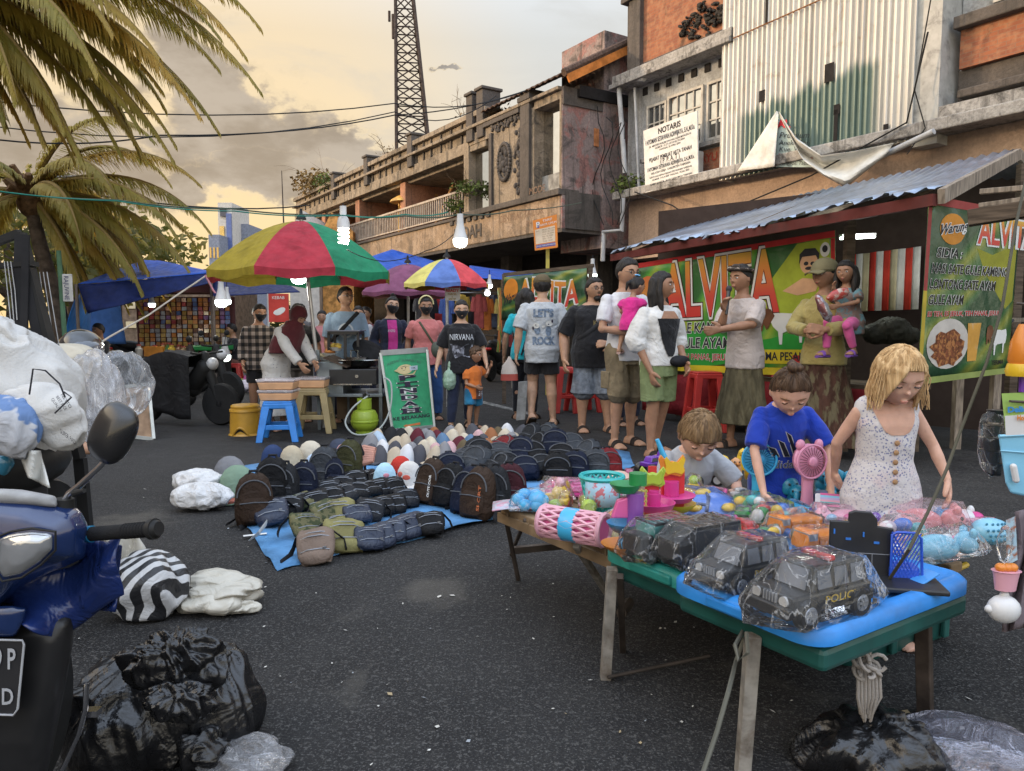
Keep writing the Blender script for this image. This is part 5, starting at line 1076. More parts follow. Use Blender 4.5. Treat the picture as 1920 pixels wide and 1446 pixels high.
b=MB();b.lathe([(.001,.33),(.14,.33),(.155,.315),(.15,.29),(.165,.285),(.17,.26),(.16,.25),(.17,.02),(.185,0),(.165,0),(.15,.24),(.001,.27)],c,28);b.B('body',SY,t,ang=30);b=MB();a_=[c+V((.178*cos(a),.178*sin(a),.09*sin(pi*(k/10))+.001)) for k,a in [(k,R(-120)+R(60)*k/10) for k in rng(11)]];b.tu(a_,.012,6);b.B('arch_rim',SY,t)
b=MB();b.add([c+V((.176*cos(R(-118)+R(56)*k/10),.176*sin(R(-118)+R(56)*k/10),.08*sin(pi*k/10)+.002)) for k in rng(11)],[tuple(rng(11))]);b.B('arch_opening',DARKIN,t,sf=0)
t=thing('wooden_bench','pale weathered wooden bench and table frame behind the menu banner','bench',D(1880,650,6.9)*1)
t.location=(4.6,6.9,0);
for nm,a0,a1,w_,h_ in [('board',D(1790,655,7.2),D(1935,655,6.9),.3,.04),('board',D(1790,600,7.5),D(1935,600,7.2),.25,.04)]: b=MB();b.beam(a0,a1,w_,h_);b.B(nm,GREYW,t,sf=0)
for px in (1800,1870,1930): b=MB();p=D(px,655,7.1);b.beam(p-ZU*.02,(p.x,p.y,0),.07,.07);b.B('leg',GREYW,t,sf=0)
b=MB();b.tu([D(1800,625,7.1),D(1880,700,7.0)],.012,6);b.tu([D(1900,600,7.1),D(1800,690,7.0)],.012,6);b.B('brace',INK,t)
FC=V((D(655,735,8.6).x,8.75,0));fc=thing('frying_cart','steel street frying cart with black griddle, wok and glass case under the big umbrella','cart',FC)
ZINC=M('dull_zinc',(.22,.25,.26),.45,metal=.7,var=.25,dirt=.4);BLK=M('black_enamel',(.015,.015,.016),.35,spec=.6);STL=M('worn_steel',(.45,.44,.42),.25,metal=1.0,var=.2)
cx0=D(592,732,8.4).x;cx1=D(718,732,8.4).x;zt_=D(650,738,8.4).z
b=MB();b.box(((cx0+cx1)/2,8.75,zt_-.02),(cx1-cx0,.75,.035));b.B('lower_shelf',ZINC,fc,sf=0,bevel=.004)
b=MB();b.box(((cx0+cx1)/2+.05,9.0,zt_/2),(cx1-cx0-.1,.04,zt_-.1));b.B('back_board',M('tan_ply',(.20,.14,.09),.8,dirt=.4),fc,sf=0)
for x in(cx0+.03,cx1-.03):
 for y in(8.42,9.1): b=MB();b.beam((x,y,0),(x,y,zt_+ (.42 if x>FC.x else .5)),.035,.035);b.B('leg',ZINC,fc,sf=0)
b=MB();z0=D(650,725,8.3).z;z1=D(650,698,8.3).z;gx0=D(614,700,8.3).x;gx1=D(704,700,8.3).x
b.box(((gx0+gx1)/2,8.62,(z0+z1)/2+.02),(gx1-gx0,.5,z1-z0+.02));b.B('griddle_box',BLK,fc,sf=0,bevel=.01)
b=MB();b.box(((gx0+gx1)/2,8.355,z0+.02),(gx1-gx0-.1,.012,.014));b.cyl((gx0+.32,8.36,(z0+z1)/2+.03),(gx0+.32,8.345,(z0+z1)/2+.03),.02);b.B('trim',STL,fc,sf=0)
wc=V((D(672,684,8.55).x,8.6,z1+.035));b=MB();b.lathe([(.001,0),(.12,.0),(.2,.035),(.25,.09),(.262,.092),(.255,.1),(.19,.05),(.001,.02)],wc,32);b.B('wok',STL,fc)
b=MB();Q=MR(R(-62),3,'X')@MR(R(18),3,'Z');b.lathe([(.001,.025),(.15,.0),(.2,-.02),(.202,-.03),(.001,0)],wc+V((.08,.22,.22)),28,Q=MR(R(28),3,'Y')@MR(R(25),3,'X'));b.B('black_lid',M('matt_black',(.012,.012,.013),.75),fc)
b=MB();b.lathe([(.001,0),(.11,0),(.13,.05),(.137,.055),(.001,.045)],wc+V((-.03,.02,.07)),20);b.tu([wc+V((-.1,.02,.12)),wc+V((-.1,.02,.2)),wc+V((-.02,.02,.2)),wc+V((-.02,.02,.12))],.008,6);b.B('small_pan',STL,fc)
b=MB();b.slab(D(605,672,8.35),D(650,690,8.3)-D(605,672,8.35),V((.05,.3,.02)),V((0,0,.01)));b.B('folding_flap',M('brown_steel',(.12,.09,.07),.4,metal=.6),fc,sf=0)
b=MB();b.box((cx0+.17,8.6,(zt_+z1)/2+.05),(.3,.45,z1-zt_+.12));b.B('zinc_side',ZINC,fc,sf=0,bevel=.01)
gc=[D(622,624,8.9),D(676,624,8.9)];b=MB()
for x in(gc[0].x,gc[1].x):
 for y in(8.75,9.05): b.beam((x,y,z1),(x,y,gc[0].z),.03,.03)
b.beam((gc[0].x,8.75,gc[0].z),(gc[1].x,8.75,gc[0].z),.03,.04);b.beam((gc[0].x,9.05,gc[0].z),(gc[1].x,9.05,gc[0].z),.03,.04);b.beam((gc[0].x,8.75,gc[0].z),(gc[0].x,9.05,gc[0].z),.03,.04);b.beam((gc[1].x,8.75,gc[0].z),(gc[1].x,9.05,gc[0].z),.03,.04);b.beam(((gc[0].x+gc[1].x)/2+.02,8.75,z1),((gc[0].x+gc[1].x)/2+.02,8.75,gc[0].z),.035,.02);b.B('case_frame',BLK,fc,sf=0)
b=MB();b.box(((gc[0].x+gc[1].x)/2,8.9,gc[0].z+.025),(gc[1].x-gc[0].x+.06,.38,.012));b.B('case_top',M('pale_glass',(.25,.28,.38),.15),fc,sf=0)
for i,(lb,px,py,c) in enumerate([('bowl of orange fritters on the cart shelf',617,669,(.5,.2,.05)),('bowl of yellow noodles on the cart shelf',630,658,(.55,.38,.08)),('pale plate of dough on the cart shelf',610,676,(.5,.45,.3))]):
 p=D(px,py,8.8);t=thing('food_bowl',lb,'bowl',p);b=MB();b.lathe([(.001,0),(.05,0),(.09,.04),(.095,.045),(.001,.03)],p,16);b.B('bowl',WINK,t);b=MB();rr=RND(i)
 for k in rng(14): b.ell(p+V((rr.uniform(-.06,.06),rr.uniform(-.06,.06),.05+rr.uniform(-.005,.03))),(.03,.025,.018),nu=7,nv=5)
 b.B('food',M('food_%d'%i,c,.6,var=.3),t)
b=MB();b.box((cx0+.1,8.8,D(612,680,8.8).z-.03),(.34,.4,.02));b.B('side_shelf',ZINC,fc,sf=0)
for x_ in (cx0-.05,cx0+.25): b=MB();b.beam((x_,8.95,0),(x_,8.95,D(612,680,8.8).z-.03),.025,.025);b.B('shelf_leg',ZINC,fc,sf=0)
gp=G(680,815);gp.y+=.12;t=thing('gas_cylinder','small lime green gas cylinder under the frying cart','gas cylinder',gp);GAS=M('gas_lime',(.24,.33,.025),.4,dirt=.4)
b=MB();b.lathe([(.08,0),(.1,.0),(.1,.02),(.09,.03),(.13,.06),(.148,.1),(.15,.16),(.145,.2),(.12,.25),(.05,.275),(.001,.28)],gp,28);b.lathe([(.152,.125),(.155,.13),(.155,.145),(.152,.15)],gp,28);b.B('tank',GAS,t)
b=MB();b.lathe([(.078,.27),(.08,.27),(.08,.39),(.074,.39),(.074,.27)],gp,24);b.B('collar',GAS,t);b=MB();b.cyl(gp+ZU*.27,gp+ZU*.44,.02);b.tu([gp+ZU*.42,gp+V((.03,-.02,.45)),gp+V((.06,-.03,.42))],.018,8);b.B('regulator',BLK,t)
b=MB();b.tu(curve([gp+V((.05,-.03,.42)),gp+V((-.1,-.12,.3)),gp+V((-.17,-.2,.15)),gp+V((-.08,-.24,.03)),gp+V((.08,-.22,.02)),gp+V((.22,-.14,.1)),gp+V((.30,-.05,.3)),gp+V((.30,0,.55)),gp+V((.22,.03,.62))]),.010,8);tag(b.B('gas_hose',M('hose_grey',(.33,.36,.35),.45)),'pale grey gas hose looping from the lime green cylinder','hose')
BOXP=M('clear_box_plastic',(.62,.58,.60),.25,spec=.7);FOODO=M('orange_batter',(.62,.36,.20),.6,var=.1)
def foodbox(label,c,w,d,h,rz=0):
 t=thing('food_box',label,'box',c,rz);
 b=MB();b.hexa([V((x*w*.44,y*d*.44,.003)) for x,y in((-1,-1),(1,-1),(1,1),(-1,1))]+[V((x*w*.49,y*d*.49,h*.72)) for x,y in((-1,-1),(1,-1),(1,1),(-1,1))]);b.B('food',FOODO,t,sf=0,bevel=.01,wd=0)
 b=MB();b.hexa([V((x*w*.5,y*d*.5,h*.72)) for x,y in((-1,-1),(1,-1),(1,1),(-1,1))]+[V((x*w*.53,y*d*.53,h)) for x,y in((-1,-1),(1,-1),(1,1),(-1,1))]);b.B('rim',film('clear_box_film',(.95,.9,.92),.35,8,.2),t,sf=0,bevel=.01,wd=0);return t
p=G(515,828);s0=V((p.x+.02,p.y+.12,.422));foodbox('lower clear box of orange batter on the blue stool',s0,.36,.28,.11);foodbox('upper clear box of orange batter stacked on the blue stool',s0+ZU*.112+V((.0,0,0)),.38,.29,.11,.05)
p=G(588,812);foodbox('clear box of orange batter on the khaki stool under the hijab woman hand',V((p.x-.02,p.y+.12,.502)),.32,.27,.12)
pb=thing('shop_board','tall green painted board reading PINDAH KE BELAKANG leaning by the cart','sign',(G(777,812).x,G(777,812).y,0))
y0=G(737,812).y+.05;y1=G(815,803).y+.05;z00=D(737,809,y0);z10=D(815,801,y1);z11=D(801,656,y1+.1);z01=D(714,662,y0+.1);pn=lambda x,y,o=0.:z00*(1-x)*(1-y)+z10*x*(1-y)+z01*(1-x)*y+z11*x*y+V((0,-o,0))
b=MB();b.prism([(0,0),(1,0),(1,1),(0,1)],lambda x,y,t_:pn(x,y,-t_),.05);b.B('panel',M('board_green',(.055,.33,.16),.55,var=.12,dirt=.5,dcol=(.03,.10,.05)),pb,sf=0)
b=MB()
for a_,c_ in(((0,0),(1,0)),((1,0),(1,1)),((1,1),(0,1)),((0,1),(0,0))): b.beam(pn(*a_),pn(*c_),.025,.06)
b.B('frame',M('alu_frame',(.5,.52,.5),.4,metal=.5),pb,sf=0)
for x in(.04,.95): b=MB();b.beam(pn(x,.04)+V((0,.05,0)),V((pn(x,0).x,pn(x,0).y+.06,0)),.03,.03);b.B('leg',WOOD,pb,sf=0)
b=MB();b.tu([pn(.5,.9)+V((0,.06,0)),V((pn(.5,0).x,y0+.6,0))],.015,6);b.B('prop',WOOD,pb)
BK=(.04,.03,.05)
def bt(name,mat,fnn,o): b=MB();fnn(b,lambda x,y:pn(x,y,o));b.B(name,mat,pb,sf=0)
for i,ch_ in enumerate('PINDAH'):
 for o,bo,mt in((.004,.10,WINK),(.006,.035,M('board_black',BK,.5))): bt('lettering' if bo<.05 else 'lettering_outline',mt,lambda b,g_:(b.text(ch_,.062,lambda x,y:g_(.48+x*2.75,.66-.084*i+y*.95),bold=bo,wid=(.14 if ch_!='I' else .045)), [poly(b,g_,[(.48-.22-bo*.3,.66-.084*i+s_*.026-.007),(.48+.22+bo*.3,.66-.084*i+s_*.026-.007),(.48+.22+bo*.3,.66-.084*i+s_*.026+.007),(.48-.22-bo*.3,.66-.084*i+s_*.026+.007)]) for s_ in((-1,1) if ch_ in'IH' else(())) ] ),o)
bt('lettering',M('board_black',BK,.5),lambda b,g_:(b.text('KE BELAKANG',.045,lambda x,y:g_(.48+x*1.65,.155+y*.95+x*.02),bold=.02,wid=.52)),.005)
bt('orange_mark',M('board_orange',(.55,.17,.06),.6),lambda b,g_:poly(b,g_,[(.25,.055),(.34,.075),(.34,.065),(.66,.08),(.66,.05),(.34,.045),(.34,.035)]),.005)
bt('arched_lettering',M('board_grey',(.08,.16,.12),.6),lambda b,g_:b.text('KEDAI  JUARA  ES',.035,lambda x,y:g_(.46+x*1.6,.89+y*.95-x*x*.9),wid=.46,shear=.2),.005)
bt('fish_picture',M('board_cream',(.55,.45,.24),.6,var=.15),lambda b,g_:(disc(b,g_,.46,.77,.17,.062,rot=.05),poly(b,g_,[(.22,.76),(.33,.79),(.34,.73)]),poly(b,g_,[(.40,.70),(.62,.71),(.72,.76),(.66,.70),(.45,.675)])),.005)
bt('picture_tag',M('board_paleblue',(.42,.50,.55),.6),lambda b,g_:poly(b,g_,[(.57,.75),(.74,.755),(.75,.81),(.57,.805)]),.006)
bt('picture_line',M('board_black',BK,.5),lambda b,g_:(disc(b,g_,.40,.785,.012,.008),disc(b,g_,.48,.79,.012,.008),poly(b,g_,[(.40,.765),(.44,.755),(.49,.77),(.44,.76)]),poly(b,g_,[(.36,.80),(.46,.815),(.55,.805),(.46,.808)]),b.text('OK',.03,lambda x,y:g_(.655+x*1.6,.78+y*.9))),.008)
from mathutils.bvhtree import BVHTree
def skin(name,c): return M(name,c,.55,var=.10,vs=18,sss=.08,spec=.35,bump=.05,bs=200)
SK1=skin('skin_brown',(.31,.165,.10));SK2=skin('skin_tan',(.38,.215,.135));SK3=skin('skin_light_tan',(.46,.28,.185));SK4=skin('skin_fair',(.56,.33,.24));SKD=skin('skin_dark',(.17,.085,.05))
def hairm(name,c,c2):
 m,t,b,o=newmat(name);ob=t.n('ShaderNodeTexCoord').outputs['Object'];s_=t.noise(t.mapping(ob,(70,70,5)),1,4,.6,.6)
 t.set(b.inputs['Base Color'],t.mix(t.mapr(s_,.3,.7),c,c2));b.inputs['Roughness'].default_value=.55;b.inputs['Specular IOR Level'].default_value=.25;bumpn(t,b,s_,.6,.006);return m
HB_=hairm('hair_black',(.008,.007,.007),(.03,.025,.022));HBR=hairm('hair_brown',(.11,.065,.032),(.30,.19,.095));HDB=hairm('hair_dark_brown',(.035,.02,.012),(.12,.07,.04));HBL=hairm('hair_blond',(.36,.215,.09),(.70,.49,.26))
EYEW=M('eye_white',(.55,.52,.50),.2);EYEI=M('eye_dark',(.015,.01,.008),.15);BROW=M('eyebrow_dark',(.02,.014,.01),.8);LIPS=M('lips',(.30,.10,.08),.5);LIPF=M('lips_fair',(.50,.22,.18),.5)
def cloth(name,c,f=.6,**k): return M(name,c,k.pop('rough',.85),var=k.pop('var',.12),folds=f,fs=k.pop('fs',9),sheen=.2,**k)
MASKB=cloth('mask_black',(.015,.015,.017),.3);SANDAL=M('sandal_dark',(.03,.022,.018),.7)
def sm(x,a,b): t=min(1,max(0,(x-a)/(b-a)));return t*t*(3-2*t)
class P: pass
def person(label,pos,H,rz,pose=None,fem=False,fat=1.,belly=0.,skinm=SK2,head=(0,0,0),hs=1.1,hair=('short',HB_),top=None,bottom=None,shoes=SANDAL,vox=.008,mask=False,glasses=False,extra=None,faced=True,lipm=LIPS,beard=False,hand=None,cat='person',kid=False,group=None,foot_pitch=(0,0),handn=None):
 t=thing('person',label,cat,(pos[0],pos[1],pos[2] if len(pos)>2 else 0),rz,group);q=pose or {}
 J={};
 def jv(k,d): J[k]=V(q.get(k,d))*H
 jv('pel',(0,0,.53));jv('nk',(J['pel'].x/H,J['pel'].y/H,J['pel'].z/H+.30));tw=R(q.get('twist',0));up=(J['nk']-J['pel']).normalized();sw=.108*(.93 if fem else 1)*(.95 if kid else 1)
 for s_,n_ in((-1,'R'),(1,'L')):
  dx=V((cos(tw)*s_,sin(tw)*s_,0));jv('s'+n_,tuple((J['nk']+dx*sw*H*min(1.15,fat**.5)-up*.054*H)/H));S_=J['s'+n_]/H
  jv('e'+n_,(S_.x+s_*.03,S_.y+.02,S_.z-.17));E_=J['e'+n_]/H;jv('w'+n_,(E_.x+s_*.008,E_.y-.03,E_.z-.145))
  jv('h'+n_,(J['pel'].x/H+s_*.052,J['pel'].y/H,J['pel'].z/H-.02));h_=J['h'+n_]/H
  jv('k'+n_,(h_.x+s_*.006,h_.y-.012,.28));jv('a'+n_,(h_.x+s_*.012,h_.y+.01,.047))
 hh=.132*H*hs;hy,hp,hr=[R(a) for a in head]
 hrot=MR(hy,3,'Z')@MR(hr,3,'Y')@MR(hp,3,'X')   # pitch>0 looks down
 nkt=J['nk']+up*.010*H;hc=nkt+hrot@V((0,-q.get('hfw',.06)*hh,q.get('hup',.60)*hh));t_=P();t_.t=t;t_.J=J;t_.H=H;t_.hc=hc;t_.hh=hh;t_.hrot=hrot
 RX,RY,RZ=.37*hh,.44*hh,.5*hh
 def hd(d,k=1.0):
  x,y,z=d.x,d.y,d.z;jx=1.;jy=1.
  if z<0: jx-=.30*(-z)**1.4;jy-=(.30*(-z) if y>0 else .04*(-z))
  if y<0: jx+=.03*(-y)
  f=V((x*RX*jx,y*RY*jy,z*RZ))
  if y<-.5:
   f.y*=1-.05*((-y-.5)/.5)
   e_=math.exp(-((abs(x)-.36)**2+(z-.05)**2)/.022);f.y+=.055*hh*e_     # eye sockets
   f.y-=.018*hh*math.exp(-((z-.24)**2)/.012)*(1 if abs(x)<.55 else 0)   # brow
   f.y-=.03*hh*math.exp(-((abs(x)-.30)**2+(z+.28)**2)/.05)*.6           # cheeks
   f.y-=.045*hh*math.exp(-(x*x+(z+.80)**2)/.03)                          # chin
  return f*k
 b=MB()
 ch=.0
 prof=[(-.28,.090,.072,0),(-.06,.098+.006*fem,.076,0.004),(.14,.090+.002*fem,.066,0),(.34,.083-.009*fem,.060,0),(.55,.091-.005*fem,.066,-.004),(.73,.103-.006*fem,.064,-.004),(.83,.100-.008*fem,.057,0),(.90,.084-.006*fem,.050,0),(.965,.058,.043,0),(1.03,.037,.036,0)]
 if kid: prof=[(a,w*.97,d*1.0,y) for a,w,d,y in prof]
 spine=J['nk']-J['pel']
 def ring(tt,w,d,y,inf=0.,n=20):
  if tt<0: c=J['pel']+V((0,0,1))*spine.length*tt
  else:
   c=J['pel']+spine*tt
  ax=V((cos(tw*max(0,tt)),sin(tw*max(0,tt)),0));u_=up if tt>=0 else ZU;ay=u_.cross(ax);bl=belly*math.exp(-((tt-.22)/.28)**2);w_=w*H*fat+inf;d_=d*H*fat+inf
  out=[]
  for k in rng(n):
   a=2*pi*k/n;cx=cos(a);sy=sin(a);px_=math.copysign(abs(cx)**.85,cx)*w_;py_=math.copysign(abs(sy)**.9,sy)*d_
   if sy<0: py_-=bl*H*(-sy)
   out.append(c+ax*px_+ay*(py_+y*H))
  return out
 t_.ring=ring;t_.prof=prof
 b.loft([ring(*p) for p in prof])
 b.limb([J['nk']-up*.03*H,nkt+hrot@V((0,.02*hh,.2*hh))],[.036*H*fat**.4,.033*H*(1.0 if not kid else .95)],12)
 ell=lambda c,r,fn=None,nu=22,nv=16:b.ell(hc+hrot@V(c),r,Q=hrot,nu=nu,nv=nv,fn=fn)
 b.ell(hc,(1,1,1),Q=hrot,nu=36,nv=26,fn=lambda d:hd(d))
 if faced:
  fk=.78 if kid else 1.;ell((0,-RY*.93,.02*hh),(.03*hh*fk,.045*hh*fk,.10*hh*fk),nu=12,nv=8);ell((0,-RY*1.0,-.085*hh),(.050*hh*fk,.056*hh*fk,.042*hh*fk),nu=12,nv=8)
  fz=RY*(.885-.03*kid);ell((0,-fz,-.255*hh),(.09*hh*fk,.042*hh,.022*hh),nu=12,nv=8);ell((0,-fz+.015*RY,-.292*hh),(.08*hh*fk,.045*hh,.022*hh),nu=12,nv=8)
 for s_ in(-1,1): ell((s_*RX*1.0,.03*hh,-.03*hh),(.03*hh,.075*hh,.125*hh),nu=12,nv=8)
 k=1.0 if not kid else 1.0
 for s_,n_ in((-1,'R'),(1,'L')):
  sh,el,wr=J['s'+n_],J['e'+n_],J['w'+n_];af=fat**.7*(.9 if fem else 1)*(.9 if kid else 1)
  b.limb([sh,sh.lerp(el,.45),el,el.lerp(wr,.35),wr],[.0325*H*af,.030*H*af,.0245*H*af,.026*H*af,.0165*H*af],12)
  d=(wr-el).normalized();hd_=q.get('hd'+n_);d=V(hd_).normalized() if hd_ else d
  n=V((handn or {}).get(n_,(-s_,0,0)));n=(n-d*n.dot(d));n=n.normalized() if n.length>.05 else d.orthogonal().normalized();w=d.cross(n)
  if w.dot(V((0,-1,.2)))<0: w=-w      # w points to the thumb side
  hl=.103*H*(1.0 if not kid else 1.02);pl=.5*hl;pw=.44*hl*.5;ph=.085*hl
  b.loft([[wr+d*(pl*z)+w*(pw*f*cos(a))+n*(ph*sin(a)*g) for a in [2*pi*i/12 for i in rng(12)]] for z,f,g in((-.12,.62,1.1),(.25,.8,1.25),(.7,1.0,1.15),(1.0,.98,.95),(1.06,.8,.6))])
  cu_=(hand or {}).get(n_,.35)
  for i,(o,l) in enumerate(((.78,.90),(.27,1.0),(-.26,.94),(-.76,.74))):
   p=wr+d*pl*.96+w*(pw*o*.98);dd=(d+w*o*.17).normalized();L=.46*hl*l;pts=[p];
   for f in(.42,.32,.26): ang=cu_*(.5+.6*len(pts)*.5);dd=(dd*cos(ang)+n*sin(ang)).normalized();pts.append(pts[-1]+dd*L*f)
   fr=.078*hl;b.tu(pts,[fr,fr*.97,fr*.88,fr*.7],8);b.ell(pts[-1],(fr*.7,)*3,nu=8,nv=6)
  p=wr+d*pl*.22+w*pw*.75;dd=(d*.72+w*.75+n*.28).normalized();pts=[p,p+dd*.2*hl];dd=(dd+d*.55+n*.2).normalized();pts.append(pts[-1]+dd*.16*hl);pts.append(pts[-1]+(dd+d*.2).normalized()*.1*hl);b.tu(pts,[.11*hl,.095*hl,.085*hl,.065*hl],8);b.ell(pts[-1],(.065*hl,)*3,nu=8,nv=6)
 for i,(s_,n_) in enumerate(((-1,'R'),(1,'L'))):
  hp_,kn,an=J['h'+n_],J['k'+n_],J['a'+n_];lf=fat**.6*k;sd=kn.lerp(an,.32);back=V((0,.010*H,0));
  b.limb([hp_,hp_.lerp(kn,.4),kn,sd+back,kn.lerp(an,.7)+back*.4,an],[.053*H*lf,.049*H*lf,.034*H*lf,.0345*H*lf,.024*H*lf,.0205*H*lf],14)
  fy=R(q.get('fy'+n_,s_*8));fp=R(foot_pitch[i]);fw=V((sin(fy)*1.0,-cos(fy)*cos(fp),-sin(fp)));fw=V((sin(fy)*cos(fp),-cos(fy)*cos(fp),-sin(fp)));sd_=fw.cross(ZU).normalized();fu=sd_.cross(fw);fl=.150*H
  q['_f'+n_]=(an.copy(),fw,sd_,fu,fl)
  rg=[]
  for z,wd,ht in((-.26,.11,.16),(-.20,.17,.26),(0,.19,.34),(.2,.2,.28),(.45,.24,.19),(.62,.24,.14),(.74,.17,.09)):
   c=an-fu*.047*H+fw*fl*z;rg.append([c+sd_*(wd*fl*cos(a))+fu*(max(0,sin(a))*ht*fl+ .004) for a in [2*pi*i2/14 for i2 in rng(14)]])
  b.loft(rg)
 me=remesh(b,vox,2,.45);me.materials.append(skinm);link('body',me,t,True,ang=180)
 wm=wmat(t)
 F_=lambda x,y,z:hc+hrot@V((x,y,z))
 if faced:
  for s_ in(-1,1):
   b=MB();c=F_(s_*.155*hh,-RY*.80,.022*hh);ez=.034 if not kid else .04;dn=hp>.25
   b.ell(c,(.058*hh,.045*hh,(ez*.55 if dn else ez)*hh),Q=hrot,nu=10,nv=8);b.m=1
   if dn: b.tu([F_(s_*.155*hh+x*hh,-RY*.80-(.046-abs(x)*.35)*hh,(-.006+abs(x)*.18)*hh) for x in(-.055,-.025,.0,.025,.055)],.008*hh,6)
   else: b.ell(F_(s_*.155*hh,-RY*.80-.025*hh,.022*hh),(.03*hh,.026*hh,.03*hh),Q=hrot,nu=10,nv=8)
   b.B('eye',[skinm if dn else EYEW,EYEI],t,wd=0)
   b=MB();b.tu([F_(s_*.07*hh,-RY*.91,.10*hh),F_(s_*.16*hh,-RY*.90,.125*hh),F_(s_*.25*hh,-RY*.74,.10*hh)],[.012*hh,.015*hh,.008*hh],6);b.B('eyebrow',BROW if skinm is not SK4 else M('eyebrow_brown',(.16,.09,.05),.8),t,wd=0)
  if not mask: b=MB();fz=RY*.03*kid;b.ell(F_(0,fz-RY*.925,-.262*hh),(.08*hh*fk,.026*hh,.013*hh),Q=hrot,nu=12,nv=8);b.ell(F_(0,fz-RY*.915,-.290*hh),(.066*hh*fk,.028*hh,.016*hh),Q=hrot,nu=12,nv=8);b.B('lips',lipm,t,wd=0)
 if mask:
  b=MB()
  def mf(d):
   k_=sm(-d.y,.25,.5)*sm(-d.z,-.02,.10)*(1-sm(-d.z,.80,.95)*.0);g=.90+.19*k_;f=hd(d,g);f.y-=.05*hh*k_*math.exp(-(d.x**2)/.12)*math.exp(-((d.z+.2)**2)/.1);return f
  b.ell(hc,(1,1,1),Q=hrot,nu=40,nv=30,fn=mf);b.B('face_mask',MASKB,t,wd=0,ang=180)
 if glasses:
  b=MB()
  for s_ in(-1,1):
   pts=[F_(s_*.155*hh+.085*hh*cos(a),-RY*.98,.02*hh+.065*hh*sin(a)) for a in [2*pi*k_/14 for k_ in rng(15)]];b.tu(pts,.008*hh+.0008,5);b.tu([F_(s_*.24*hh,-RY*.98,.03*hh),F_(s_*RX*1.06,0,.03*hh)],.008*hh,5)
  b.tu([F_(-.07*hh,-RY*1.0,.03*hh),F_(.07*hh,-RY*1.0,.03*hh)],.008*hh,5);b.B('glasses',M('glasses_frame',(.04,.03,.03),.3),t,wd=0)
 if beard: b=MB();b.ell(F_(0,-RY*.62,-.42*hh),(.17*hh,.17*hh,.13*hh),Q=hrot);b.ell(F_(0,-RY*.93,-.19*hh),(.11*hh,.03*hh,.022*hh),Q=hrot);b.B('beard',HB_,t,wd=0)
 style,hm=hair
 def hline(y):
  pts=[(-1,.62),(-.55,.50),(-.2,.12),(.05,-.05),(.4,-.45),(1,-.62)]
  for (a,va),(b_,vb) in zip(pts,pts[1:]):
   if y<=b_: return va+(vb-va)*(y-a)/(b_-a)
  return -.6
 if style!='none':
  b=MB();th={'short':.10,'curly':.17,'bob':.12,'long':.10,'bun':.09,'pony':.08,'hijab':.12,'cap':.08,'udeng':.08,'fringe':.12}[style]
  rn=RND(int(H*1000));ph=[rn.uniform(0,6) for _ in rng(6)]
  fr=.30 if style in('fringe',) else 0
  def hf(d):
   line=hline(d.y)-(fr if d.y<-.3 else 0);m_=sm(d.z,line-.10,line+.06)
   if style=='hijab': m_=1-sm(-d.y,.62,.80)*sm(.42-d.z,.0,.2)
   tx=th*(1+.22*sin(d.x*9+ph[0])*sin(d.z*8+ph[1])+ (.25*sin(d.x*19+ph[2])*sin(d.y*17+ph[3])*sin(d.z*18+ph[4]) if style in('curly','fringe','short','bob') else 0));
   return hd(d,.90+(.10+tx)*m_)
  b.ell(hc,(1,1,1),Q=hrot,nu=48,nv=34,fn=hf)
  if style in('long','bob','hijab'):
   pass
  if style in('bun',):
   for k_ in rng(9): a=k_*2.1;b.ell(F_(.08*hh*cos(a),.05*hh+.08*hh*sin(a),.58*hh+.03*hh*(k_%3)),(.11*hh,.10*hh,.09*hh),Q=hrot,nu=10,nv=8)
  if style=='pony': b.limb([F_(0,.46*hh,.12*hh),F_(0,.60*hh,-.05*hh),F_(0,.58*hh,-.42*hh)],[.10*hh,.12*hh,.05*hh])
  if style=='long':
   for s_ in(-1,0,1):
    b.limb([F_(s_*.27*hh,.22*hh,.1*hh),F_(s_*.36*hh,.26*hh,-.35*hh),hc+hrot@V((s_*.34*hh,.22*hh,0))+V((0,0,-.78*hh)),hc+hrot@V((s_*.36*hh,.15*hh,0))+V((0,0,-1.05*hh))],[.2*hh,.19*hh,.17*hh,.08*hh])
   for s_ in(-1,1): b.limb([F_(s_*.33*hh,-.02*hh,.2*hh),F_(s_*.41*hh,-.02*hh,-.2*hh),hc+hrot@V((s_*.40*hh,-.05*hh,0))+V((0,0,-.62*hh)),hc+hrot@V((s_*.40*hh,-.14*hh,0))+V((0,0,-.98*hh))],[.10*hh,.12*hh,.14*hh,.06*hh])
  if style=='bob':
   rn=RND(3)
   for k_ in rng(34):
    a=pi*(-.14+1.28*k_/33);x,y=cos(a)*.345*hh,sin(a)*.385*hh;p0=rn.uniform(0,6);wv_=.022*hh;ln_=rn.uniform(.44,.60)*hh;pts=[F_(x*.55,y*.55,.42*hh)]
    for j_ in rng(9): fz=j_/8;pts.append(F_(x*(.96+.16*sin(fz*2.4))+wv_*sin(p0+fz*9),y*(.97+.12*sin(fz*2.4))+wv_*cos(p0+fz*8),.26*hh-fz*(ln_+.26*hh)))
    b.tu(pts,[.05*hh]+[.052*hh]*6+[.04*hh,.028*hh,.010*hh],7)
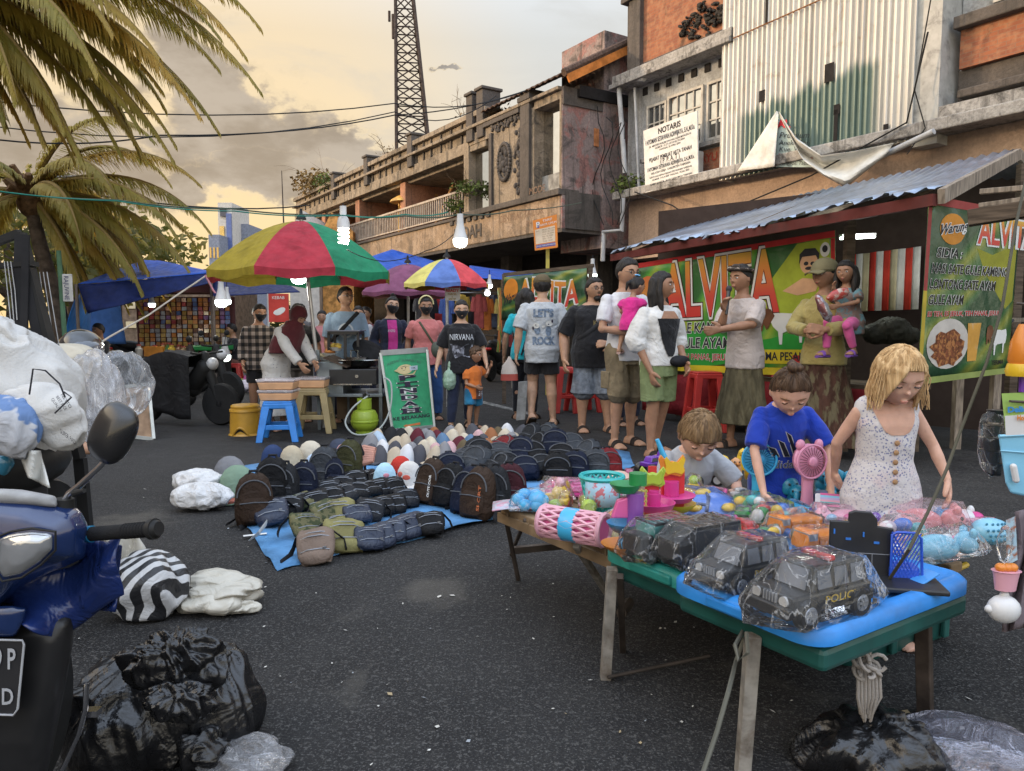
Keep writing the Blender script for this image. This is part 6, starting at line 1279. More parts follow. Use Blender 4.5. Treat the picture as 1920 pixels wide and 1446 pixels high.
   for k_ in rng(12):
    fx=k_/11;pts=[F_(.06*hh,-.02*hh,.50*hh),F_(-.02*hh-.10*hh*fx,-.26*hh+.04*hh*fx,.46*hh),F_(-.13*hh-.13*hh*fx,-.40*hh+.12*hh*fx,.30*hh),F_(-.22*hh-.11*hh*fx,-.42*hh+.24*hh*fx,.08*hh),F_(-.28*hh-.07*hh*fx,-.36*hh+.22*hh*fx,-.14*hh-.06*hh*sin(k_*2)),F_(-.30*hh-.06*hh*fx,-.30*hh+.16*hh*fx,-.36*hh-.04*hh*sin(k_*3))];b.tu(pts,[.03*hh,.036*hh,.034*hh,.028*hh,.02*hh,.006*hh],7)
  if style=='hijab':
   rg=[]
   for z,w,d,y in((-.25,.44,.46,.02),(-.5,.50,.5,.03),(-.85,.85,.62,.05),(-1.25,1.0,.68,.04),(-1.6,1.02,.72,.02),(-1.95,.95,.7,0)):
    rg.append([hc+hrot@V((0,0,0))+V((0,.05*hh*0,z*hh))+ (J['pel']-J['nk']).normalized()*0+V((w*hh*cos(a),(d*sin(a)+y)*hh+ (J['pel'].y-J['nk'].y)*(-z/2.3)*.9 +.02,0)) + V(((J['pel'].x-J['nk'].x)*(-z/2.3)*.9,0,0)) for a in [2*pi*i_/20 for i_ in rng(20)]])
   b.loft(rg)
  v=max(.006,vox*.9) if style!='bob' else .0042
  me=remesh(b,v,1 if style in('curly','fringe') else 2)
  displace(me,lambda c,n:(.009 if style=='curly' else .0028)*hh/.2*snoise(c*np.array([1,1,.25 if style!='curly' else 1]),55 if style!='hijab' else 9,5,3))
  me.materials.append(hm);link('headscarf' if style=='hijab' else 'hair',me,t,True,ang=180)
  if style in('bob','fringe','bun') and kid:
   b=MB();rn=RND(9)
   for k_ in rng(150 if style=='bob' else 110):
    a=rn.uniform(0,6.283);te=(.95+.55*(1+sin(a)))*(1.15 if style=='fringe' and sin(a)<0 else 1);pts=[];w1=rn.uniform(.02,.05);p0=rn.uniform(0,6)
    for j_ in rng(9): tq=.12+(te-.12)*j_/8;aa=a+w1*sin(p0+j_*.9);pts.append(hc+hrot@hd(V((cos(aa)*sin(tq),sin(aa)*sin(tq),cos(tq))),1.0+th*1.12+.015*sin(p0+j_)))
    if style=='bob' and sin(a)>-.45:
     e=pts[-1]-hc
     for j_ in rng(7): f_=j_/6;pts.append(hc+V((e.x*(1.06+.06*sin(p0+j_)),e.y*(1.05+.06*cos(p0+j_)),e.z-(.1+f_*.5*rn.uniform(.8,1.05))*hh)))
    b.tu(pts,.0016 if style=='bob' else .0012,4)
   b.B('hair_strand',hm,t,wd=0)
 def arm_sleeve(b,s_,n_,ln,inf,flare=0.):
  sh,el,wr=J['s'+n_],J['e'+n_],J['w'+n_];af=fat**.7*(.9 if fem else 1)*k;pts=[J['nk'].lerp(sh,.5)-up*.022*H,sh];rs=[.024*H*af+inf*.3,.0315*H*af+inf*.6]
  full=(el-sh).length;L1=min(ln,1.);pts.append(sh.lerp(el,L1*.5));rs.append(.034*H*af+inf+flare*.5*L1);pts.append(sh.lerp(el,L1));rs.append(.030*H*af+inf+flare*L1)
  if ln>1: pts.append(el.lerp(wr,(ln-1)*.5));rs.append(.028*H*af+inf+flare);pts.append(el.lerp(wr,ln-1));rs.append(.024*H*af+inf+flare)
  b.tu(pts,rs,14)
  for p_,r_ in zip(pts[1:-1],rs[1:-1]): b.ell(p_,(r_,)*3,nu=14,nv=8)
 t_.shirt=None
 def wr(me,amp,seed,kk=13):
  sq=np.array([.75,.75,1.5] if kk==13 else [1.5,1.5,.45])
  return displace(me,lambda c,n:amp*(ridged(c*sq+.35*c[:,[2,0,1]],kk*.62,seed,3)*(.45 if kk==13 else .7)+(.2 if kk==13 else -.45)))
 if top:
  b=MB();inf=top.get('loose',.014);hem=top.get('hem',.46);tt=(hem-J['pel'].z/H)/.305 if J['pel'].z else -.2
  tt=top.get('tt',tt);flare=top.get('flare',.0)
  pr=[p for p in prof if p[0]>tt+.05 and p[0]<(1.03 if not top.get('low') else top['low'])];
  b.loft([ring(tt,pr[0][1]+flare,pr[0][2]+flare*.8,0,inf)]+[ring(a,w_+(flare*max(0,(.5-a))/.7 if flare else 0),d_,y_,inf*(1 if a<.9 else .45)) for a,w_,d_,y_ in pr])
  for s_,n_ in((-1,'R'),(1,'L')):
   if top.get('sleeve',.6)>0: arm_sleeve(b,s_,n_,top.get('sleeve',.6),inf*.85,top.get('sflare',.004))
   elif not top.get('strap'): b.limb([J['nk'].lerp(J['s'+n_],.35),J['nk'].lerp(J['s'+n_],.75)],[.026*H+inf,.026*H+inf],10)
  me=remesh(b,max(.007,vox),2);wr(me,top.get('wr',.006)*H/1.7,int(H*100));me.materials.append(top['mat']);o=link(top.get('name','shirt'),me,t,True,ang=180);t_.shirt=me;t_.shirt_o=o
 if bottom:
  b=MB();inf=bottom.get('loose',.012);kd_=bottom['kind'];ln=bottom.get('len',.3)
  if kd_ in('shorts','trousers'):
   b.loft([ring(-.30,.088,.074,0,inf*.7),ring(-.06,prof[1][1],prof[1][2],.004,inf),ring(.10,.092,.068,0,inf*.8),ring(.2,.088,.064,0,inf*.5)])
   for s_,n_ in((-1,'R'),(1,'L')):
    hp_,kn,an=J['h'+n_],J['k'+n_],J['a'+n_];lf=fat**.6*k;fl=bottom.get('flare',0.)
    if kd_=='shorts':
     f=ln;pts=[hp_,hp_.lerp(kn,f*.5),hp_.lerp(kn,f)];rs=[.056*H*lf+inf,.053*H*lf+inf+fl*.5,.046*H*lf+inf+fl]
     if f>1: pts=[hp_,hp_.lerp(kn,.5),kn,kn.lerp(an,f-1)];rs=[.056*H*lf+inf,.053*H*lf+inf,.042*H*lf+inf+fl,.042*H*lf+inf+fl*1.2]
    else: f=ln;pts=[hp_,hp_.lerp(kn,.5),kn,kn.lerp(an,.5*f),kn.lerp(an,f)];rs=[.056*H*lf+inf,.052*H*lf+inf,.038*H*lf+inf,.036*H*lf+inf*.8+fl*.5,.026*H*lf+inf*.8+fl]
    b.tu(pts,rs,16);
    for p_,r_ in zip(pts[:-1],rs[:-1]): b.ell(p_,(r_*.995,)*3,nu=14,nv=8)
  else:
   hz=ln;n=26;z0=J['pel'].z/H-.02;rg=[];mx=V(((J['kR'].x+J['kL'].x)/2,(J['kR'].y+J['kL'].y)/2,0));flr=bottom.get('flare',.02)
   for i in rng(9):
    f=i/8;z=(z0+(hz-z0)*f)*H;cx=J['pel'].lerp(V((mx.x,mx.y,0)),f*.9);w_=(.095+flr*f+bottom.get('spread',0)*f)*H*fat+inf*min(1,f*2.5);d_=(.070+flr*f*1.2)*H*fat+inf*min(1,f*2.5)
    rg.append([V((cx.x+w_*cos(a)*(1+.05*f*sin(a*5+i*.12)),cx.y+d_*sin(a)*(1+.07*f*sin(a*7+1)),z)) for a in [2*pi*i_/n for i_ in rng(n)]])
   b.loft(rg)
  me=remesh(b,max(.008,vox),2);wr(me,bottom.get('wr',.006)*H/1.7,int(H*77),11);me.materials.append(bottom['mat']);t_.bottom=link(bottom.get('name',kd_),me,t,True,ang=180)
 if shoes:
  for n_ in('R','L'):
   an,fw,sd_,fu,fl=q['_f'+n_];b=MB();rg=[]
   for z,wd in((-.27,.12),(-.2,.18),(0,.19),(.3,.21),(.5,.25),(.66,.24),(.77,.15)):
    c=an-fu*(.047*H+.008)+fw*fl*z;rg.append([c+sd_*(wd*fl*cos(a))+fu*(.012*sin(a)) for a in [2*pi*i2/12 for i2 in rng(12)]])
   b.loft(rg)
   for z,w1,h1 in((.30,.225,.25),(.42,.245,.21)): b.tu([an-fu*.047*H+fw*fl*(z+.03*cos(a*2))+sd_*(w1*fl*cos(a))+fu*(h1*fl*sin(a)) for a in [pi*i2/10 for i2 in rng(11)]],.011*H/1.7*1.3,6)
   b.B('sandal',shoes,t,wd=0)
 return t_
def surf(me,x,z,front=True,off=.004):
 bv=getattr(me,'_bv',None)
 key=me.name
 if key not in _bvh: _bvh[key]=BVHTree.FromPolygons([v.co.copy() for v in me.vertices],[tuple(p.vertices) for p in me.polygons])
 o=V((x,-2 if front else 2,z));d=V((0,1 if front else -1,0));h=_bvh[key].ray_cast(o,d)
 if h[0] is None: return V((x,-.1 if front else .1,z))
 return h[0]-d*off
_bvh={}
def SP(p,name,mat,fn,front=True,off=.008):   # flat print laid on the shirt;fn(b,map)
 b=MB();fn(b,lambda x,z:surf(p.shirt,x,z,front,off));return b.B(name,mat,p.shirt_o,sf=0,wd=0)
def strap(p,pts,front,r,mat,name='strap',par=None,off=.006):
 P_=[]
 for (a,b_) in zip(pts,pts[1:]):
  for k in rng(8): f=k/8;P_.append(surf(p.shirt,a[0]+(b_[0]-a[0])*f,a[1]+(b_[1]-a[1])*f,front,off))
 P_.append(surf(p.shirt,pts[-1][0],pts[-1][1],front,off));b=MB();b.tu(P_,r,8,flat=.35,up=(0,-1,0));return b.B(name,mat,par or p.t,wd=0)
def Hd(px,top,d): return D(px,top,d).z
p1=person('person in a dark plaid shirt and black face mask watching the frying cart',G(490,792),Hd(480,570,9.1),R(18),{'aR':(-.05,.01,.047),'wR':(-.13,-.06,.50),'wL':(.12,-.07,.50)},True,1.02,skinm=SK1,head=(25,10,0),hair=('pony',HB_),mask=True,top=dict(mat=M('plaid_shirt',(.05,.045,.045),.85,col2=(.22,.18,.15),c2=(.47,.53),c2s=5,stretch=(3,3,3),folds=.5),sleeve=1.75,hem=.45,loose=.022,name='plaid_shirt'),bottom=dict(kind='shorts',mat=cloth('black_shorts',(.02,.02,.022)),len=.75),vox=.009)
def plaid():
 m=_mc['plaid_shirt'];t=NT(m.node_tree);b=[n for n in m.node_tree.nodes if n.type=='BSDF_PRINCIPLED'][0];ob=t.n('ShaderNodeTexCoord').outputs['Object'];sp=t.n('ShaderNodeSeparateXYZ');t.set(sp.inputs[0],ob)
 st=lambda s_,k:t.mapr(t.math('SINE',t.math('MULTIPLY',s_,k)),-.2,.2,0,1)
 f=t.math('MULTIPLY',t.math('ADD',st(sp.outputs[0],75.),st(sp.outputs[2],70.)),.5);t.set(b.inputs['Base Color'],t.ramp(f,[(0,(.02,.02,.022)),(.5,(.09,.075,.065)),(1,(.30,.25,.22))]))
plaid()
HJ=cloth('hijab_maroon',(.085,.018,.022),.5)
p2=person('person in a maroon headscarf and white speckled dress bending over the food boxes',G(521,806),1.50,R(62),{'nk':(.03,-.14,.80),'eR':(-.08,-.20,.63),'wR':(-.06,-.30,.515),'eL':(.10,-.22,.62),'wL':(.06,-.33,.52)},True,1.05,skinm=SK2,head=(0,38,0),hair=('hijab',HJ),top=dict(mat=M('speckled_dress',(.50,.49,.47),.85,var=.06,col2=(.12,.13,.18),c2=(.66,.68),c2s=34,folds=.5,fs=8),sleeve=1.9,hem=.40,loose=.018,name='blouse'),bottom=dict(kind='skirt',mat=M('speckled_dress',(.5,.49,.47)),len=.12,flare=.03,loose=.02,name='dress_skirt'),vox=.009)
p3=person('person in a black polo with short hair standing behind the maroon headscarf',G(563,790),Hd(562,570,9.3),R(5),{'eR':(-.15,-.03,.64),'wR':(-.05,-.12,.66),'eL':(.16,.02,.64)},False,1.1,skinm=SK1,head=(10,8,0),hair=('short',HB_),glasses=True,top=dict(mat=cloth('black_polo',(.015,.015,.017)),sleeve=.75,hem=.46),bottom=dict(kind='trousers',mat=cloth('grey_trousers',(.12,.11,.10)),len=.95),vox=.01)
p4=person('person in a pale blue shirt with glasses and black bag strap behind the cart',G(652,790),Hd(650,540,9.35),R(12),{'wR':(-.13,-.02,.50)},False,1.0,skinm=SK2,head=(35,-6,0),hair=('short',HB_),glasses=True,top=dict(mat=cloth('pale_blue_tee',(.22,.31,.42)),sleeve=.85,hem=.42,loose=.02),bottom=dict(kind='trousers',mat=cloth('dark_jeans',(.03,.035,.06)),len=.97),vox=.009)
h=p4.H;strap(p4,[(-.11*h,.60*h),(.09*h,.815*h)],True,.024,M('strap_black',(.02,.02,.022),.7),'bag_strap')
SP(p4,'ring_print',M('print_white',(.5,.55,.6),.7),lambda b,g:b.add([g(.0+r*cos(a)*h,.68*h+r*sin(a)*h) for r in(.055,.042) for a in [2*pi*k/24 for k in rng(24)]],[(k,(k+1)%24,24+(k+1)%24,24+k) for k in rng(24)]))
p5=person('person in a navy denim jacket and magenta top with black mask beside the green board',G(735,783),Hd(733,557,9.6),R(8),{'eR':(-.14,.03,.64),'wR':(-.11,-.06,.53),'eL':(.15,.02,.64),'wL':(.10,-.08,.53)},True,.95,skinm=SK3,head=(18,-4,8),hair=('bun',HB_),mask=True,top=dict(mat=cloth('navy_denim',(.025,.03,.055),.7),sleeve=1.85,hem=.47,loose=.022,name='jacket'),bottom=dict(kind='trousers',mat=cloth('black_trousers',(.015,.015,.02)),len=.97),vox=.009)
h=p5.H;PKM=cloth('magenta_top',(.50,.05,.25));SP(p5,'magenta_top',PKM,lambda b,g:b.grid(lambda u,v:g((-.030+.075*u+.012*sin(v*3))*h,(.50+.31*v)*h),6,14));SP(p5,'top_lettering',M('print_white',(.5,.55,.6),.7),lambda b,g:b.text('KYOTO',.03,lambda x,y:g(.008*h+x,.72*h+y),bold=.02,wid=.09),off=.011)
p6=person('person in a salmon polo with white headband, black mask and olive sling bag',G(800,786),Hd(797,557,9.3),R(10),{'eR':(-.145,.03,.64),'eL':(.15,.03,.64),'wL':(.165,-.02,.49),'kL':(.09,-.02,.27),'aL':(.085,.0,.047)},True,1.12,skinm=SK1,head=(5,4,0),hair=('pony',HB_),mask=True,top=dict(mat=cloth('salmon_polo',(.52,.17,.16)),sleeve=.75,hem=.45,loose=.018,name='polo_shirt'),bottom=dict(kind='trousers',mat=cloth('blue_jeans',(.03,.08,.22),.5),len=.97,flare=.02),vox=.009)
h=p6.H;strap(p6,[(-.055*h,.80*h),(.07*h,.60*h)],True,.014,M('strap_olive',(.09,.09,.06),.8),'bag_strap');b=MB();c=surf(p6.shirt,.085*h,.575*h);b.ell(c+V((0,-.02,0)),(.085,.05,.11),fn=lambda d:.93+.07*abs(d.x*d.z));b.B('sling_bag',M('olive_bag',(.10,.11,.085),.75,folds=.4),p6.t,wd=0);b=MB();b.ell(c+V((.02,-.07,-.01)),(.018,.006,.012));b.B('bag_badge',WINK,p6.t,wd=0)
b=MB();b.tu([p6.hc+p6.hrot@V((.40*p6.hh*cos(a),-.10*p6.hh,.47*p6.hh*sin(a)+.12*p6.hh)) for a in [pi*k/12 for k in rng(13)]],.022,8,flat=.5);b.B('headband',M('headband_cream',(.55,.48,.25),.8),p6.t,wd=0)
p7=person('person in a black band tee and dark jeans with black mask holding a toddler hand',G(866,805),Hd(868,562,8.35)+.0,R(5),{'eR':(-.15,.03,.64),'wR':(-.19,-.03,.49),'eL':(.16,.0,.64),'wL':(.19,-.05,.51),'kR':(-.065,-.01,.28),'aR':(-.085,.0,.047),'kL':(.06,.03,.29),'aL':(.05,.12,.06)},True,1.02,skinm=SK3,head=(4,6,0),hair=('pony',HB_),mask=True,top=dict(mat=cloth('black_tee',(.014,.014,.016),.6),sleeve=.95,hem=.44,loose=.028,sflare=.012),bottom=dict(kind='trousers',mat=cloth('navy_jeans',(.018,.024,.05)),len=.95),vox=.008)
h=p7.H;SP(p7,'band_lettering',M('print_pale',(.55,.58,.62),.7),lambda b,g:b.text('NIRVANA',.068,lambda x,y:g(x,.715*h+y),bold=.0,wid=.27));
q_=RND(8);SP(p7,'photo_print',M('print_photo',(.22,.23,.27),.8,var=.4,vs=20,col2=(.05,.05,.06),c2s=18),lambda b,g:b.add([g(x*h,z*h) for x,z in[(-.085,.665),(-.03,.655),(.0,.64),(.05,.668),(.085,.66),(.09,.60),(.06,.56),(.0,.575),(-.05,.555),(-.07,.60)]],[tuple(rng(10))]))
t=thing('plastic_bag','pale green plastic bag hanging from the hand of the person in the black band tee','bag',(0,0,0));b=MB();c=D(843,712,8.35);b.ell(c,(.075,.06,.12));b.limb([c+ZU*.1,c+ZU*.2],[.02,.012]);me=remesh(b,.012,2);displace(me,lambda c_,n:.01*ridged(c_,20,4));me.materials.append(film('green_bag_film',(.55,.8,.6),.45,16,.25));link('bag_body',me,t,True,ang=180)
p8=person('toddler in an orange and brown tee and blue shorts beside the black band tee',G(888,806),.90,R(35),{'eR':(-.13,-.04,.60),'wR':(-.05,-.13,.56),'eL':(.17,-.03,.68),'wL':(.20,-.08,.80),'kL':(.09,.05,.27),'aL':(.10,.10,.06)},False,1.05,skinm=SK1,head=(40,5,0),hs=1.55,hair=('curly',HDB),kid=True,top=dict(mat=cloth('orange_tee',(.55,.15,.03)),sleeve=.7,hem=.40,loose=.014),bottom=dict(kind='shorts',mat=cloth('teal_shorts',(.02,.14,.26),var=.4),len=.8,flare=.012),vox=.007)
h=p8.H;SP(p8,'brown_front',cloth('brown_tee',(.10,.045,.035)),lambda b,g:b.grid(lambda u,v:g((-.02+.125*u)*h,(.41+.16*v)*h),6,8));SP(p8,'print_letters',M('print_pale',(.55,.58,.62),.7),lambda b,g:b.text('36',.05,lambda x,y:g(.05*h+x,.47*h+y)),off=.008)
p9=person('person in a turquoise top walking away with long black hair and a carrier bag',G(985,786),Hd(970,540,9.3),R(172),{'eR':(-.14,.03,.64),'wR':(-.16,-.02,.49),'eL':(.15,.01,.63),'wL':(.17,-.04,.49)},True,1.02,skinm=SK2,head=(0,4,0),hair=('long',HB_),faced=False,top=dict(mat=cloth('turquoise_top',(.02,.36,.44)),sleeve=.8,hem=.46),bottom=dict(kind='trousers',mat=cloth('black_trousers',(.015,.015,.02)),len=.95),vox=.01)
b=MB();h=p9.H;b.tu([(-.05*h,.12,.80*h),(-.02*h,.13,.62*h),(.02*h,.12,.5*h)],.05,8,flat=.3);b.B('overall_strap',M('strap_navy',(.03,.035,.05),.8),p9.t,wd=0)
t=thing('carrier_bag','small cream and red carrier bag in the hand of the person in turquoise','bag',(0,0,0));c=D(955,695,8.85)
b=MB();b.loft([[c+V((w*cos(a),w*.45*sin(a),z)) for a in [2*pi*k/16 for k in rng(16)]] for z,w in((-.12,.10),(-.118,.105),(-.04,.10))]);b.B('red_base',M('bag_red',(.42,.09,.07),.7),t);b=MB();b.loft([[c+V((w*cos(a),w*.45*sin(a),z)) for a in [2*pi*k/16 for k in rng(16)]] for z,w in((-.04,.101),(.06,.085),(.13,.03),(.17,.012))]);b.B('cream_top',M('bag_cream',(.55,.48,.42),.7,folds=.5),t)
GTE=cloth('grey_tee',(.40,.42,.44),.7)
p10=person('person in a grey printed tee and black shorts walking away',G(1016,797),Hd(1017,515,8.75),R(183),{'eR':(-.15,.02,.64),'wR':(-.165,.0,.49),'eL':(.155,.02,.64),'wL':(.17,.0,.49),'kR':(-.06,-.01,.28),'aR':(-.075,.0,.047),'kL':(.06,-.05,.29),'aL':(.075,.03,.075)},False,1.08,skinm=SK3,head=(0,3,0),hair=('short',HB_),faced=False,top=dict(mat=GTE,sleeve=.95,hem=.42,loose=.026,sflare=.008),bottom=dict(kind='shorts',mat=cloth('black_shorts',(.02,.02,.022)),len=.72,flare=.012),vox=.007,foot_pitch=(0,38))
h=p10.H;PB=M('print_slate',(.14,.18,.24),.8,var=.35,vs=30)
SP(p10,'lettering',PB,lambda b,g:(b.text("LET'S",.085,lambda x,y:g(-x,.745*h+y),bold=.06,wid=.24),b.text('ROCK',.085,lambda x,y:g(-x,.565*h+y),bold=.06,wid=.27)),False)
SP(p10,'cartoon_print',PB,lambda b,g:[b.add([g(-(cx+rx*cos(a)),z+rz_*sin(a)) for a in [2*pi*k/16 for k in rng(16)]],[tuple(rng(16))]) for cx,z,rx,rz_ in((-.07,.635*h,.035,.05),(.06,.63*h,.035,.06))],False)
SP(p10,'cartoon_faces',M('print_light',(.55,.55,.52),.8),lambda b,g:[b.add([g(-(cx+rx*cos(a)),z+rz_*sin(a)) for a in [2*pi*k/16 for k in rng(16)]],[tuple(rng(16))]) for cx,z,rx,rz_ in((-.085,.665*h,.04,.03),(.07,.68*h,.045,.032),(.0,.66*h,.02,.015))],False,.011)
SP(p10,'cartoon_lines',M('board_black',(.03,.03,.035),.6),lambda b,g:[b.add([g(-(cx+rx*cos(a)),z+rz_*sin(a)) for a in [2*pi*k/12 for k in rng(12)]],[tuple(rng(12))]) for cx,z,rx,rz_ in((.105,.695*h,.012,.02),(.06,.675*h,.010,.007),(-.09,.67*h,.009,.006),(-.12,.65*h,.01,.022))],False,.013)
b=MB();hh=p10.hh;f=lambda x,y,z:p10.hc+p10.hrot@V((x,y,z));b.ell(f(0,0,.15*hh),(.43*hh,.50*hh,.42*hh),Q=p10.hrot,fn=lambda d:1 if d.z>-.1 else .9);b.B('cap',M('cap_olive',(.11,.085,.05),.85),p10.t,wd=0);b=MB();b.slab(f(-.3*hh,-.4*hh,.15*hh),V((.6*hh,0,0)),V((0,-.4*hh,-.05*hh)),V((0,0,.012)));b.B('cap_brim',M('cap_olive',(.11,.085,.05)),p10.t,wd=0)
b=MB();c=D(977,745,8.65);b.slab(c+V((-.06,0,-.28)),V((.11,.03,.01)),V((.03,.0,.46)),V((0,.05,0)));tag(b.B('folder',M('grey_board',(.28,.28,.27)),bevel=.006),'grey flat parcel held low by the person in the LETS ROCK tee','parcel')
p11=person('stout bearded person with glasses in a black tee and long grey shorts',G(1110,808),Hd(1106,520,8.3),R(12),{'eR':(-.19,.03,.63),'wR':(-.20,-.03,.47),'eL':(.19,-.04,.61),'wL':(.06,-.17,.575),'hdL':(-1,-.15,.05),'kR':(-.065,-.01,.28),'aR':(-.07,.0,.047),'aL':(.09,-.06,.047),'kL':(.075,-.05,.28)},False,1.36,.035,skinm=SK2,head=(15,2,0),hair=('pony',HB_),glasses=True,beard=True,top=dict(mat=M('black_tee',(.014,.014,.016)),sleeve=.95,hem=.42,loose=.02,sflare=.008),bottom=dict(kind='shorts',mat=M('grey_denim_shorts',(.16,.18,.21),.9,var=.25,vs=20,folds=.5),len=1.12,flare=.035,loose=.016),vox=.008,handn={'L':(0,.6,-.2)})
h=p11.H;SP(p11,'lettering',M('print_gold',(.16,.12,.05),.7),lambda b,g:(b.text('KOSAN',.05,lambda x,y:g(.06+x,.705*h+y),bold=.03,wid=.24)))
strap(p11,[(.13*h,.80*h),(.0,.70*h),(-.12*h,.60*h)],True,.026,M('strap_dark',(.03,.03,.032),.8),'bag_strap')
WTE=cloth('white_tee',(.56,.56,.58),.6)
p12=person('tall person in white tee, glasses and khaki cargo shorts carrying a child in pink',G(1168,836),Hd(1170,485,7.3),R(22),{'eR':(-.15,-.03,.63),'wR':(-.01,-.14,.61),'hdR':(.8,-.5,.1),'eL':(.15,-.06,.64),'wL':(.02,-.16,.645),'hdL':(-.8,-.3,0),'kR':(-.06,-.05,.29),'aR':(-.07,-.03,.05),'kL':(.065,.02,.28),'aL':(.075,.05,.047)},False,.95,skinm=SK2,head=(12,6,0),hair=('short',HB_),glasses=True,top=dict(mat=WTE,sleeve=.75,hem=.46,loose=.016),bottom=dict(kind='shorts',mat=M('khaki_cargo',(.17,.135,.085),.9,var=.25,folds=.6),len=1.05,flare=.022,loose=.014),vox=.008)
h=p12.H;b=MB();b.box((-.115*h,-.01,.36*h),(.03,.15,.17));b.B('cargo_pocket',M('khaki_cargo',(.17,.135,.085)),p12.t,wd=0,bevel=.01)
c=D(1183,600,6.98);p13=person('small child in a bright pink top with blue hair bow carried on an arm',(c.x,c.y,c.z-.50),.86,R(150),{'pel':(0,0,.56),'nk':(.0,-.05,.83),'eR':(-.12,-.05,.70),'wR':(-.06,-.13,.62),'eL':(.13,-.03,.68),'wL':(.10,-.12,.60),'kR':(-.13,-.15,.50),'aR':(-.16,-.02,.36),'kL':(.13,-.12,.46),'aL':(.14,-.02,.27)},True,1.05,skinm=SK2,head=(-35,18,0),hs=1.55,hair=('pony',HB_),kid=True,top=dict(mat=cloth('hot_pink',(.58,.03,.22)),sleeve=.55,hem=.46,loose=.018,sflare=.03),bottom=dict(kind='shorts',mat=cloth('tan_shorts',(.30,.2,.14)),len=.7),vox=.007,shoes=M('sandal_pink',(.5,.33,.28),.6))
b=MB();f=lambda x,y,z:p13.hc+p13.hrot@V((x,y,z));hh=p13.hh
for k in rng(5): a=k*1.26;b.ell(f(.08*hh*cos(a),.15*hh+.08*hh*sin(a),.56*hh),(.085*hh,.085*hh,.04*hh))
b.B('hair_bow',M('bow_blue',(.16,.42,.72),.5),p13.t,wd=0)
p14=person('person in a white cardigan, black top and green shorts with long black hair looking right',G(1232,856),Hd(1245,511,6.75),R(28),{'eR':(-.145,.02,.64),'wR':(-.10,-.06,.47),'hdR':(.15,-.25,-1),'eL':(.15,.03,.64),'wL':(.10,-.10,.51),'kR':(-.05,-.02,.28),'aR':(-.055,-.01,.047),'kL':(.06,.03,.28),'aL':(.07,.10,.06)},True,1.0,skinm=SK1,head=(38,0,0),hair=('long',HB_),top=dict(mat=cloth('white_cardigan',(.58,.57,.55),.7),sleeve=1.25,hem=.50,loose=.028,sflare=.022,name='cardigan'),bottom=dict(kind='shorts',mat=M('sage_shorts',(.17,.21,.10),.9,folds=.6),len=.88,flare=.02),vox=.008)
h=p14.H;SP(p14,'black_top',M('black_tee',(.014,.014,.016)),lambda b,g:b.grid(lambda u,v:g((.010+(u-.5)*(.135*(v**.7)+.03)+.0)*h,(.55+.20*v)*h),8,14));SP(p14,'neck_skin',SK1,lambda b,g:b.grid(lambda u,v:g((.010+(u-.5)*(.135-.06*v))*h,(.745+.045*v)*h),8,5),off=.005)
b=MB();c=surf(p14.shirt,.07*h,.535*h);b.ell(c+V((0,-.03,-.02)),(.11,.06,.055));b.B('waist_bag',M('bag_black',(.015,.015,.018),.6,folds=.4),p14.t,wd=0)
SRG=M('sarong_olive',(.10,.085,.05),.9,var=.35,folds=.8,fs=6,stretch=(2.5,2.5,.6))
p16=person('person in a beige tee, dark cloth headband and olive sarong speaking into a microphone',G(1392,840),Hd(1385,497,7.15),R(-58),{'nk':(0,-.03,.83),'eR':(-.05,-.14,.66),'wR':(.0,-.16,.755),'hdR':(.1,-.25,1),'eL':(.13,-.10,.68),'wL':(.06,-.25,.655),'kR':(-.06,-.03,.28),'aR':(-.07,-.02,.047),'aL':(.08,.05,.047)},False,.95,skinm=SK1,head=(-5,3,0),hair=('short',HB_),top=dict(mat=cloth('beige_tee',(.46,.40,.37),.7),sleeve=.95,hem=.44,loose=.024,sflare=.01),bottom=dict(kind='skirt',mat=SRG,len=.14,flare=.035,spread=.03,loose=.02,name='sarong',wr=.009),vox=.008,hand={'R':.9})
b=MB();f=lambda x,y,z:p16.hc+p16.hrot@V((x,y,z));hh=p16.hh;b.tu([f(.40*hh*cos(a),.46*hh*sin(a),.30*hh-.05*hh*sin(a)) for a in [2*pi*k/20 for k in rng(21)]],.035*hh+.008,8);b.ell(f(0,-.24*hh,.44*hh),(.2*hh,.13*hh,.10*hh));b.B('cloth_headband',M('udeng_cloth',(.05,.04,.035),.85,col2=(.25,.2,.16),c2=(.58,.62),c2s=30),p16.t,wd=0)
t=thing('microphone','black handheld microphone held up by the person in the olive sarong','microphone',(0,0,0));wm=wmat(p16.t);w0=wm@p16.J['wR'];mo=wm@f(0,-.58*hh,-.30*hh);dm=(mo-w0).normalized();hp_=w0+dm*.02
b=MB();b.tu([w0+V((.0,-.03,-.04)),mo-dm*.04],[.014,.021],12);b.B('handle',BLK,t);b=MB();b.ell(mo-dm*.02,(.03,.03,.034));b.B('grille',M('mic_grille',(.04,.04,.045),.5,bump=.5,bs=300),t)
OLV=cloth('olive_long_sleeve',(.33,.27,.10),.6)
p19=person('person in an olive cap and long sleeved olive top holding a girl',D(1538,835,6.75)*1.0-ZU*D(1538,835,6.75).z,Hd(1535,488,6.75),R(-50),{'eR':(-.12,-.09,.66),'wR':(.0,-.17,.64),'hdR':(.7,-.5,.2),'eL':(.15,-.06,.66),'wL':(.10,-.18,.65),'hdL':(-.7,-.5,.1)},True,1.02,skinm=SK1,head=(-12,2,0),hair=('pony',HB_),top=dict(mat=OLV,sleeve=1.9,hem=.47,loose=.014),bottom=dict(kind='skirt',mat=M('batik_sarong',(.06,.03,.022),.9,var=.4,col2=(.12,.10,.06),c2s=9,folds=.7,fs=6,stretch=(2,2,.7)),len=.06,flare=.045,spread=.05,loose=.022,name='sarong',wr=.009),vox=.008)
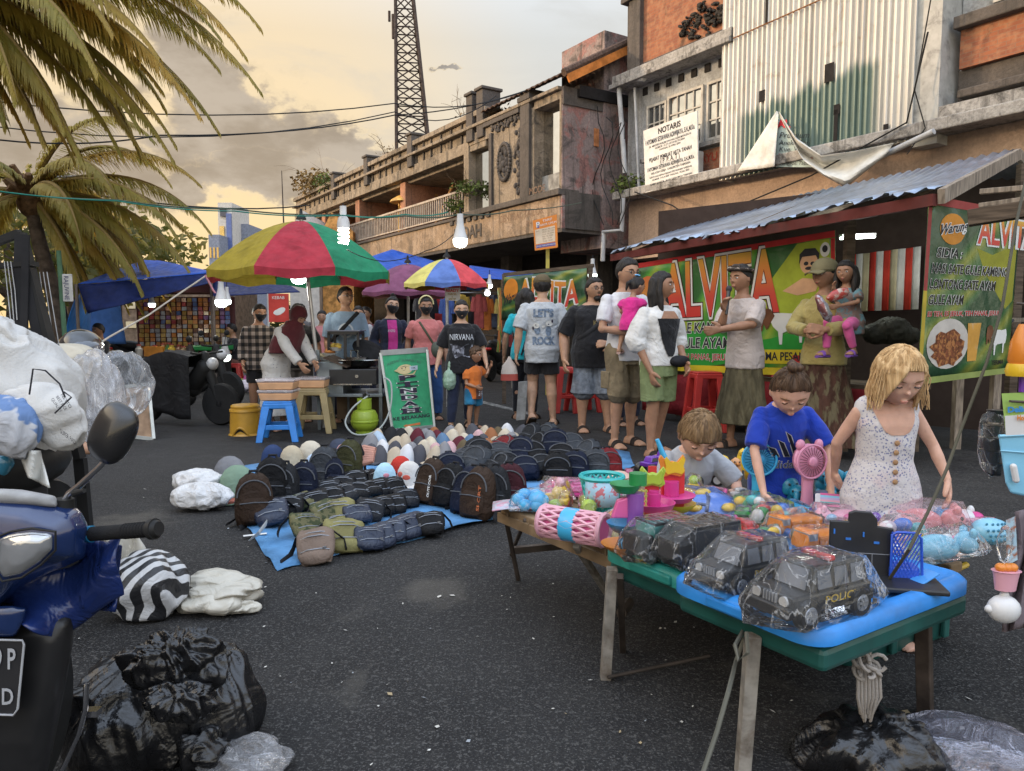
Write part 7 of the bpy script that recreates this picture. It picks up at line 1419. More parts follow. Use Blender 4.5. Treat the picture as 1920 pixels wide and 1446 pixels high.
b=MB();f=lambda x,y,z:p19.hc+p19.hrot@V((x,y,z));hh=p19.hh
b.ell(f(0,.02*hh,.16*hh),(.44*hh,.52*hh,.44*hh),Q=p19.hrot,nu=24,nv=16,fn=lambda d:1 if d.z>-.05 else .88);b.B('cap',M('cap_sage',(.17,.15,.085),.85,folds=.2),p19.t,wd=0);b=MB();b.grid(lambda u,v:f((u-.5)*.74*hh*(1-.25*v*v),-.38*hh-.42*hh*v*(1-1.2*(u-.5)**2),.17*hh-.10*hh*v-.16*hh*(2*u-1)**2*.5),10,5);b.B('cap_brim',M('cap_sage',(.17,.15,.085)),p19.t,wd=0,solid=.012)
c=D(1590,600,6.52);p20=person('girl in pink leggings sitting on the arm of the capped person',(c.x,c.y,c.z-.56),1.02,R(-55),{'pel':(0,.02,.55),'nk':(-.01,-.03,.835),'eR':(-.11,-.10,.72),'wR':(-.03,-.17,.79),'hdR':(0,-.3,1),'eL':(.13,-.08,.70),'wL':(.05,-.20,.67),'kR':(-.06,-.20,.53),'aR':(-.07,-.20,.29),'kL':(.10,-.18,.50),'aL':(.12,-.10,.30)},True,1.0,skinm=SK1,head=(12,5,0),hs=1.45,hair=('long',HB_),kid=True,top=dict(mat=M('floral_top',(.20,.14,.12),.85,var=.3,col2=(.12,.22,.25),c2s=14,c2=(.45,.55),folds=.4),sleeve=.8,hem=.42,loose=.018,flare=.02),bottom=dict(kind='trousers',mat=cloth('pink_leggings',(.52,.09,.25),.4),len=.92,loose=.006),vox=.007,shoes=M('sandal_violet',(.16,.07,.30),.5))
t=thing('snack_bag','shiny red snack packet held between the capped person and the girl','packet',(0,0,0));b=MB();c=D(1545,580,6.3);Q=MR(R(-28),3,'Y');b.ell(c,(.05,.035,.14),Q=Q,fn=lambda d:.95+.08*sin(d.z*9));b.B('packet',M('snack_silver_red',(.25,.10,.10),.2,metal=.6,col2=(.5,.5,.55),c2s=16,bump=.5,bs=40),t)
t=thing('snack_bag','red snack pouch at the shoulder of the capped person beside the girl face','packet',(0,0,0));b=MB();c=D(1572,552,6.35);b.ell(c,(.11,.035,.05),Q=MR(R(-20),3,'Y'),fn=lambda d:.95+.06*sin(d.x*11));b.B('packet',M('snack_red',(.42,.06,.05),.25,col2=(.5,.4,.35),c2s=16,bump=.5,bs=40),t)
BTEE=cloth('heather_grey_tee',(.36,.37,.39),.5)
c=D(1300,800,3.5);p15=person('boy with short light brown hair in a grey tee crouching behind the toy table',(c.x,c.y,-.325),1.14,R(12),{'hup':.44,'hfw':.18,'pel':(0,.08,.53),'nk':(-.02,-.03,.83),'eR':(-.15,-.08,.68),'wR':(-.06,-.20,.655),'hdR':(.6,-.7,.1),'eL':(.16,-.08,.68),'wL':(.09,-.21,.665),'hdL':(-.5,-.7,.15),'kR':(-.14,-.14,.48),'aR':(-.13,.02,.31),'kL':(.14,-.14,.48),'aL':(.13,.02,.31)},False,.98,skinm=SK4,head=(-10,34,4),hs=1.56,hair=('fringe',HBR),kid=True,top=dict(mat=BTEE,sleeve=.95,hem=.46,loose=.014,tt=-.12,sflare=.008),bottom=dict(kind='shorts',mat=cloth('navy_shorts',(.03,.04,.08)),len=.8),vox=.0048,lipm=LIPF,shoes=None)
h=p15.H;SP(p15,'blue_print',M('print_blue',(.03,.10,.45),.7),lambda b,g:b.grid(lambda u,v:g((-.02+.085*u)*h,(.625+.022*v+.01*u)*h),6,3))
BLT=cloth('royal_blue_tee',(.015,.045,.36),.6)
c=D(1468,800,3.1);p17=person('girl with brown top knot in a royal blue sports tee leaning over the toys',(c.x,c.y,0),1.04,R(4),{'hup':.42,'hfw':.2,'pel':(0,.06,.53),'nk':(-.01,-.04,.845),'eR':(-.15,-.08,.66),'wR':(-.14,-.16,.50),'eL':(.15,-.08,.66),'wL':(.13,-.16,.50)},True,.94,skinm=SK4,head=(-14,36,0),hs=1.45,hair=('bun',HDB),kid=True,top=dict(mat=BLT,sleeve=.9,hem=.40,loose=.014,sflare=.006),bottom=dict(kind='shorts',mat=cloth('blue_skirt',(.02,.04,.25)),len=.8),vox=.0048,lipm=LIPF,shoes=SANDAL)
h=p17.H;LG=M('print_black_silver',(.02,.02,.03),.6);LS=M('print_silver',(.45,.46,.48),.5)
def stripes(b,g,o):
 for i,(x,hh_) in enumerate(((-.062,.045),(-.018,.078),(.026,.115))):
  w=.030-o;z0=.625*h;sl=.52;b.add([g(x+o,z0+o*.5),g(x+w,z0+o*.5),g(x+w-hh_*sl,z0+hh_*.85-o*.5),g(x-hh_*sl*.98+o,z0+hh_-o*.7)],[(0,1,2,3)])
SP(p17,'stripe_logo_edge',LS,lambda b,g:stripes(b,g,0));SP(p17,'stripe_logo',LG,lambda b,g:stripes(b,g,.004),off=.0095);SP(p17,'logo_lettering',LS,lambda b,g:b.text('adidas',.034,lambda x,y:g(-.012+x,.592*h+y),bold=.02,wid=.13));SP(p17,'logo_lettering_core',LG,lambda b,g:b.text('adidas',.034,lambda x,y:g(-.012+x,.592*h+y),bold=-.012,wid=.126),off=.0095)
DRS=M('floral_dress',(.55,.53,.53),.85,var=.05,vs=5,col2=(.20,.21,.34),c2=(.52,.60),c2s=62,folds=.35,fs=10,bump=.1,bs=90)
def tintdress():
 m=DRS;t=NT(m.node_tree);b=[n for n in m.node_tree.nodes if n.type=='BSDF_PRINCIPLED'][0];ob=t.n('ShaderNodeTexCoord').outputs['Object'];l=b.inputs['Base Color'].links[0].from_socket
 vo=t.n('ShaderNodeTexVoronoi');t.set(vo.inputs['Vector'],ob);vo.inputs['Scale'].default_value=105;sp=t.mapr(vo.outputs['Distance'],.25,.42,1,0)
 z1=t.mapr(t.noise(ob,7,3,.6,.5),.46,.60);z2=t.mapr(t.noise(ob,5.2,3,.6,.9),.52,.66)
 c=t.mix(t.math('MULTIPLY',z2,.45),(.56,.53,.53),(.60,.42,.43));c=t.mix(t.math('MULTIPLY',sp,t.math('ADD',t.math('MULTIPLY',z1,.6),.5)),c,(.19,.20,.32));t.set(b.inputs['Base Color'],c)
tintdress()
c=D(1664,800,2.70);p18=person('small girl with wavy blond hair in a pale floral sleeveless dress',(c.x,c.y,0),1.11,R(2),{'hup':.44,'hfw':.16,'pel':(0,.02,.53),'nk':(.0,.01,.845),'eR':(-.135,.07,.68),'wR':(-.10,.15,.57),'eL':(.158,.0,.68),'wL':(.18,-.05,.575),'hdL':(.06,-.2,-1)},True,.92,.008,skinm=SK4,head=(-2,26,0),hs=1.43,hair=('bob',HBL),kid=True,top=dict(mat=DRS,sleeve=0,hem=.42,loose=.016,flare=.035,low=.97,name='dress_bodice'),bottom=dict(kind='skirt',mat=DRS,len=.26,flare=.06,spread=.02,loose=.03,name='dress_skirt',wr=.008),vox=.0045,lipm=LIPF,shoes=SANDAL,hand={'L':.32},handn={'L':(-.8,.5,0)})
h=p18.H
SP_=lambda u,v:((u-.5)*.155*(.28+.72*v**.45),.725+.115*v)
SP(p18,'neckline',SK4,lambda b,g:b.grid(lambda u,v:g(SP_(u,v)[0]*h,SP_(u,v)[1]*h),14,12),off=.003)
for k in rng(5): b=MB();b.ell(surf(p18.shirt,-.004*h,(.70-.032*k)*h,True,.003),(.010,.005,.010));b.B('button',M('wood_button',(.32,.19,.10),.6),p18.t,wd=0)
bgp=[('seated person in dark clothes with a cap before the blue back sheet',D(180,650,12.9),1.6,R(-30),SK1,'short',cloth('dark_grey_shirt',(.04,.04,.045)),True,.42),
('seated person in a black shirt and brown trousers by the green table',G(432,722),1.6,R(-60),SK2,'short',M('black_polo',(.015,.015,.017)),True,.45),
('distant person in a pink tee standing behind the cart pole',G(607,742),1.45,R(10),SK2,'short',cloth('pink_tee',(.5,.2,.2)),False,0),
('distant dark haired person in a grey top right of the menu sign',G(568,740),1.55,R(0),SKD,'curly',cloth('grey_top',(.14,.13,.13)),False,0),
('distant person in a maroon top half hidden by the denim jacket',G(690,748),1.5,R(-20),SK2,'pony',cloth('maroon_top',(.20,.035,.045)),False,0),
('distant person in white behind the pale blue shirt',G(676,752),1.5,R(0),SK2,'short',cloth('white_top',(.45,.44,.46)),False,0),
('person with brown tied hair half hidden behind the tall person in white',G(1178,797),1.60,R(20),SK2,'pony',cloth('tan_top',(.3,.22,.16)),False,0)]
for i,(lb,p,H_,rz,sk_,hr_,mt,sit,sh_) in enumerate(bgp):
 ps_={'pel':(0,.05,.30),'kR':(-.09,-.20,.30),'aR':(-.09,-.18,.047),'kL':(.09,-.20,.30),'aL':(.09,-.18,.047),'wR':(-.06,-.2,.36),'wL':(.06,-.2,.36),'eR':(-.15,-.02,.42),'eL':(.15,-.02,.42)} if sit else {}
 person(lb,(p.x,p.y,0),H_,rz,ps_,i in(4,6),1.0,skinm=sk_,head=(0,5,0),hair=(hr_,HB_),top=dict(mat=mt,sleeve=.9,hem=.27 if sit else .45),bottom=dict(kind='trousers',mat=cloth('brown_trousers',(.12,.06,.045)) if i==1 else cloth('dark_jeans',(.03,.035,.06)),len=.93),vox=.012)
def blob(c,r,seed,amp=.12,k=3.2,sub=5,flat=None,Q=None,fn=None,pleat=0.):
 bm=bmesh.new();bmesh.ops.create_icosphere(bm,subdivisions=sub,radius=1);me=bpy.data.meshes.new('blob');bm.to_mesh(me);bm.free()
 n=len(me.vertices);co=np.empty(n*3);me.vertices.foreach_get('co',co);co=co.reshape(-1,3);d=co.copy()
 s_=1+amp*.9*(ridged(d*np.array([1,1,.6]),k*.40,seed,3)-.35)+amp*.6*snoise(d,k*.35,seed+9,2)
 if pleat: ph=np.arctan2(d[:,1],d[:,0])+.5*snoise(d,.8,seed+3,2);tp_=np.clip(d[:,2]*.75+.5,0,1)**1.2;s_=s_-pleat*tp_*(np.abs(np.sin(ph*4.5+seed))**.6*.6+np.abs(np.sin(ph*11))*.25)+pleat*.35
 co=d*s_[:,None]*np.array(r)
 if fn is not None: co=fn(co,d)
 if Q is not None: co=co@np.array(Q).T
 co=co+np.array(c)
 if flat is not None: co[:,2]=np.maximum(co[:,2],flat+.002*np.random.rand(n))
 me.vertices.foreach_set('co',co.ravel());me.update();return me
def AB(name,mat,parent=None,ang=180,**k):
 me=blob(**k);me.materials.append(mat)
 if parent is not None: me.transform(wmat(parent).inverted())
 return link(name,me,parent,True,ang=ang)
mp=[G(*p) for p in((520,1072),(600,1050),(760,1018),(945,972),(1080,930),(1190,880),(1180,850),(1000,822),(850,822),(700,838),(560,862),(440,880),(402,900),(440,950),(470,1000),(495,1040))]
mc=V((sum(p.x for p in mp)/len(mp),sum(p.y for p in mp)/len(mp),0));b=MB();ringn=9;vs=[];n=len(mp);per=[]
for i in rng(n):
 for k in rng(6): per.append(mp[i].lerp(mp[(i+1)%n],k/6))
for r_ in rng(ringn+1):
 for i,p in enumerate(per):
  f=r_/ringn;q=mc.lerp(p,f);z=.012+.007*sin(q.x*9+q.y*4)+.006*sin(q.x*17-q.y*13)+(.01*sin(i*.9) if r_==ringn else 0);vs.append(V((q.x,q.y,max(.004,z))))
N_=len(per);b.add(vs,[(r_*N_+i,r_*N_+(i+1)%N_,(r_+1)*N_+(i+1)%N_,(r_+1)*N_+i) for r_ in rng(ringn) for i in rng(N_)])
tag(b.B('ground_sheet',M('mat_blue',(.09,.23,.43),.6,var=.2,folds=.7,fs=6,dirt=.3,dcol=(.30,.42,.58)),solid=.004),'light blue plastic ground sheet spread under the caps and bags','sheet')
ORD=['first','second','third','fourth','fifth','sixth','seventh','eighth','ninth','tenth','eleventh','twelfth','thirteenth','fourteenth','fifteenth','sixteenth']
capc=[('cream',(.50,.44,.34)),('grey',(.20,.20,.21)),('navy',(.03,.045,.09)),('pale pink',(.50,.32,.33)),('brown',(.26,.11,.05)),('olive',(.22,.21,.11)),('white',(.55,.55,.56)),('slate blue',(.09,.16,.26)),('black',(.02,.02,.022)),('maroon',(.10,.02,.03)),('beige',(.42,.35,.26)),('charcoal',(.07,.07,.08)),('pale blue',(.33,.42,.52))]
capm={n_:M('cap_'+n_.replace(' ','_'),c,.85,var=.12,bump=.25,bs=120,folds=.15) for n_,c in capc}
def cap_parts(t):
 b=MB();rg=[]
 for f in(0,.12,.3,.5,.68,.82,.93,1.0):
  w=.088*(1-f**1.9)**.62+.004;d=.070*(1-f**1.6)**.6+.003;z=.150*f;rg.append([V((w*cos(a),d*sin(a)+.02*f,z)) for a in [2*pi*k/16 for k in rng(16)]])
 b.loft(rg);cr_=b.B('crown',capm['cream'],t,wd=0,ang=60)
 b=MB();b.grid(lambda u,v:V(((u-.5)*.165*(1-.35*v*v),-.055-.075*v*(1-(2*u-1)**2*.5),.014+.022*cos((u-.5)*2.6)*(.4+.6*v)-.02*v)),8,4);b.B('brim',capm['cream'],t,wd=0,solid=.006)
c0=thing('cap','','cap',(0,0,-5));cap_parts(c0);first=True;rc=RND(12);crow=[]
rows=[(874,[712,736,760,784,808,832,858]),(862,[696,718,742,766,790,814,838,862,888,912]),(850,[690,712,736,758,782,806,830,854,878,902,926,950]),(840,[706,730,754,778,800,824,848,872,894,918,942,966]),(831,[742,766,790,814,838,862,884,908,930,952,975])]
rown=['front','second','middle','fourth','rearmost']
for ri,(py,xs) in enumerate(rows):
 for i,px in enumerate(xs):
  p=G(px+rc.uniform(-4,4),py+rc.uniform(-2,2));nm=rc.choice([c[0] for c in capc]+['cream','white','grey','charcoal','beige'])
  lb='%s cap standing %s from the left in the %s row of caps'%(nm,ORD[i],rown[ri])
  if first: o=c0;o.location=(p.x,p.y,.01);o['label']=lb;first=False
  else: o=dup(c0,(p.x,p.y,.01),0)
  o['label']=lb;o['group']='caps displayed in rows on the blue sheet';o.rotation_euler=(rc.uniform(-.12,.12),rc.uniform(-.2,.2),R(-35+rc.uniform(-18,18)));s_=rc.uniform(.92,1.15);o.scale=(s_,s_,s_*rc.uniform(.95,1.25));crow.append((o,nm))
for o,nm in crow:
 for ch in o.children:
  if ch.data.users>1: ch.data=ch.data.copy()
  ch.data.materials[0]=capm[nm]
def hat(label,px,py,w,h,mat,brim=True,rz=0.,mat2=None):
 p=G(px,py);t=thing('hat',label,'hat',(p.x,p.y,.01),R(rz));b=MB();rg=[]
 for f in(0,.15,.4,.65,.85,.97,1.0): k=(1-f**3.2)**.5;rg.append([V((w*.5*k*cos(a)+.002*cos(a),w*.45*k*sin(a)+.002*sin(a),h*f)) for a in [2*pi*k_/18 for k_ in rng(18)]])
 b.loft(rg);b.B('crown',mat,t,wd=0,ang=60)
 if brim: b=MB();b.grid(lambda u,v:V((w*(.48+.22*v)*cos(pi*(-1+u)),w*(.44+.42*v)*sin(pi*(-1+u)),.03-.02*v+.012*sin(u*9))),14,3);b.B('brim',mat2 or mat,t,wd=0,solid=.006)
 return t
HM=lambda n_,c:M('hat_'+n_,c,.85,folds=.35,fs=14,bump=.2,bs=120)
hat('sage green bucket hat at the left end of the sheet',446,936,.25,.23,HM('sage',(.20,.29,.21)));hat('grey bucket hat behind the sage green hat',432,915,.24,.23,HM('grey',(.20,.20,.21)))
hat('navy cap on top of the backpacks at the left back',512,880,.19,.2,HM('navy',(.03,.05,.12)),rz=20);hat('beige hat beside the navy cap at the left back',548,882,.2,.2,HM('beige',(.45,.38,.27)));hat('cream hat right of the beige hat at the left back',583,874,.22,.21,HM('cream',(.52,.47,.38)));hat('pale blue hat in front of the cream hat',592,886,.17,.15,HM('pale',(.42,.52,.64)))
hat('black hat between the pale blue hat and the olive backpack',624,880,.19,.17,HM('black',(.02,.02,.022)));hat('pink hat behind the olive backpack',650,868,.2,.17,HM('pink',(.5,.28,.30)));hat('dark blue cap lying behind the pink hat',637,850,.2,.13,HM('slate',(.05,.06,.09)));hat('pale grey knitted hat left of the cap rows',690,872,.2,.12,HM('pgrey',(.38,.40,.42)))
t=hat('pale blue child cap with pink print in front of the caps',722,918,.17,.19,HM('sky',(.38,.58,.70)),rz=10);b=MB();b.ell((.01,-.078,.11),(.022,.006,.016));b.ell((.03,-.08,.06),(.014,.006,.012));b.B('pink_print',M('print_pink',(.6,.25,.32),.7),t,wd=0)
t=hat('white child cap with red print right of the pale blue child cap',768,914,.19,.19,HM('cloud',(.55,.53,.50)),rz=-8);b=MB();b.ell((.0,-.082,.08),(.03,.006,.02));b.ell((-.05,-.07,.10),(.02,.008,.02));b.B('red_print',M('print_red',(.5,.10,.07),.7),t,wd=0)
hat('red cap peeking behind the white child cap',752,900,.18,.18,HM('red',(.45,.04,.03)));hat('pink cap at the far right corner of the display',1040,842,.18,.12,HM('pink2',(.55,.25,.40)))
b=MB();p=G(679,905)
for k in rng(7): b.tu([p+V((-.10+.004*k,.02*k,.10+.02*k)),p+V((0,.02*k,.15+.016*k)),p+V((.09,.015*k,.17+.012*k))],[.02,.028,.016],8)
tag(b.B('folded_scarf',M('scarf_salmon',(.42,.22,.17),.85,folds=.4)),'salmon folded scarf fanned out before the pale grey knitted hat','scarf')
def pack(label,px,py,w,h,mat,rz=0,lean=.12,trim=None,txt=None,tm=None,dep=None,z0=0.012):
 p=G(px,py) if dep is None else D(px,py,dep);t=thing('backpack',label,'backpack',(p.x,p.y,z0),R(rz));t.rotation_euler=(-lean,0,R(rz));h*=.74;w*=.88;d=w*.62
 b=MB();n=20;rg=[]
 for f,k in((0,.78),(.04,.95),(.2,1.03),(.45,1.02),(.7,.94),(.86,.78),(.95,.52),(1.0,.22)):
  rg.append([V((math.copysign(abs(cos(a))**.6,cos(a))*w*.5*k,math.copysign(abs(sin(a))**.7,sin(a))*d*.5*(k*.85+.15)*(1.0 if sin(a)<0 else .8),h*f+.012*sin(a*3+f*7))) for a in [2*pi*i/n for i in rng(n)]])
 b.loft(rg);b.B('body',mat,t,wd=0,ang=70)
 b=MB();rg=[]
 for f,k in((.06,.7),(.1,.92),(.3,1.0),(.46,.95),(.54,.6)): rg.append([V((cos(a)*w*.40*k,-d*.46+min(0,sin(a))*d*.22*k,h*f)) for a in [2*pi*i/16 for i in rng(16)]])
 b.loft(rg);b.B('pocket',mat,t,wd=0,ang=70)
 tm_=trim or M('pack_trim_grey',(.09,.095,.105),.6)
 b=MB();b.tu([V((cos(a)*w*.43,-d*.42,h*.56+sin(a)*h*.33)) for a in [pi*i/12 for i in rng(13)]],.005,6);b.tu([V((-w*.36,-d*.60,h*.44)),V((0,-d*.68,h*.46)),V((w*.36,-d*.60,h*.44))],.004,6);b.B('zip',tm_,t,wd=0)
 b=MB();b.tu([(-w*.12,d*.1,h*.96),(-w*.1,d*.12,h*1.06),(w*.1,d*.12,h*1.06),(w*.12,d*.1,h*.96)],.010,6);b.B('handle',M('pack_webbing',(.02,.02,.022),.8),t,wd=0)
 for s_ in(-1,1): b=MB();b.tu([(s_*w*.28,d*.30,h*.92),(s_*w*.40,d*.52,h*.6),(s_*w*.44,d*.5,h*.25),(s_*w*.5,d*.3,.03),(s_*w*.7,-d*.2,.012)],.018,6,flat=.35);b.B('strap',M('pack_webbing',(.02,.02,.022),.8),t,wd=0)
 if txt: b=MB();b.text(txt,h*.085,lambda x,y:V((w*.30-y*.7,-d*.50-.014-.25*abs(y),h*.42+x)),wid=h*.5,bold=.03);b.B('lettering',tm or WINK,t,wd=0,sf=0)
 return t
PM=lambda n_,c:M('pack_'+n_,tuple(x*.5 for x in c),.7,var=.2,folds=.8,fs=13,bump=.2,bs=150)
BP=PM('black',(.018,.018,.02));BN=PM('navy',(.018,.025,.055));BB=PM('brown',(.075,.045,.03));BG_=PM('grey',(.085,.095,.11));BO=PM('olive',(.085,.085,.035));BM=PM('maroon',(.10,.025,.035));BD=PM('dark_grey',(.035,.037,.042));BR2=PM('red',(.30,.03,.035))
for a in [('large brown backpack slumped at the left edge of the sheet',478,985,.25,.40,BB,18,.1),('tall black backpack behind the brown one',512,950,.26,.42,BP,8,.05),('charcoal backpack right of the tall black one',535,948,.2,.36,BD,-6,.05),('small navy backpack standing under the beige hat',570,940,.22,.34,BN,4,.08),('slate grey backpack left of the black hat',608,918,.25,.40,BG_,-4,.04),('navy grey backpack touching the slate grey one',628,922,.16,.30,BN,10,.06),('olive green backpack at the middle back of the sheet',655,905,.25,.42,BO,-22,.04),
 ('brown backed black backpack leftmost of the right hand pile',803,948,.25,.40,BB,-38,.2,None,None),('black backpack with white badge leaning in the right pile',838,955,.25,.38,BP,-42,.24),('navy backpack with white lettering leaning in the right pile',872,968,.25,.40,BN,-40,.25),('brown backpack with orange side panel in the right pile',893,975,.26,.42,BB,-35,.18),('grey piped black backpack in front of the maroon one',928,968,.22,.40,BD,-12,.08),('maroon backpack right of the grey piped one',955,955,.26,.38,BM,0,.05)]:
 tx={'navy backpack with white lettering leaning in the right pile':'TRAVEL','brown backpack with orange side panel in the right pile':'SPORT','brown backed black backpack leftmost of the right hand pile':'OUTDOOR'}.get(a[0])
 pack(*a[:8],txt=tx,tm=M('pack_orange',(.40,.12,.05),.7) if tx=='SPORT' else None)
rp=RND(77);MM=[('black',BP),('charcoal',BD),('navy',BN),('slate grey',BG_),('black',BP),('dark',BD)]
bk=[(845,905),(880,900),(915,905),(950,900),(985,905),(1020,900),(865,885),(900,880),(940,882),(975,878),(1010,880),(1050,878),(1085,880),(925,862),(960,860),(1000,858),(1040,860),(1080,862),(985,845),(1020,846)]
for i,(px,py) in enumerate(bk):
 nm,mt=MM[rp.randrange(6)];r_=(0 if py>895 else 1 if py>870 else 2)
 if i in(13,): nm,mt='red trimmed',BR2
 pack('%s backpack %s from the left in the %s row of the right pile'%(nm,ORD[[0,1,2,3,4,5,0,1,2,3,4,5,6,0,1,2,3,4,5,6][i]],['front','middle','back'][r_]),px,py,rp.uniform(.24,.30),rp.uniform(.26,.36),mt,rp.uniform(-60,30),rp.uniform(.3,.95),z0=.02)['group']='backpacks heaped in the right hand pile'
for lb,px,py,mt,rz in [('black backpack with white triangle badge at the right of the pile',1045,905,BP,-5),('blue grey backpack standing right of the badge backpack',1078,900,BN,-12),('grey hard fronted backpack at the right end of the pile',1118,895,BG_,-6),('red bag lying behind the table at the right end of the pile',1140,893,BR2,10)]: pack(lb,px,py,.25,.28,mt,rz,.1)
def wb_parts(t,mat,shiny=False):
 b=MB();n=18;rg=[]
 for f,k,y in((0,.62,-.055),(.06,.80,-.06),(.3,.95,-.04),(.62,1.0,-.012),(.86,.96,.008),(.97,.86,.014),(1.0,.7,.015)): rg.append([V((math.copysign(abs(cos(a))**.5,cos(a))*.095*k,y+math.copysign(abs(sin(a))**.6,sin(a))*.040*(k*.5+.5),.118*f+.006*sin(a*4+f*9))) for a in [2*pi*i/n for i in rng(n)]])
 b.loft(rg);b.B('body',mat,t,wd=0,ang=70)
 b=MB();b.loft([[V((cos(a)*.078*k,-.055-.03*(1-f)+min(0,sin(a))*.03*k,.118*f)) for a in [2*pi*i/14 for i in rng(14)]] for f,k in((.05,.7),(.14,.95),(.4,1.),(.55,.7))]);b.B('pocket',mat,t,wd=0,ang=70)
 b=MB()
 for z,y in((.119,-.004),(.112,-.03),(.070,-.082)): b.tu([(-.07,y+.008,z-.012),(-.03,y,z+.001),(.03,y,z+.001),(.07,y+.008,z-.012)],.0026,5)
 b.box((.05,y-.004,z+.004),(.018,.004,.008));b.B('zip',M('zip_silver',(.22,.23,.25),.4,metal=.6),t,wd=0)
 b=MB();b.tu([(-.09,.02,.1),(-.12,.05,.04),(-.14,.02,.012),(-.17,-.05,.015)],.015,6,flat=.3);b.tu([(.09,.02,.1),(.13,.04,.05),(.14,.0,.014)],.015,6,flat=.3);b.B('strap',M('pack_webbing',(.02,.02,.022),.8),t,wd=0)
WBM={'black':M('waist_black',(.009,.009,.010),.5,folds=.5,fs=16,bump=.15,bs=180),'navy':M('waist_navy',(.013,.021,.045),.45,folds=.5,fs=16,bump=.15,bs=180),'camouflage':M('waist_camo',(.05,.06,.028),.7,col2=(.13,.12,.06),c2s=22,c2=(.46,.52),folds=.4),'khaki':M('waist_khaki',(.21,.19,.08),.75,folds=.5,fs=14,bump=.2,bs=150),'taupe':M('waist_taupe',(.19,.14,.11),.75,folds=.5,fs=14,bump=.2,bs=150),'charcoal':M('waist_charcoal',(.018,.019,.022),.5,folds=.5,fs=16)}
protos={}
wl=[('front',[('taupe',597,1048,1.25),('khaki',640,1030,1.35),('navy',690,1030,1.05),('navy',714,1022,1.05),('navy',737,1015,1.05),('navy',758,1008,1.05),('navy',779,1000,1.05),('black',808,1003,1.05)]),('second',[('camouflage',570,1008,1.15),('camouflage',612,985,1.2),('khaki',640,982,1.2),('navy',668,985,1.05),('charcoal',692,975,1.05),('black',715,966,1.),('black',738,960,1.),('charcoal',760,953,1.)]),('third',[('navy',512,985,1.3),('black',540,972,1.1),('camouflage',565,960,1.1),('black',592,958,1.15),('black',620,952,1.1),('charcoal',645,945,1.1),('black',668,940,1.1),('black',690,935,1.1),('black',712,930,1.)]),('fourth',[('charcoal',560,930,1.15),('black',590,922,1.15),('charcoal',616,935,1.1),('black',640,925,1.1),('black',665,918,1.1),('charcoal',690,912,1.1),('black',716,915,1.1),('black',736,928,1.0)])]
for rn_,items in wl:
 for i,(nm,px,py,s_) in enumerate(items):
  p=G(px,py);lb='%s waist bag %s from the left in the %s row on the sheet'%(nm,ORD[i],rn_)
  if nm not in protos: t=thing('waist_bag',lb,'waist bag',(p.x,p.y,.014));wb_parts(t,WBM[nm]);protos[nm]=t
  else: t=dup(protos[nm],(p.x,p.y,.014),0,lb)
  t['group']='waist bags set out in rows';t.rotation_euler=(rp.uniform(-.35,.15),rp.uniform(-.16,.16),R(26+rp.uniform(-24,24)));s_*=.86;t.scale=(s_*rp.uniform(.95,1.1),s_*rp.uniform(1.0,1.2),s_*rp.uniform(.9,1.1))
PLW=film('white_bag_film',(.95,.95,.95),.62,14,.25)
WPK=M('white_parcel',(.58,.58,.58),.35,folds=.6,fs=18,spec=.7)
p=G(362,942);tag(AB('plastic_parcel',WPK,c=(p.x,p.y+.12,.10),r=(.19,.13,.10),seed=3,amp=.16,k=3,flat=.004),'white plastic wrapped parcel lying furthest left behind another one','parcel');p=G(370,962);tag(AB('plastic_parcel',WPK,c=(p.x,p.y+.08,.09),r=(.19,.11,.085),seed=4,amp=.15,k=3.4,flat=.004),'white plastic wrapped parcel in front of the other white parcel','parcel')
p=G(428,948);b=MB();b.box((p.x,p.y+.05,.02),(.20,.14,.03),MR(.4,3,'Z'));tag(b.B('flat_packet',M('packet_red',(.40,.13,.09),.5,folds=.5),bevel=.008),'flat red packet beside the white parcels','packet');p=G(455,932);b=MB();b.box((p.x,p.y+.05,.03),(.18,.14,.03),MR(.3,3,'Z'));tag(b.B('flat_packet',M('packet_pale_blue',(.38,.55,.68),.5,folds=.5),bevel=.008),'flat pale blue packet under the sage green hat','packet')
b=MB();b.tu([G(470,1012,.03),G(485,1000,.07),G(500,980,.10)],.022,8,flat=.15);b.tu([G(456,1005,.02),G(500,1000,.02)],.014,6,flat=.2);tag(b.B('paper_strip',WINK),'curved white paper strap lying at the left corner of the sheet','strap')
rt=RND(2);p0=D(440,735,12.4);ct_=[(.5,.05,.12),(.12,.18,.42),(.45,.47,.6),(.30,.5,.05),(.45,.42,.5),(.5,.12,.3)]
for i in rng(6):
 p=G(424+9*i,737-(i%2)*8);tag(AB('toy_bundle',M('bundle_%d'%i,ct_[i],.5,folds=.5),c=(p.x,p.y,.09+.04*(i%3)),r=(.14,.12,.10),seed=i,amp=.15,k=3,sub=4,flat=.004),['crimson','dark blue','lilac','lime','pale violet','magenta'][i]+' toy bundle on the far ground sheet by the motorbikes','toy','bundles on a far ground sheet')
TZ=.43
tA=G(938,943,TZ);tdir=-S;tn_=V((cos(TH),sin(TH),0));L_=1.44;W_=.90
BAM=M('bamboo_board',(.21,.145,.085),.7,var=.35,vs=5,dirt=.5,bump=.4,bs=40,stretch=(1,1,1));DKW=M('dark_wet_timber',(.06,.045,.035),.7,var=.4,vs=10)
tt=thing('toy_table','long low bamboo table on thin angle legs crowded with plastic toys','table',(tA.x,tA.y,0))
b=MB();nb_=11
for k in rng(nb_):
 o=tn_*(W_*k/nb_);j=.02*sin(k*3);b.slab(tA+o-ZU*(.05+.004*(k%2))-tdir*j,tdir*(L_+.02*sin(k*2)),tn_*(W_/nb_*.93),ZU*.035)
b.B('slat_top',BAM,tt,sf=0,bevel=.006)
b=MB()
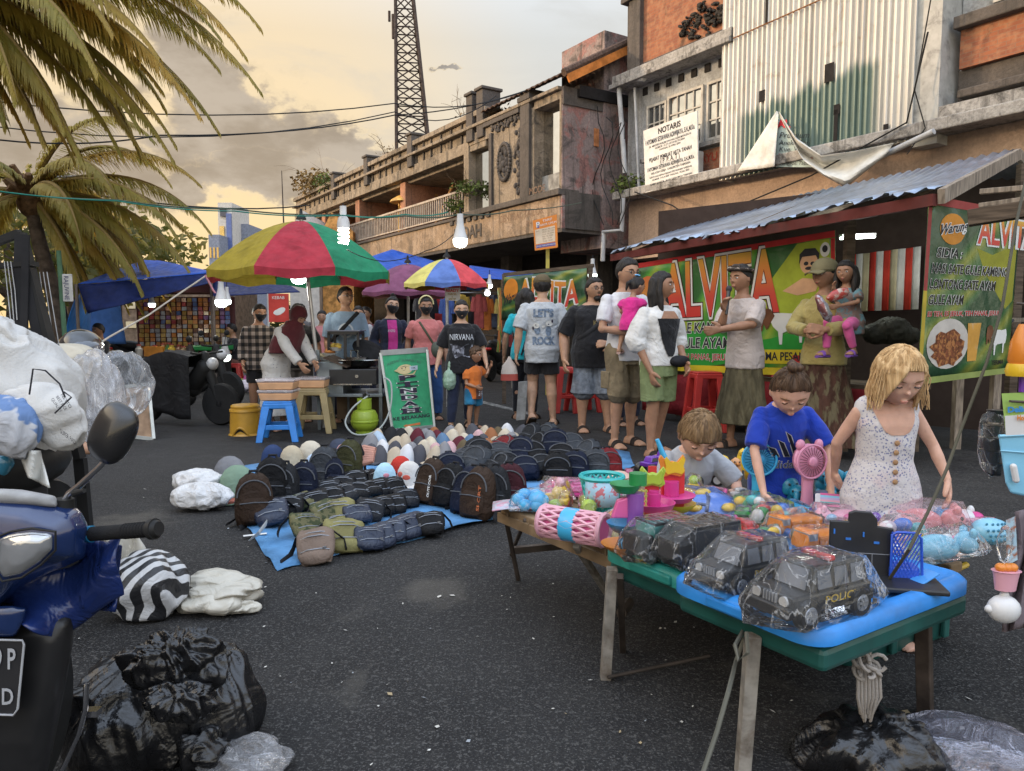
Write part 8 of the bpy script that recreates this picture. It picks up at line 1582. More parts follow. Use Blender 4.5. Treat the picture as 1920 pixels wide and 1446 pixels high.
for k in rng(9): b.tu([tA+tdir*(L_*(k+.5)/9)-tn_*.012-ZU*.055,tA+tdir*(L_*(k+.5)/9)-tn_*.016-ZU*.008],.004,5)
b.beam(tA-ZU*.06,tA+tdir*L_-ZU*.06,.03,.04);b.B('edge_rail',BAM,tt,sf=0)
b=MB();b.slab(G(1660,1064,TZ-.03)-tdir*0,G(1885,1012,TZ-.03)-G(1660,1064,TZ-.03),V((-.12,.30,0)),ZU*.03);b.B('end_plank',DKW,tt,sf=0,bevel=.006)
LEGM=M('chipped_leg_paint',(.26,.24,.21),.7,var=.3,dirt=.7,vs=14,dcol=(.09,.06,.04));IRN=M('dark_angle_iron',(.075,.06,.05),.6,metal=.3,var=.3)
def tleg(px0,py0,px1,py1,z0,w_,mat): a=G(px0,py0,z0);e=G(px1,py1);b=MB();b.beam(a,e,w_,w_);b.B('leg',mat,tt,sf=0,bevel=.003)
tleg(945,955,972,1088,.40,.018,IRN);tleg(985,975,958,1040,.40,.016,IRN);tleg(1148,1065,1135,1272,.40,.035,LEGM);tleg(1163,1080,1168,1222,.40,.022,IRN);tleg(1080,1022,1150,1130,.40,.024,LEGM);tleg(1412,1190,1392,1452,.40,.036,LEGM);tleg(1730,1130,1735,1340,.38,.04,DKW)
b=MB();b.beam(G(962,1032,.16),G(1085,1020,.16),.03,.03);b.B('cross_bar',IRN,tt,sf=0);b=MB();b.tu([G(1140,1270,.02),G(1330,1230,.02)],.006,6);b.tu([G(1165,1150,.18),G(1180,1130,.18)],.02,8);b.B('lower_brace',IRN,tt,sf=0)
def roundrect(w,d,r,n=6):
 o=[]
 for cx,cy,a0 in((w/2-r,d/2-r,0),(-w/2+r,d/2-r,90),(-w/2+r,-d/2+r,180),(w/2-r,-d/2+r,270)):
  for k in rng(n+1): a=R(a0+90*k/n);o.append((cx+r*cos(a),cy+r*sin(a)))
 return o
def lid(label,c,w,d,mat,under):
 t=thing('box_lid',label,'lid',c,math.atan2(tdir.y,tdir.x));b=MB();rg=[]
 for ins,z in((.012,-.05),(.0,-.045),(.0,-.012),(.014,0),(.035,.002),(.05,-.010),(.075,-.024)):
  rg.append([V((x,y,z)) for x,y in roundrect(w-2*ins,d-2*ins,max(.02,.075-ins))])
 b.loft(rg);b.B('rim',mat,t,wd=0,ang=50)
 b=MB();b.box((0,-d/2+.004,-.026),(w*.36,.03,.03));b.B('latch',mat,t,wd=0,sf=0,bevel=.006)
 b=MB();b.box((0,.01,-.085),(w*.95,d*.92,.06));b.B('underside',under,t,wd=0,sf=0,bevel=.015);return t
LTE=M('lid_teal',(.022,.21,.175),.42,var=.18,dirt=.25,vs=9);LBL=M('lid_blue',(.025,.21,.58),.4,var=.15,dirt=.15,vs=9);BTE=M('bin_dark_teal',(.010,.075,.065),.45,var=.2,dirt=.3)
e0=G(1130,1032,TZ+.01);e1=G(1290,1112,TZ+.01);e2=G(1480,1212,TZ+.03)
lw1=(e1-e0).length+.06;lw2=(e2-e1).length+.06
lid('teal plastic storage lid laid as a tray at the middle of the toy table',e0+tdir*lw1*.48+tn_*.32+ZU*.02,lw1,.66,LTE,BTE);lid('bright blue plastic storage lid at the near corner of the toy table',e1+tdir*(lw2*.5-.05)+tn_*.34+ZU*.045,lw2+.02,.74,LBL,BTE)
ba=G(1600,1264);be=G(1812,1194);bx=(ba+be)/2+S*.24;bw_=(be-ba).length/.68;t=thing('storage_bin','big dark teal storage bin with yellow handle on the ground under the table','bin',bx,math.atan2((be-ba).y,(be-ba).x));t.scale=(bw_,1,.93);b=MB();b.loft([[V((x,y,z)) for x,y in roundrect(w,d,.05)] for w,d,z in((.60,.40,.0),(.62,.42,.02),(.68,.46,.33),(.70,.48,.34),(.70,.48,.37))]);b.B('body',BTE,t,wd=0,ang=50)
b=MB()
for k in rng(4): b.box((-.24+.16*k,-.225,.17),(.035,.02,.3))
b.B('rib',BTE,t,wd=0,sf=0,bevel=.006);b=MB();b.tu([(.12,-.24,.30),(.12,-.27,.31),(.28,-.27,.33),(.29,-.24,.32)],.012,8);b.B('handle',M('handle_yellow',(.45,.30,.03),.4),t,wd=0)
CLR=film('clear_bag',(1,1,1),.02,14,.07,1.2,.45);CLP=film('pink_clear_bag',(1,.82,.88),.08,14,.1,1.1,.45);CLB=film('heavy_clear_bag',(1,1,1),.02,9,.06,1.3,.5)
PL=lambda n_,c,r_=.32:M('toy_'+n_,c,r_,var=.06,spec=.6)
tRED=PL('red',(.55,.03,.03));tPNK=PL('pink',(.62,.10,.28));tLPK=PL('light_pink',(.64,.33,.40));tYEL=PL('yellow',(.65,.42,.02));tORG=PL('orange',(.62,.20,.02));tLIM=PL('lime',(.33,.45,.04));tGRN=PL('green',(.02,.22,.06));tBLU=PL('blue',(.03,.16,.52));tSKY=PL('sky',(.05,.38,.66));tTEL=PL('teal',(.03,.42,.42));tELE=PL('elephant_teal',(.02,.22,.34));tPUR=PL('purple',(.13,.03,.33));tBLK=PL('black',(.015,.015,.017),.4);tWHT=PL('white',(.58,.58,.58));tNVY=PL('navy',(.03,.05,.12));tGRY=PL('grey',(.25,.26,.28));tMAG=PL('magenta',(.55,.04,.22));tCRM=PL('cream',(.60,.48,.26));tBBL=PL('baby_blue',(.22,.50,.66))
def tp(px,py,z=TZ): return G(px,py,z)
def hullbag(t,seed,mat,pad=1.05):   # taut clear bag drawn round whatever the toy is made of
 q=RND(seed);vs=[v.co.copy() for c in t.children if c.type=='MESH' for v in c.data.vertices];vs=[v for v in vs if v.length<1]
 lo=V([min(v[i] for v in vs) for i in rng(3)]);hi=V([max(v[i] for v in vs) for i in rng(3)]);ce=(lo+hi)/2;P_=[ce+(v-ce)*pad for v in vs];dx,dy=hi.x-lo.x,hi.y-lo.y
 for e,n in((hi.x+dx*.16,4),(lo.x-dx*.10,3)):
  for k in rng(n): P_.append(V((e+q.uniform(-.04,.04)*dx,ce.y+q.uniform(-.55,.55)*dy,max(.002,lo.z+q.uniform(-.05,.45)*(hi.z-lo.z)))))
 for k in rng(4): P_.append(V((q.uniform(lo.x,hi.x),q.choice((lo.y-.1*dy,hi.y+.1*dy)),max(.002,lo.z+q.uniform(0,.3)*(hi.z-lo.z)))))
 for k in rng(3): P_.append(V((q.uniform(lo.x,hi.x),q.uniform(lo.y,hi.y),hi.z+.10*(hi.z-lo.z)*q.random())))
 bm=bmesh.new();[bm.verts.new(p) for p in P_];bmesh.ops.convex_hull(bm,input=bm.verts);bmesh.ops.delete(bm,geom=[v for v in bm.verts if not v.link_faces],context='VERTS');bmesh.ops.remove_doubles(bm,verts=bm.verts,dist=.012);bmesh.ops.triangulate(bm,faces=bm.faces);bmesh.ops.subdivide_edges(bm,edges=bm.edges,cuts=4,use_grid_fill=True)
 me=bpy.data.meshes.new('wrapper');bm.to_mesh(me);bm.free();displace(me,lambda c,n:.0028*ridged(c,34,seed,3)-.002+.002*snoise(c,14,seed+1,2));me.materials.append(mat);link('wrapper',me,t,True,ang=22)
class T:
 def __init__(s,name,label,cat,px,py,z=TZ,rz=0.,sc=1.): p=tp(px,py,z);s.p=p;s.t=thing(name,label,cat,p,R(rz),None,sc)
 def part(s,name,mat,fn,**k): b=MB();fn(b);k.setdefault('ang',50);return b.B(name,mat,s.t,wd=0,**k)
 def bag(s,r,c,seed,mat=None,amp=.13,k=2.6):
  hullbag(s.t,seed,mat or CLR)
def wire_cyl(b,r0,r1,L,n=16,m=6,th=.004):
 for i in rng(n):
  a0=2*pi*i/n
  for s_ in(-1,1): b.tu([V(((r0+(r1-r0)*j/m)*cos(a0+s_*j*pi/n),(r0+(r1-r0)*j/m)*sin(a0+s_*j*pi/n),L*j/m)) for j in rng(m+1)],th,5)
 for j,rr_ in((0,r0),(m,r1)): b.tu([V((rr_*cos(2*pi*i/n),rr_*sin(2*pi*i/n),L*j/m)) for i in rng(n+1)],th*1.6,6)
o=T('toy_fan','blue plastic toy in a clear bag at the left end of the table','toy',1008,955);o.part('rotor',tSKY,lambda b:[b.ell((-.03+.05*cos(k*1.05),.03*sin(k*1.05),.04+.02*sin(k)),(.028,.02,.025)) for k in rng(6)]+[b.ell((0,0,.04),(.04,.04,.04))]);o.part('figure',tLIM,lambda b:b.ell((.08,.0,.025),(.035,.02,.018)));o.bag((.17,.09,.055),(.04,0,.05),1)
o=T('toy_packet','flat printed toy card hanging over the left table corner','toy',972,950);o.part('card',M('card_print',(.42,.42,.50),.4,col2=(.5,.25,.35),c2s=30,c2=(.5,.56)),lambda b:b.grid(lambda u,v:V(((u-.5)*.22,(v-.5)*.16,.012-.04*max(0,.35-u)**1.2)),8,2),solid=.004)
for i,(px,py,rz) in enumerate([(1075,920,-12),(1110,925,8)]): o=T('toy_gun',['bright pink toy packet lying left on the far table end','second pink toy packet overlapping the first one'][i],'toy',px,py,TZ,rz);o.part('body',tPNK,lambda b:(b.box((0,0,.028),(.20,.05,.03)),b.box((-.07,.0,.04),(.05,.04,.03)),b.tu([(-.1,0,.03),(.1,0,.04)],.018,8)),bevel=.006);o.part('card',tMAG,lambda b:b.box((0,0,.006),(.25,.13,.008)),sf=0);o.bag((.14,.08,.04),(0,0,.035),20+i)
o=T('toy_tube','pink openwork plastic tube with blue label band lying on the table edge','toy',1075,985,TZ+.055,-33);Qr=lambda b:[setattr(b,'v',[(z-.12,x,y) for x,y,z in b.v])]
o.part('tube',tLPK,lambda b:(wire_cyl(b,.055,.055,.24,13,6,.0062),Qr(b)));o.part('band',tSKY,lambda b:(b.lathe([(.058,.085),(.060,.09),(.060,.14),(.058,.145)],n=24,caps=False),Qr(b)),solid=.002);o.part('liner',tPNK,lambda b:(b.lathe([(.046,.0),(.046,.24)],n=20),Qr(b)))
o=T('toy_basket','teal openwork basket with printed front standing among the toys','toy',1128,955,TZ,-20);o.part('basket',tTEL,lambda b:wire_cyl(b,.055,.09,.14,15,5,.006));o.part('printed_card',M('card_blue_print',(.36,.55,.66),.5,col2=(.5,.16,.18),c2s=34,c2=(.52,.58)),lambda b:b.grid(lambda u,v:V((.094*sin((u-.35)*1.6),-.094*cos((u-.35)*1.6),.03+.10*v)),8,2),solid=.003)
o=T('toy_basket','small white toy basket left of the green dish tower','toy',1160,925,TZ,10);o.part('basket',tWHT,lambda b:wire_cyl(b,.04,.05,.07,12,4,.0045));o.part('lid',M('toy_peach',(.6,.40,.32),.4),lambda b:b.lathe([(.055,.07),(.06,.08),(.03,.10),(.001,.105)],n=16))
def bowl(b,c,r,h=.03): b.lathe([(.001,0),(r*.6,0),(r*.92,h*.7),(r,h),(r*.94,h*.95),(r*.55,.006),(.001,.006)],c,20)
o=T('ball_tower','ball drop tower toy with green, pink, blue and orange bowls','toy',1185,1028,TZ+.03,0)
o.part('green_bowl',tGRN,lambda b:(bowl(b,(-.02,.02,.185),.055,.03),b.cyl((.02,.02,.21),(.02,.02,.25),.03)));o.part('pink_panel',tPNK,lambda b:(b.hexa([V(p) for p in((-.07,.0,.10),(.01,.0,.10),(.01,.03,.10),(-.07,.03,.10),(-.05,.0,.16),(.01,.0,.18),(.01,.03,.18),(-.05,.03,.16))])),sf=0,bevel=.006);o.part('column',PL('violet',(.22,.07,.30)),lambda b:b.cyl((.01,.01,.05),(.01,.01,.185),.026,.03,16));o.part('blue_bowl',PL('mid_blue',(.03,.22,.45)),lambda b:bowl(b,(-.03,-.01,.062),.058,.03));o.part('orange_base',tORG,lambda b:(bowl(b,(-.035,-.02,.0),.072,.024),b.cyl((.01,.0,0),(.01,.0,.06),.028)));o.part('yellow_base',tYEL,lambda b:bowl(b,(.05,-.055,-.008),.055,.03));o.part('ball',PL('mid_blue',(.03,.22,.45)),lambda b:(b.ell((-.03,-.03,.024),(.022,.022,.022)),b.ell((.055,-.065,.022),(.02,.02,.02))))
def bfly(b,c,s_,th=.006):
 P_=[(-.5,.9),(-.2,.55),(0,.62),(.2,.55),(.5,.9),(.62,.7),(.52,.35),(.6,.05),(.4,-.12),(0,-.02),(-.4,-.12),(-.6,.05),(-.52,.35),(-.62,.7)];b.prism(P_,lambda x,y,t_:V(c)+V((x*s_,t_,y*s_)),th)
o=T('ball_tower','tower toy with lime butterfly plate, pink tray and yellow trays','toy',1222,1000,TZ+.03,-5)
o.part('butterfly_plate',tLIM,lambda b:(bfly(b,(0,0,.175),.075),bfly(b,(0,-.004,.18),.06,.006)),bevel=.003);o.part('red_column',tRED,lambda b:(b.box((0,.02,.1),(.05,.012,.2)),b.box((.0,.014,.21),(.03,.01,.06))));o.part('pink_tray',tMAG,lambda b:(b.lathe([(.001,.09),(.07,.09),(.082,.115),(.078,.115),(.066,.096),(.001,.096)],(.0,0,0),22),b.cyl((.005,.0,.1),(.005,0,.145),.025),b.cyl((.005,0,.145),(.005,0,.155),.018)));o.part('yellow_tray',tYEL,lambda b:bowl(b,(.01,-.01,.04),.08,.03));o.part('lattice',PL('pale_lime',(.5,.5,.12)),lambda b:[b.box((-.04,-.03,.105+.018*k),(.04,.005,.005)) for k in rng(4)]+[b.box((-.055+.015*k,-.03,.13),(.005,.005,.07)) for k in rng(3)])
o=T('ball_tower','tower toy with orange butterfly plate and magenta cup behind the lime one','toy',1258,978,TZ+.03,6)
o.part('butterfly_plate',tORG,lambda b:(bfly(b,(0,0,.18),.085),),bevel=.003);o.part('yellow_plate',tYEL,lambda b:bfly(b,(.01,-.005,.19),.065));o.part('red_column',tRED,lambda b:b.box((.01,.02,.1),(.09,.012,.2)));o.part('magenta_cup',tMAG,lambda b:(b.lathe([(.001,.09),(.075,.085),(.09,.105),(.08,.108),(.001,.095)],n=22),b.cyl((0,0,.1),(0,0,.155),.028)));o.part('yellow_tray',tYEL,lambda b:bowl(b,(.02,-.01,.045),.07,.03));o.part('blue_stick',tSKY,lambda b:b.tu([(-.02,.03,.24),(-.05,.03,.31)],[.012,.008],8))
def monster(label,px,py,mat,rz,sc=1.,whm=None,z=TZ):
 o=T('monster_truck',label,'toy truck',px,py,z,rz,sc);o.part('body',mat,lambda b:(b.hexa([V(p) for p in((-.06,-.028,.045),(.06,-.028,.045),(.06,.028,.045),(-.06,.028,.045),(-.062,-.03,.068),(.062,-.03,.064),(.062,.03,.064),(-.062,.03,.068))])),sf=0,bevel=.006)
 o.part('cab',mat,lambda b:b.hexa([V(p) for p in((-.035,-.027,.066),(.022,-.027,.066),(.022,.027,.066),(-.035,.027,.066),(-.026,-.022,.092),(.008,-.022,.092),(.008,.022,.092),(-.026,.022,.092))]),sf=0,bevel=.005);o.part('windscreen',tBLK,lambda b:b.hexa([V(p) for p in((-.03,-.0285,.07),(.015,-.0285,.07),(.015,.0285,.07),(-.03,.0285,.07),(-.023,-.0235,.086),(.004,-.0235,.086),(.004,.0235,.086),(-.023,.0235,.086))]),sf=0)
 o.part('chassis',tBLK,lambda b:b.box((0,0,.038),(.10,.03,.014)),sf=0)
 for x in(-.042,.042):
  for y in(-.038,.038):
   b=MB();b.lathe([(.012,-.014),(.028,-.014),(.031,-.008),(.031,.008),(.028,.014),(.012,.014)],(x,y,.031),18,Q=MR(R(90),3,'X'));w_=b.B('wheel',tBLK,o.t,wd=0,ang=40);b=MB();b.lathe([(.001,-.0145),(.018,-.0155),(.018,.0155),(.001,.0145)],(x,y,.031),14,Q=MR(R(90),3,'X'));b.B('rim',whm or mat,w_,wd=0)
for lb,px,py,mt,rz,wm_ in [('purple monster truck furthest left behind the towers',1222,890,tPUR,40,tBLK),('purple monster truck at the back beside the blue stick',1246,878,tPUR,25,tBLK),('purple monster truck left of the red and yellow toy',1272,886,tPUR,35,tBLK),('purple monster truck with violet wheels next to the white one',1290,912,tPUR,-20,tPUR),('white monster truck with black wheels and red roof lamp',1328,908,tWHT,-18,tWHT)]: monster(lb,px,py,mt,rz,1.05,wm_)
o=T('toy_digger','yellow toy digger with red scoop in front of the boy','toy',1303,880,TZ,10);o.part('body',tYEL,lambda b:(b.box((.01,0,.04),(.09,.05,.03)),b.box((.0,0,.065),(.04,.04,.03))),bevel=.006);o.part('scoop',tRED,lambda b:(b.hexa([V(p) for p in((-.08,-.03,.03),(-.03,-.03,.05),(-.03,.03,.05),(-.08,.03,.03),(-.09,-.03,.08),(-.04,-.03,.085),(-.04,.03,.085),(-.09,.03,.08))])),sf=0,bevel=.005)
o=T('toy_car','small blue toy held in the hands of the boy','toy',1330,862,TZ+.06,10);o.part('body',tBLU,lambda b:(b.box((0,0,0),(.08,.04,.025)),b.box((.0,0,.018),(.04,.034,.02))),bevel=.008);o=T('toy_rocket','little red toy figure right of the boy hands','toy',1348,893,TZ,0);o.part('body',tRED,lambda b:(b.cyl((0,0,0),(0,0,.05),.016,.02),b.ell((0,0,.06),(.018,.018,.02)),b.box((.02,0,.045),(.05,.012,.012))))
for i,(px,py,mt,nm) in enumerate([(1356,895,tYEL,'yellow'),(1378,900,M('toy_apricot',(.62,.30,.12),.4),'apricot'),(1392,880,tYEL,'yellow'),(1408,898,tYEL,'yellow'),(1420,905,M('toy_apricot',(.62,.3,.12),.4),'apricot')]):
 o=T('squeaky_chick','%s rubber chick %s from the left beside the blue fan'%(nm,ORD[i]),'toy',px,py,TZ,0);o.t['group']='rubber chicks in a cluster';o.part('body',mt,lambda b:(b.lathe([(.001,0),(.03,0),(.034,.03),(.03,.065),(.024,.085),(.02,.10),(.001,.115)],n=18),b.ell((0,-.01,.088),(.025,.025,.025))));o.part('beak',tORG,lambda b:b.tu([(0,-.03,.088),(0,-.045,.084)],[.008,.002],8));o.part('eye',tBLK,lambda b:(b.ell((-.012,-.03,.096),(.004,.004,.004)),b.ell((.012,-.03,.096),(.004,.004,.004))))
def bugmask(label,px,py,mat,em,seed,sc=1.):
 o=T('toy_mask',label,'toy mask',px,py,TZ,0,sc);o.part('shell',mat,lambda b:b.ell((0,0,.0),(.15,.10,.085),fn=lambda d:(1+.10*cos(3*math.atan2(d.y,d.x))*.5) if d.z>0 else .6));
 if em: o.part('eye_patch',em,lambda b:[b.ell(c,(.036,.02,.016),Q=MR(a,3,'Z')@MR(.5,3,'X')) for c,a in(((-.065,-.075,.042),-.1),((.075,-.072,.042),.5),((-.01,.0,.085),.2))])
 o.part('dark_stripe',tNVY,lambda b:(b.tu([(-.02,-.095,.03),(.0,-.05,.078),(.0,.0,.088),(.0,.05,.07)],.008,6),b.tu([(-.12,-.06,.03),(-.065,-.085,.062),(-.02,-.08,.055)],.006,6)));o.bag((.18,.13,.10),(0,0,.03),seed)
bugmask('big blue toy mask with yellow patches in a clear bag',1322,962,PL('mask_blue',(.06,.17,.55)),tYEL,41);bugmask('bright green toy mask behind the blue mask',1402,962,PL('mask_green',(.06,.50,.08)),None,42,.8)
def handfan(label,px,py,mat,ears,h=.13,rz=0):
 o=T('hand_fan',label,'toy fan',px,py,TZ,rz,1.3);o.part('handle',mat,lambda b:b.loft([[V((w*cos(a),w*.7*sin(a),z)) for a in [2*pi*k/14 for k in rng(14)]] for w,z in((.024,0),(.022,.03),(.019,.07),(.022,h))]));
 o.part('cage',mat,lambda b:(b.lathe([(.001,-.016),(.04,-.016),(.052,-.008),(.054,.004),(.046,.012)],(0,0,h+.045),28,Q=MR(R(80),3,'X')),b.tu([V((.053*cos(a),-.018,h+.045+.053*sin(a))) for a in [2*pi*k/24 for k in rng(25)]],.004,6),b.ell((0,-.024,h+.045),(.016,.006,.016))))
 o.part('grille_slot',M('fan_slot_shade',(.25,.10,.14),.5) if ears else M('fan_slot_blue',(.015,.15,.30),.5),lambda b:[b.tu([V((.021*cos(a),-.0245,h+.045+.021*sin(a))),V((.046*cos(a),-.0215,h+.045+.046*sin(a)))],.0016,4) for a in [2*pi*k/26 for k in rng(26)]])
 if ears: o.part('ear',mat,lambda b:[b.ell((x,0,h+.10-abs(x)*.12),(.016,.012,.018)) for x in(-.03,.038)])
handfan('bright blue handheld fan standing on the toy table',1420,950,PL('fan_blue',(.04,.36,.64),.4),False,.115,-10);handfan('pink handheld fan with round ears standing on the toy table',1512,960,PL('fan_pink',(.66,.27,.40),.4),True,.12,15)
def elephant(label,px,py,mat,rz,sc):
 o=T('toy_elephant',label,'toy',px,py,TZ,rz,sc);o.part('body',mat,lambda b:(b.ell((0,0,.035),(.042,.04,.04)),b.ell((0,-.025,.072),(.034,.032,.032)),b.limb([(0,-.055,.07),(0,-.07,.045),(0,-.06,.02)],[.012,.010,.007],8),[b.ell((x,y,.01),(.014,.016,.014)) for x in(-.025,.025) for y in(-.02,.02)]));o.part('ear',mat,lambda b:[b.ell((s_*.04,-.012,.078),(.022,.008,.026)) for s_ in(-1,1)]);o.part('eye',tBLK,lambda b:[b.ell((s_*.014,-.054,.08),(.004,.004,.005)) for s_ in(-1,1)])
for lb,px,py,mt,rz,sc in [('teal toy elephant between the two handheld fans',1470,945,tELE,10,1.25),('teal toy elephant half behind the pink fan stem',1494,952,tELE,-25,1.0),('teal toy elephant right of the pink fan',1548,925,tELE,-20,1.15),('small teal toy elephant furthest right before the blond girl',1585,922,tELE,20,1.0)]: elephant(lb,px,py,mt,rz,sc)
o=T('toy_whale','dark blue round toy whale beside the pink fan','toy',1542,950,TZ,10);o.part('body',tNVY,lambda b:b.ell((0,0,.035),(.045,.04,.037)));o.part('tail',tCRM,lambda b:b.limb([(.03,.02,.05),(.045,.03,.085),(.04,.03,.11)],[.008,.008,.012],8));o.part('eye',tWHT,lambda b:[b.ell((s_*.018,-.036,.045),(.005,.004,.005)) for s_ in(-1,1)])
o=T('toy_fish','orange toy fish standing at the front of the girl in blue','toy',1456,905,TZ,30);o.part('body',tORG,lambda b:(b.ell((0,0,.045),(.03,.022,.045)),b.ell((.022,0,.06),(.02,.012,.015))));o.part('fin',PL('coral',(.6,.12,.04)),lambda b:b.ell((0,0,.092),(.014,.006,.014)))
def bagged(label,px,py,mat,kind,seed,rz=0,sc=1.,bag=CLR,z=TZ+.02):
 o=T('bagged_toy',label,'toy',px,py,z,rz,sc);c=mat
 if kind=='truck': o.part('body',c,lambda b:(b.box((.02,0,.05),(.14,.075,.04)),b.hexa([V(p) for p in((-.10,-.037,.03),(-.05,-.037,.03),(-.05,.037,.03),(-.10,.037,.03),(-.085,-.035,.085),(-.05,-.035,.085),(-.05,.035,.085),(-.085,.035,.085))])),sf=0,bevel=.008);o.part('window',tGRY,lambda b:b.box((-.073,0,.068),(.03,.072,.02)));[o.part('wheel',tBLK,lambda b:b.cyl((x,-.042,.022),(x,.042,.022),.022)) for x in(-.06,.055)];o.bag((.16,.085,.08),(0,0,.05),seed,bag)
 elif kind=='mix': rr_=RND(seed);[o.part('piece',[tRED,tBLU,tTEL,tYEL,tWHT,tGRN][k],lambda b:b.ell((rr_.uniform(-.08,.08),rr_.uniform(-.04,.04),.03+rr_.uniform(0,.03)),(rr_.uniform(.02,.035),.022,.022),fn=lambda d:1-.25*abs(d.x*d.y))) for k in rng(6)];o.bag((.15,.09,.07),(0,0,.04),seed,bag)
 else: rr_=RND(seed);o.part('body',c,lambda b:(b.ell((.03,0,.035),(.06,.045,.035)),b.ell((-.055,0,.045),(.032,.032,.032)),b.limb([(.08,.0,.05),(.11,.01,.075)],[.014,.008],8)));o.part('ear',c,lambda b:[b.ell((-.06,y,.075),(.012,.008,.016)) for y in(-.02,.02)]);o.part('eye',tBLK,lambda b:[b.ell((-.072,y,.055),(.005,.005,.006)) for y in(-.024,.024)]);[o.part('piece',[tWHT,tMAG,tYEL,tBBL][k],lambda b:b.ell((rr_.uniform(-.05,.09),rr_.uniform(-.06,-.03),.02+.03*rr_.random()),(.02,.014,.014),fn=lambda d:1-.3*abs(d.x*d.y))) for k in rng(4)];o.bag((.145,.085,.065),(0,0,.04),seed,bag)
bagged('orange toy truck in clear bag behind the black shelf',1490,1008,tORG,'truck',51,25,1.05);bagged('second orange toy truck in clear bag nearer the police jeep',1545,1040,tORG,'truck',52,20,1.1);bagged('clear bag of mixed small red and blue toys',1430,985,tRED,'mix',53,10,1.1);bagged('clear bag of small teal and green toys behind the mixed bag',1420,965,tTEL,'mix',54,-15,.9);bagged('clear bag of red and striped toys left of the orange trucks',1455,1022,tRED,'mix',55,15,.9)
bagged('white topped pink toy bag behind the black shelf',1570,990,tLPK,'blob',56,0,1.,CLP);bagged('long pink pig shaped toy in a pale pink bag',1745,1000,PL('pig_pink',(.60,.26,.27)),'blob',57,160,1.25,CLP);bagged('pink toy bag between the printed cards',1660,985,tLPK,'blob',58,20,1.,CLP);bagged('pale blue duck shaped toy in a clear bag',1775,1048,tBBL,'blob',59,185,1.15,CLR)
bagged('clear bag of pale pink parts in front of the pig toy',1690,1015,M('toy_pale_pink',(.62,.45,.47),.4),'mix',60,0,1.1,CLP);bagged('clear bag with sky blue lid right of the pink fan base',1440,970,tSKY,'mix',61,30,.8)
spots=[(1180,905),(1120,912),(1300,930),(1345,935),(1385,935),(1455,965),(1480,985),(1365,990),(1400,1010),(1500,972),(1535,985),(1560,1005),(1590,985),(1620,990),(1640,1005),(1690,990),(1720,985),(1780,990),(1700,1040),(1730,1045),(1060,950),(1100,960),(1050,935),(1150,985),(1830,1005)]
pc=[tRED,tPNK,tSKY,tLIM,tORG,tLPK,tTEL,tYEL,tWHT,tMAG,tBLU,tPUR];rs_=RND(5);nmz=['red','pink','sky blue','lime','orange','pale pink','teal','yellow','white','magenta','blue','violet']
for i,(px,py) in enumerate(spots):
 a_,b_=rs_.sample(rng(12),2);o=T('small_toy','%s and %s small bagged toy %s'%(nmz[a_],nmz[b_],'on the %s of the toy table'%('left' if px<1250 else 'middle' if px<1550 else 'right')),'toy',px,py,TZ+.004,rs_.uniform(0,360),rs_.uniform(.8,1.15));o.t['group']='small bagged toys between the bigger ones';kd=i%4
 if kd==0: o.part('body',pc[a_],lambda b:(b.box((0,0,.028),(.10,.04,.024)),b.box((-.01,0,.048),(.05,.034,.02))),bevel=.006);[o.part('wheel',pc[b_],lambda b:b.cyl((x,-.024,.016),(x,.024,.016),.016)) for x in(-.03,.03)]
 elif kd==1: o.part('body',pc[a_],lambda b:(b.cyl((-.06,0,.03),(.05,0,.03),.022,.016),b.cyl((.05,0,.03),(.07,0,.03),.03,.02)));o.part('tip',pc[b_],lambda b:b.ell((-.065,0,.03),(.02,.024,.024)))
 elif kd==2: o.part('body',pc[a_],lambda b:(b.lathe([(.001,0),(.03,0),(.035,.03),(.02,.05),(.001,.052)],n=16),b.box((.05,.01,.012),(.05,.03,.018),MR(.5,3,'Z'))));o.part('top',pc[b_],lambda b:(b.ell((0,0,.065),(.02,.02,.02)),b.tu([(-.05,-.03,.01),(0,-.045,.016),(.05,-.03,.01)],.008,8)))
 else: o.part('ring',pc[a_],lambda b:b.tu([(.04*cos(k*.4),.03*sin(k*.4),.03+.012*sin(k)) for k in rng(16)],.011,8));o.part('bar',pc[b_],lambda b:(b.beam((-.06,0,.02),(.06,.01,.045),.018,.012),b.ell((.06,.01,.045),(.016,.016,.016))))
 o.bag((.088,.06,.048),(0,0,.034),200+i)
o=T('toy_cat','white and magenta cat shaped toy case','toy',1805,1000,TZ,20);o.part('body',tWHT,lambda b:(b.ell((0,0,.045),(.06,.05,.045)),b.ell((-.03,0,.085),(.015,.012,.02)),b.ell((.035,0,.082),(.015,.012,.02))));o.part('patch',tMAG,lambda b:(b.ell((.03,-.025,.055),(.032,.03,.03)),b.ell((-.03,-.04,.03),(.01,.012,.018))))
o=T('fish_basket','blue fish shaped mesh basket on the end plank','toy',1852,1020,TZ,15);o.part('shell',tBBL,lambda b:b.ell((0,0,.045),(.085,.05,.048),fn=lambda d:1-.25*max(0,-d.x)**2));o.part('tail',tBBL,lambda b:b.prism([(-.07,.03),(-.12,.055),(-.105,.035),(-.12,.01)],lambda x,y,t_:V((x,t_-.005,y)),.012));o.part('mesh_hole',M('basket_hole',(.06,.22,.34),.6),lambda b:[b.ell((-.045+.018*i+.009*(j%2),-.05*math.sqrt(max(.05,1-((-.045+.018*i)/.085)**2-((-.02+.018*j)/.048)**2))-.001,.025+.018*j),(.0055,.003,.0055),nu=8,nv=6) for i in rng(6) for j in rng(4)])
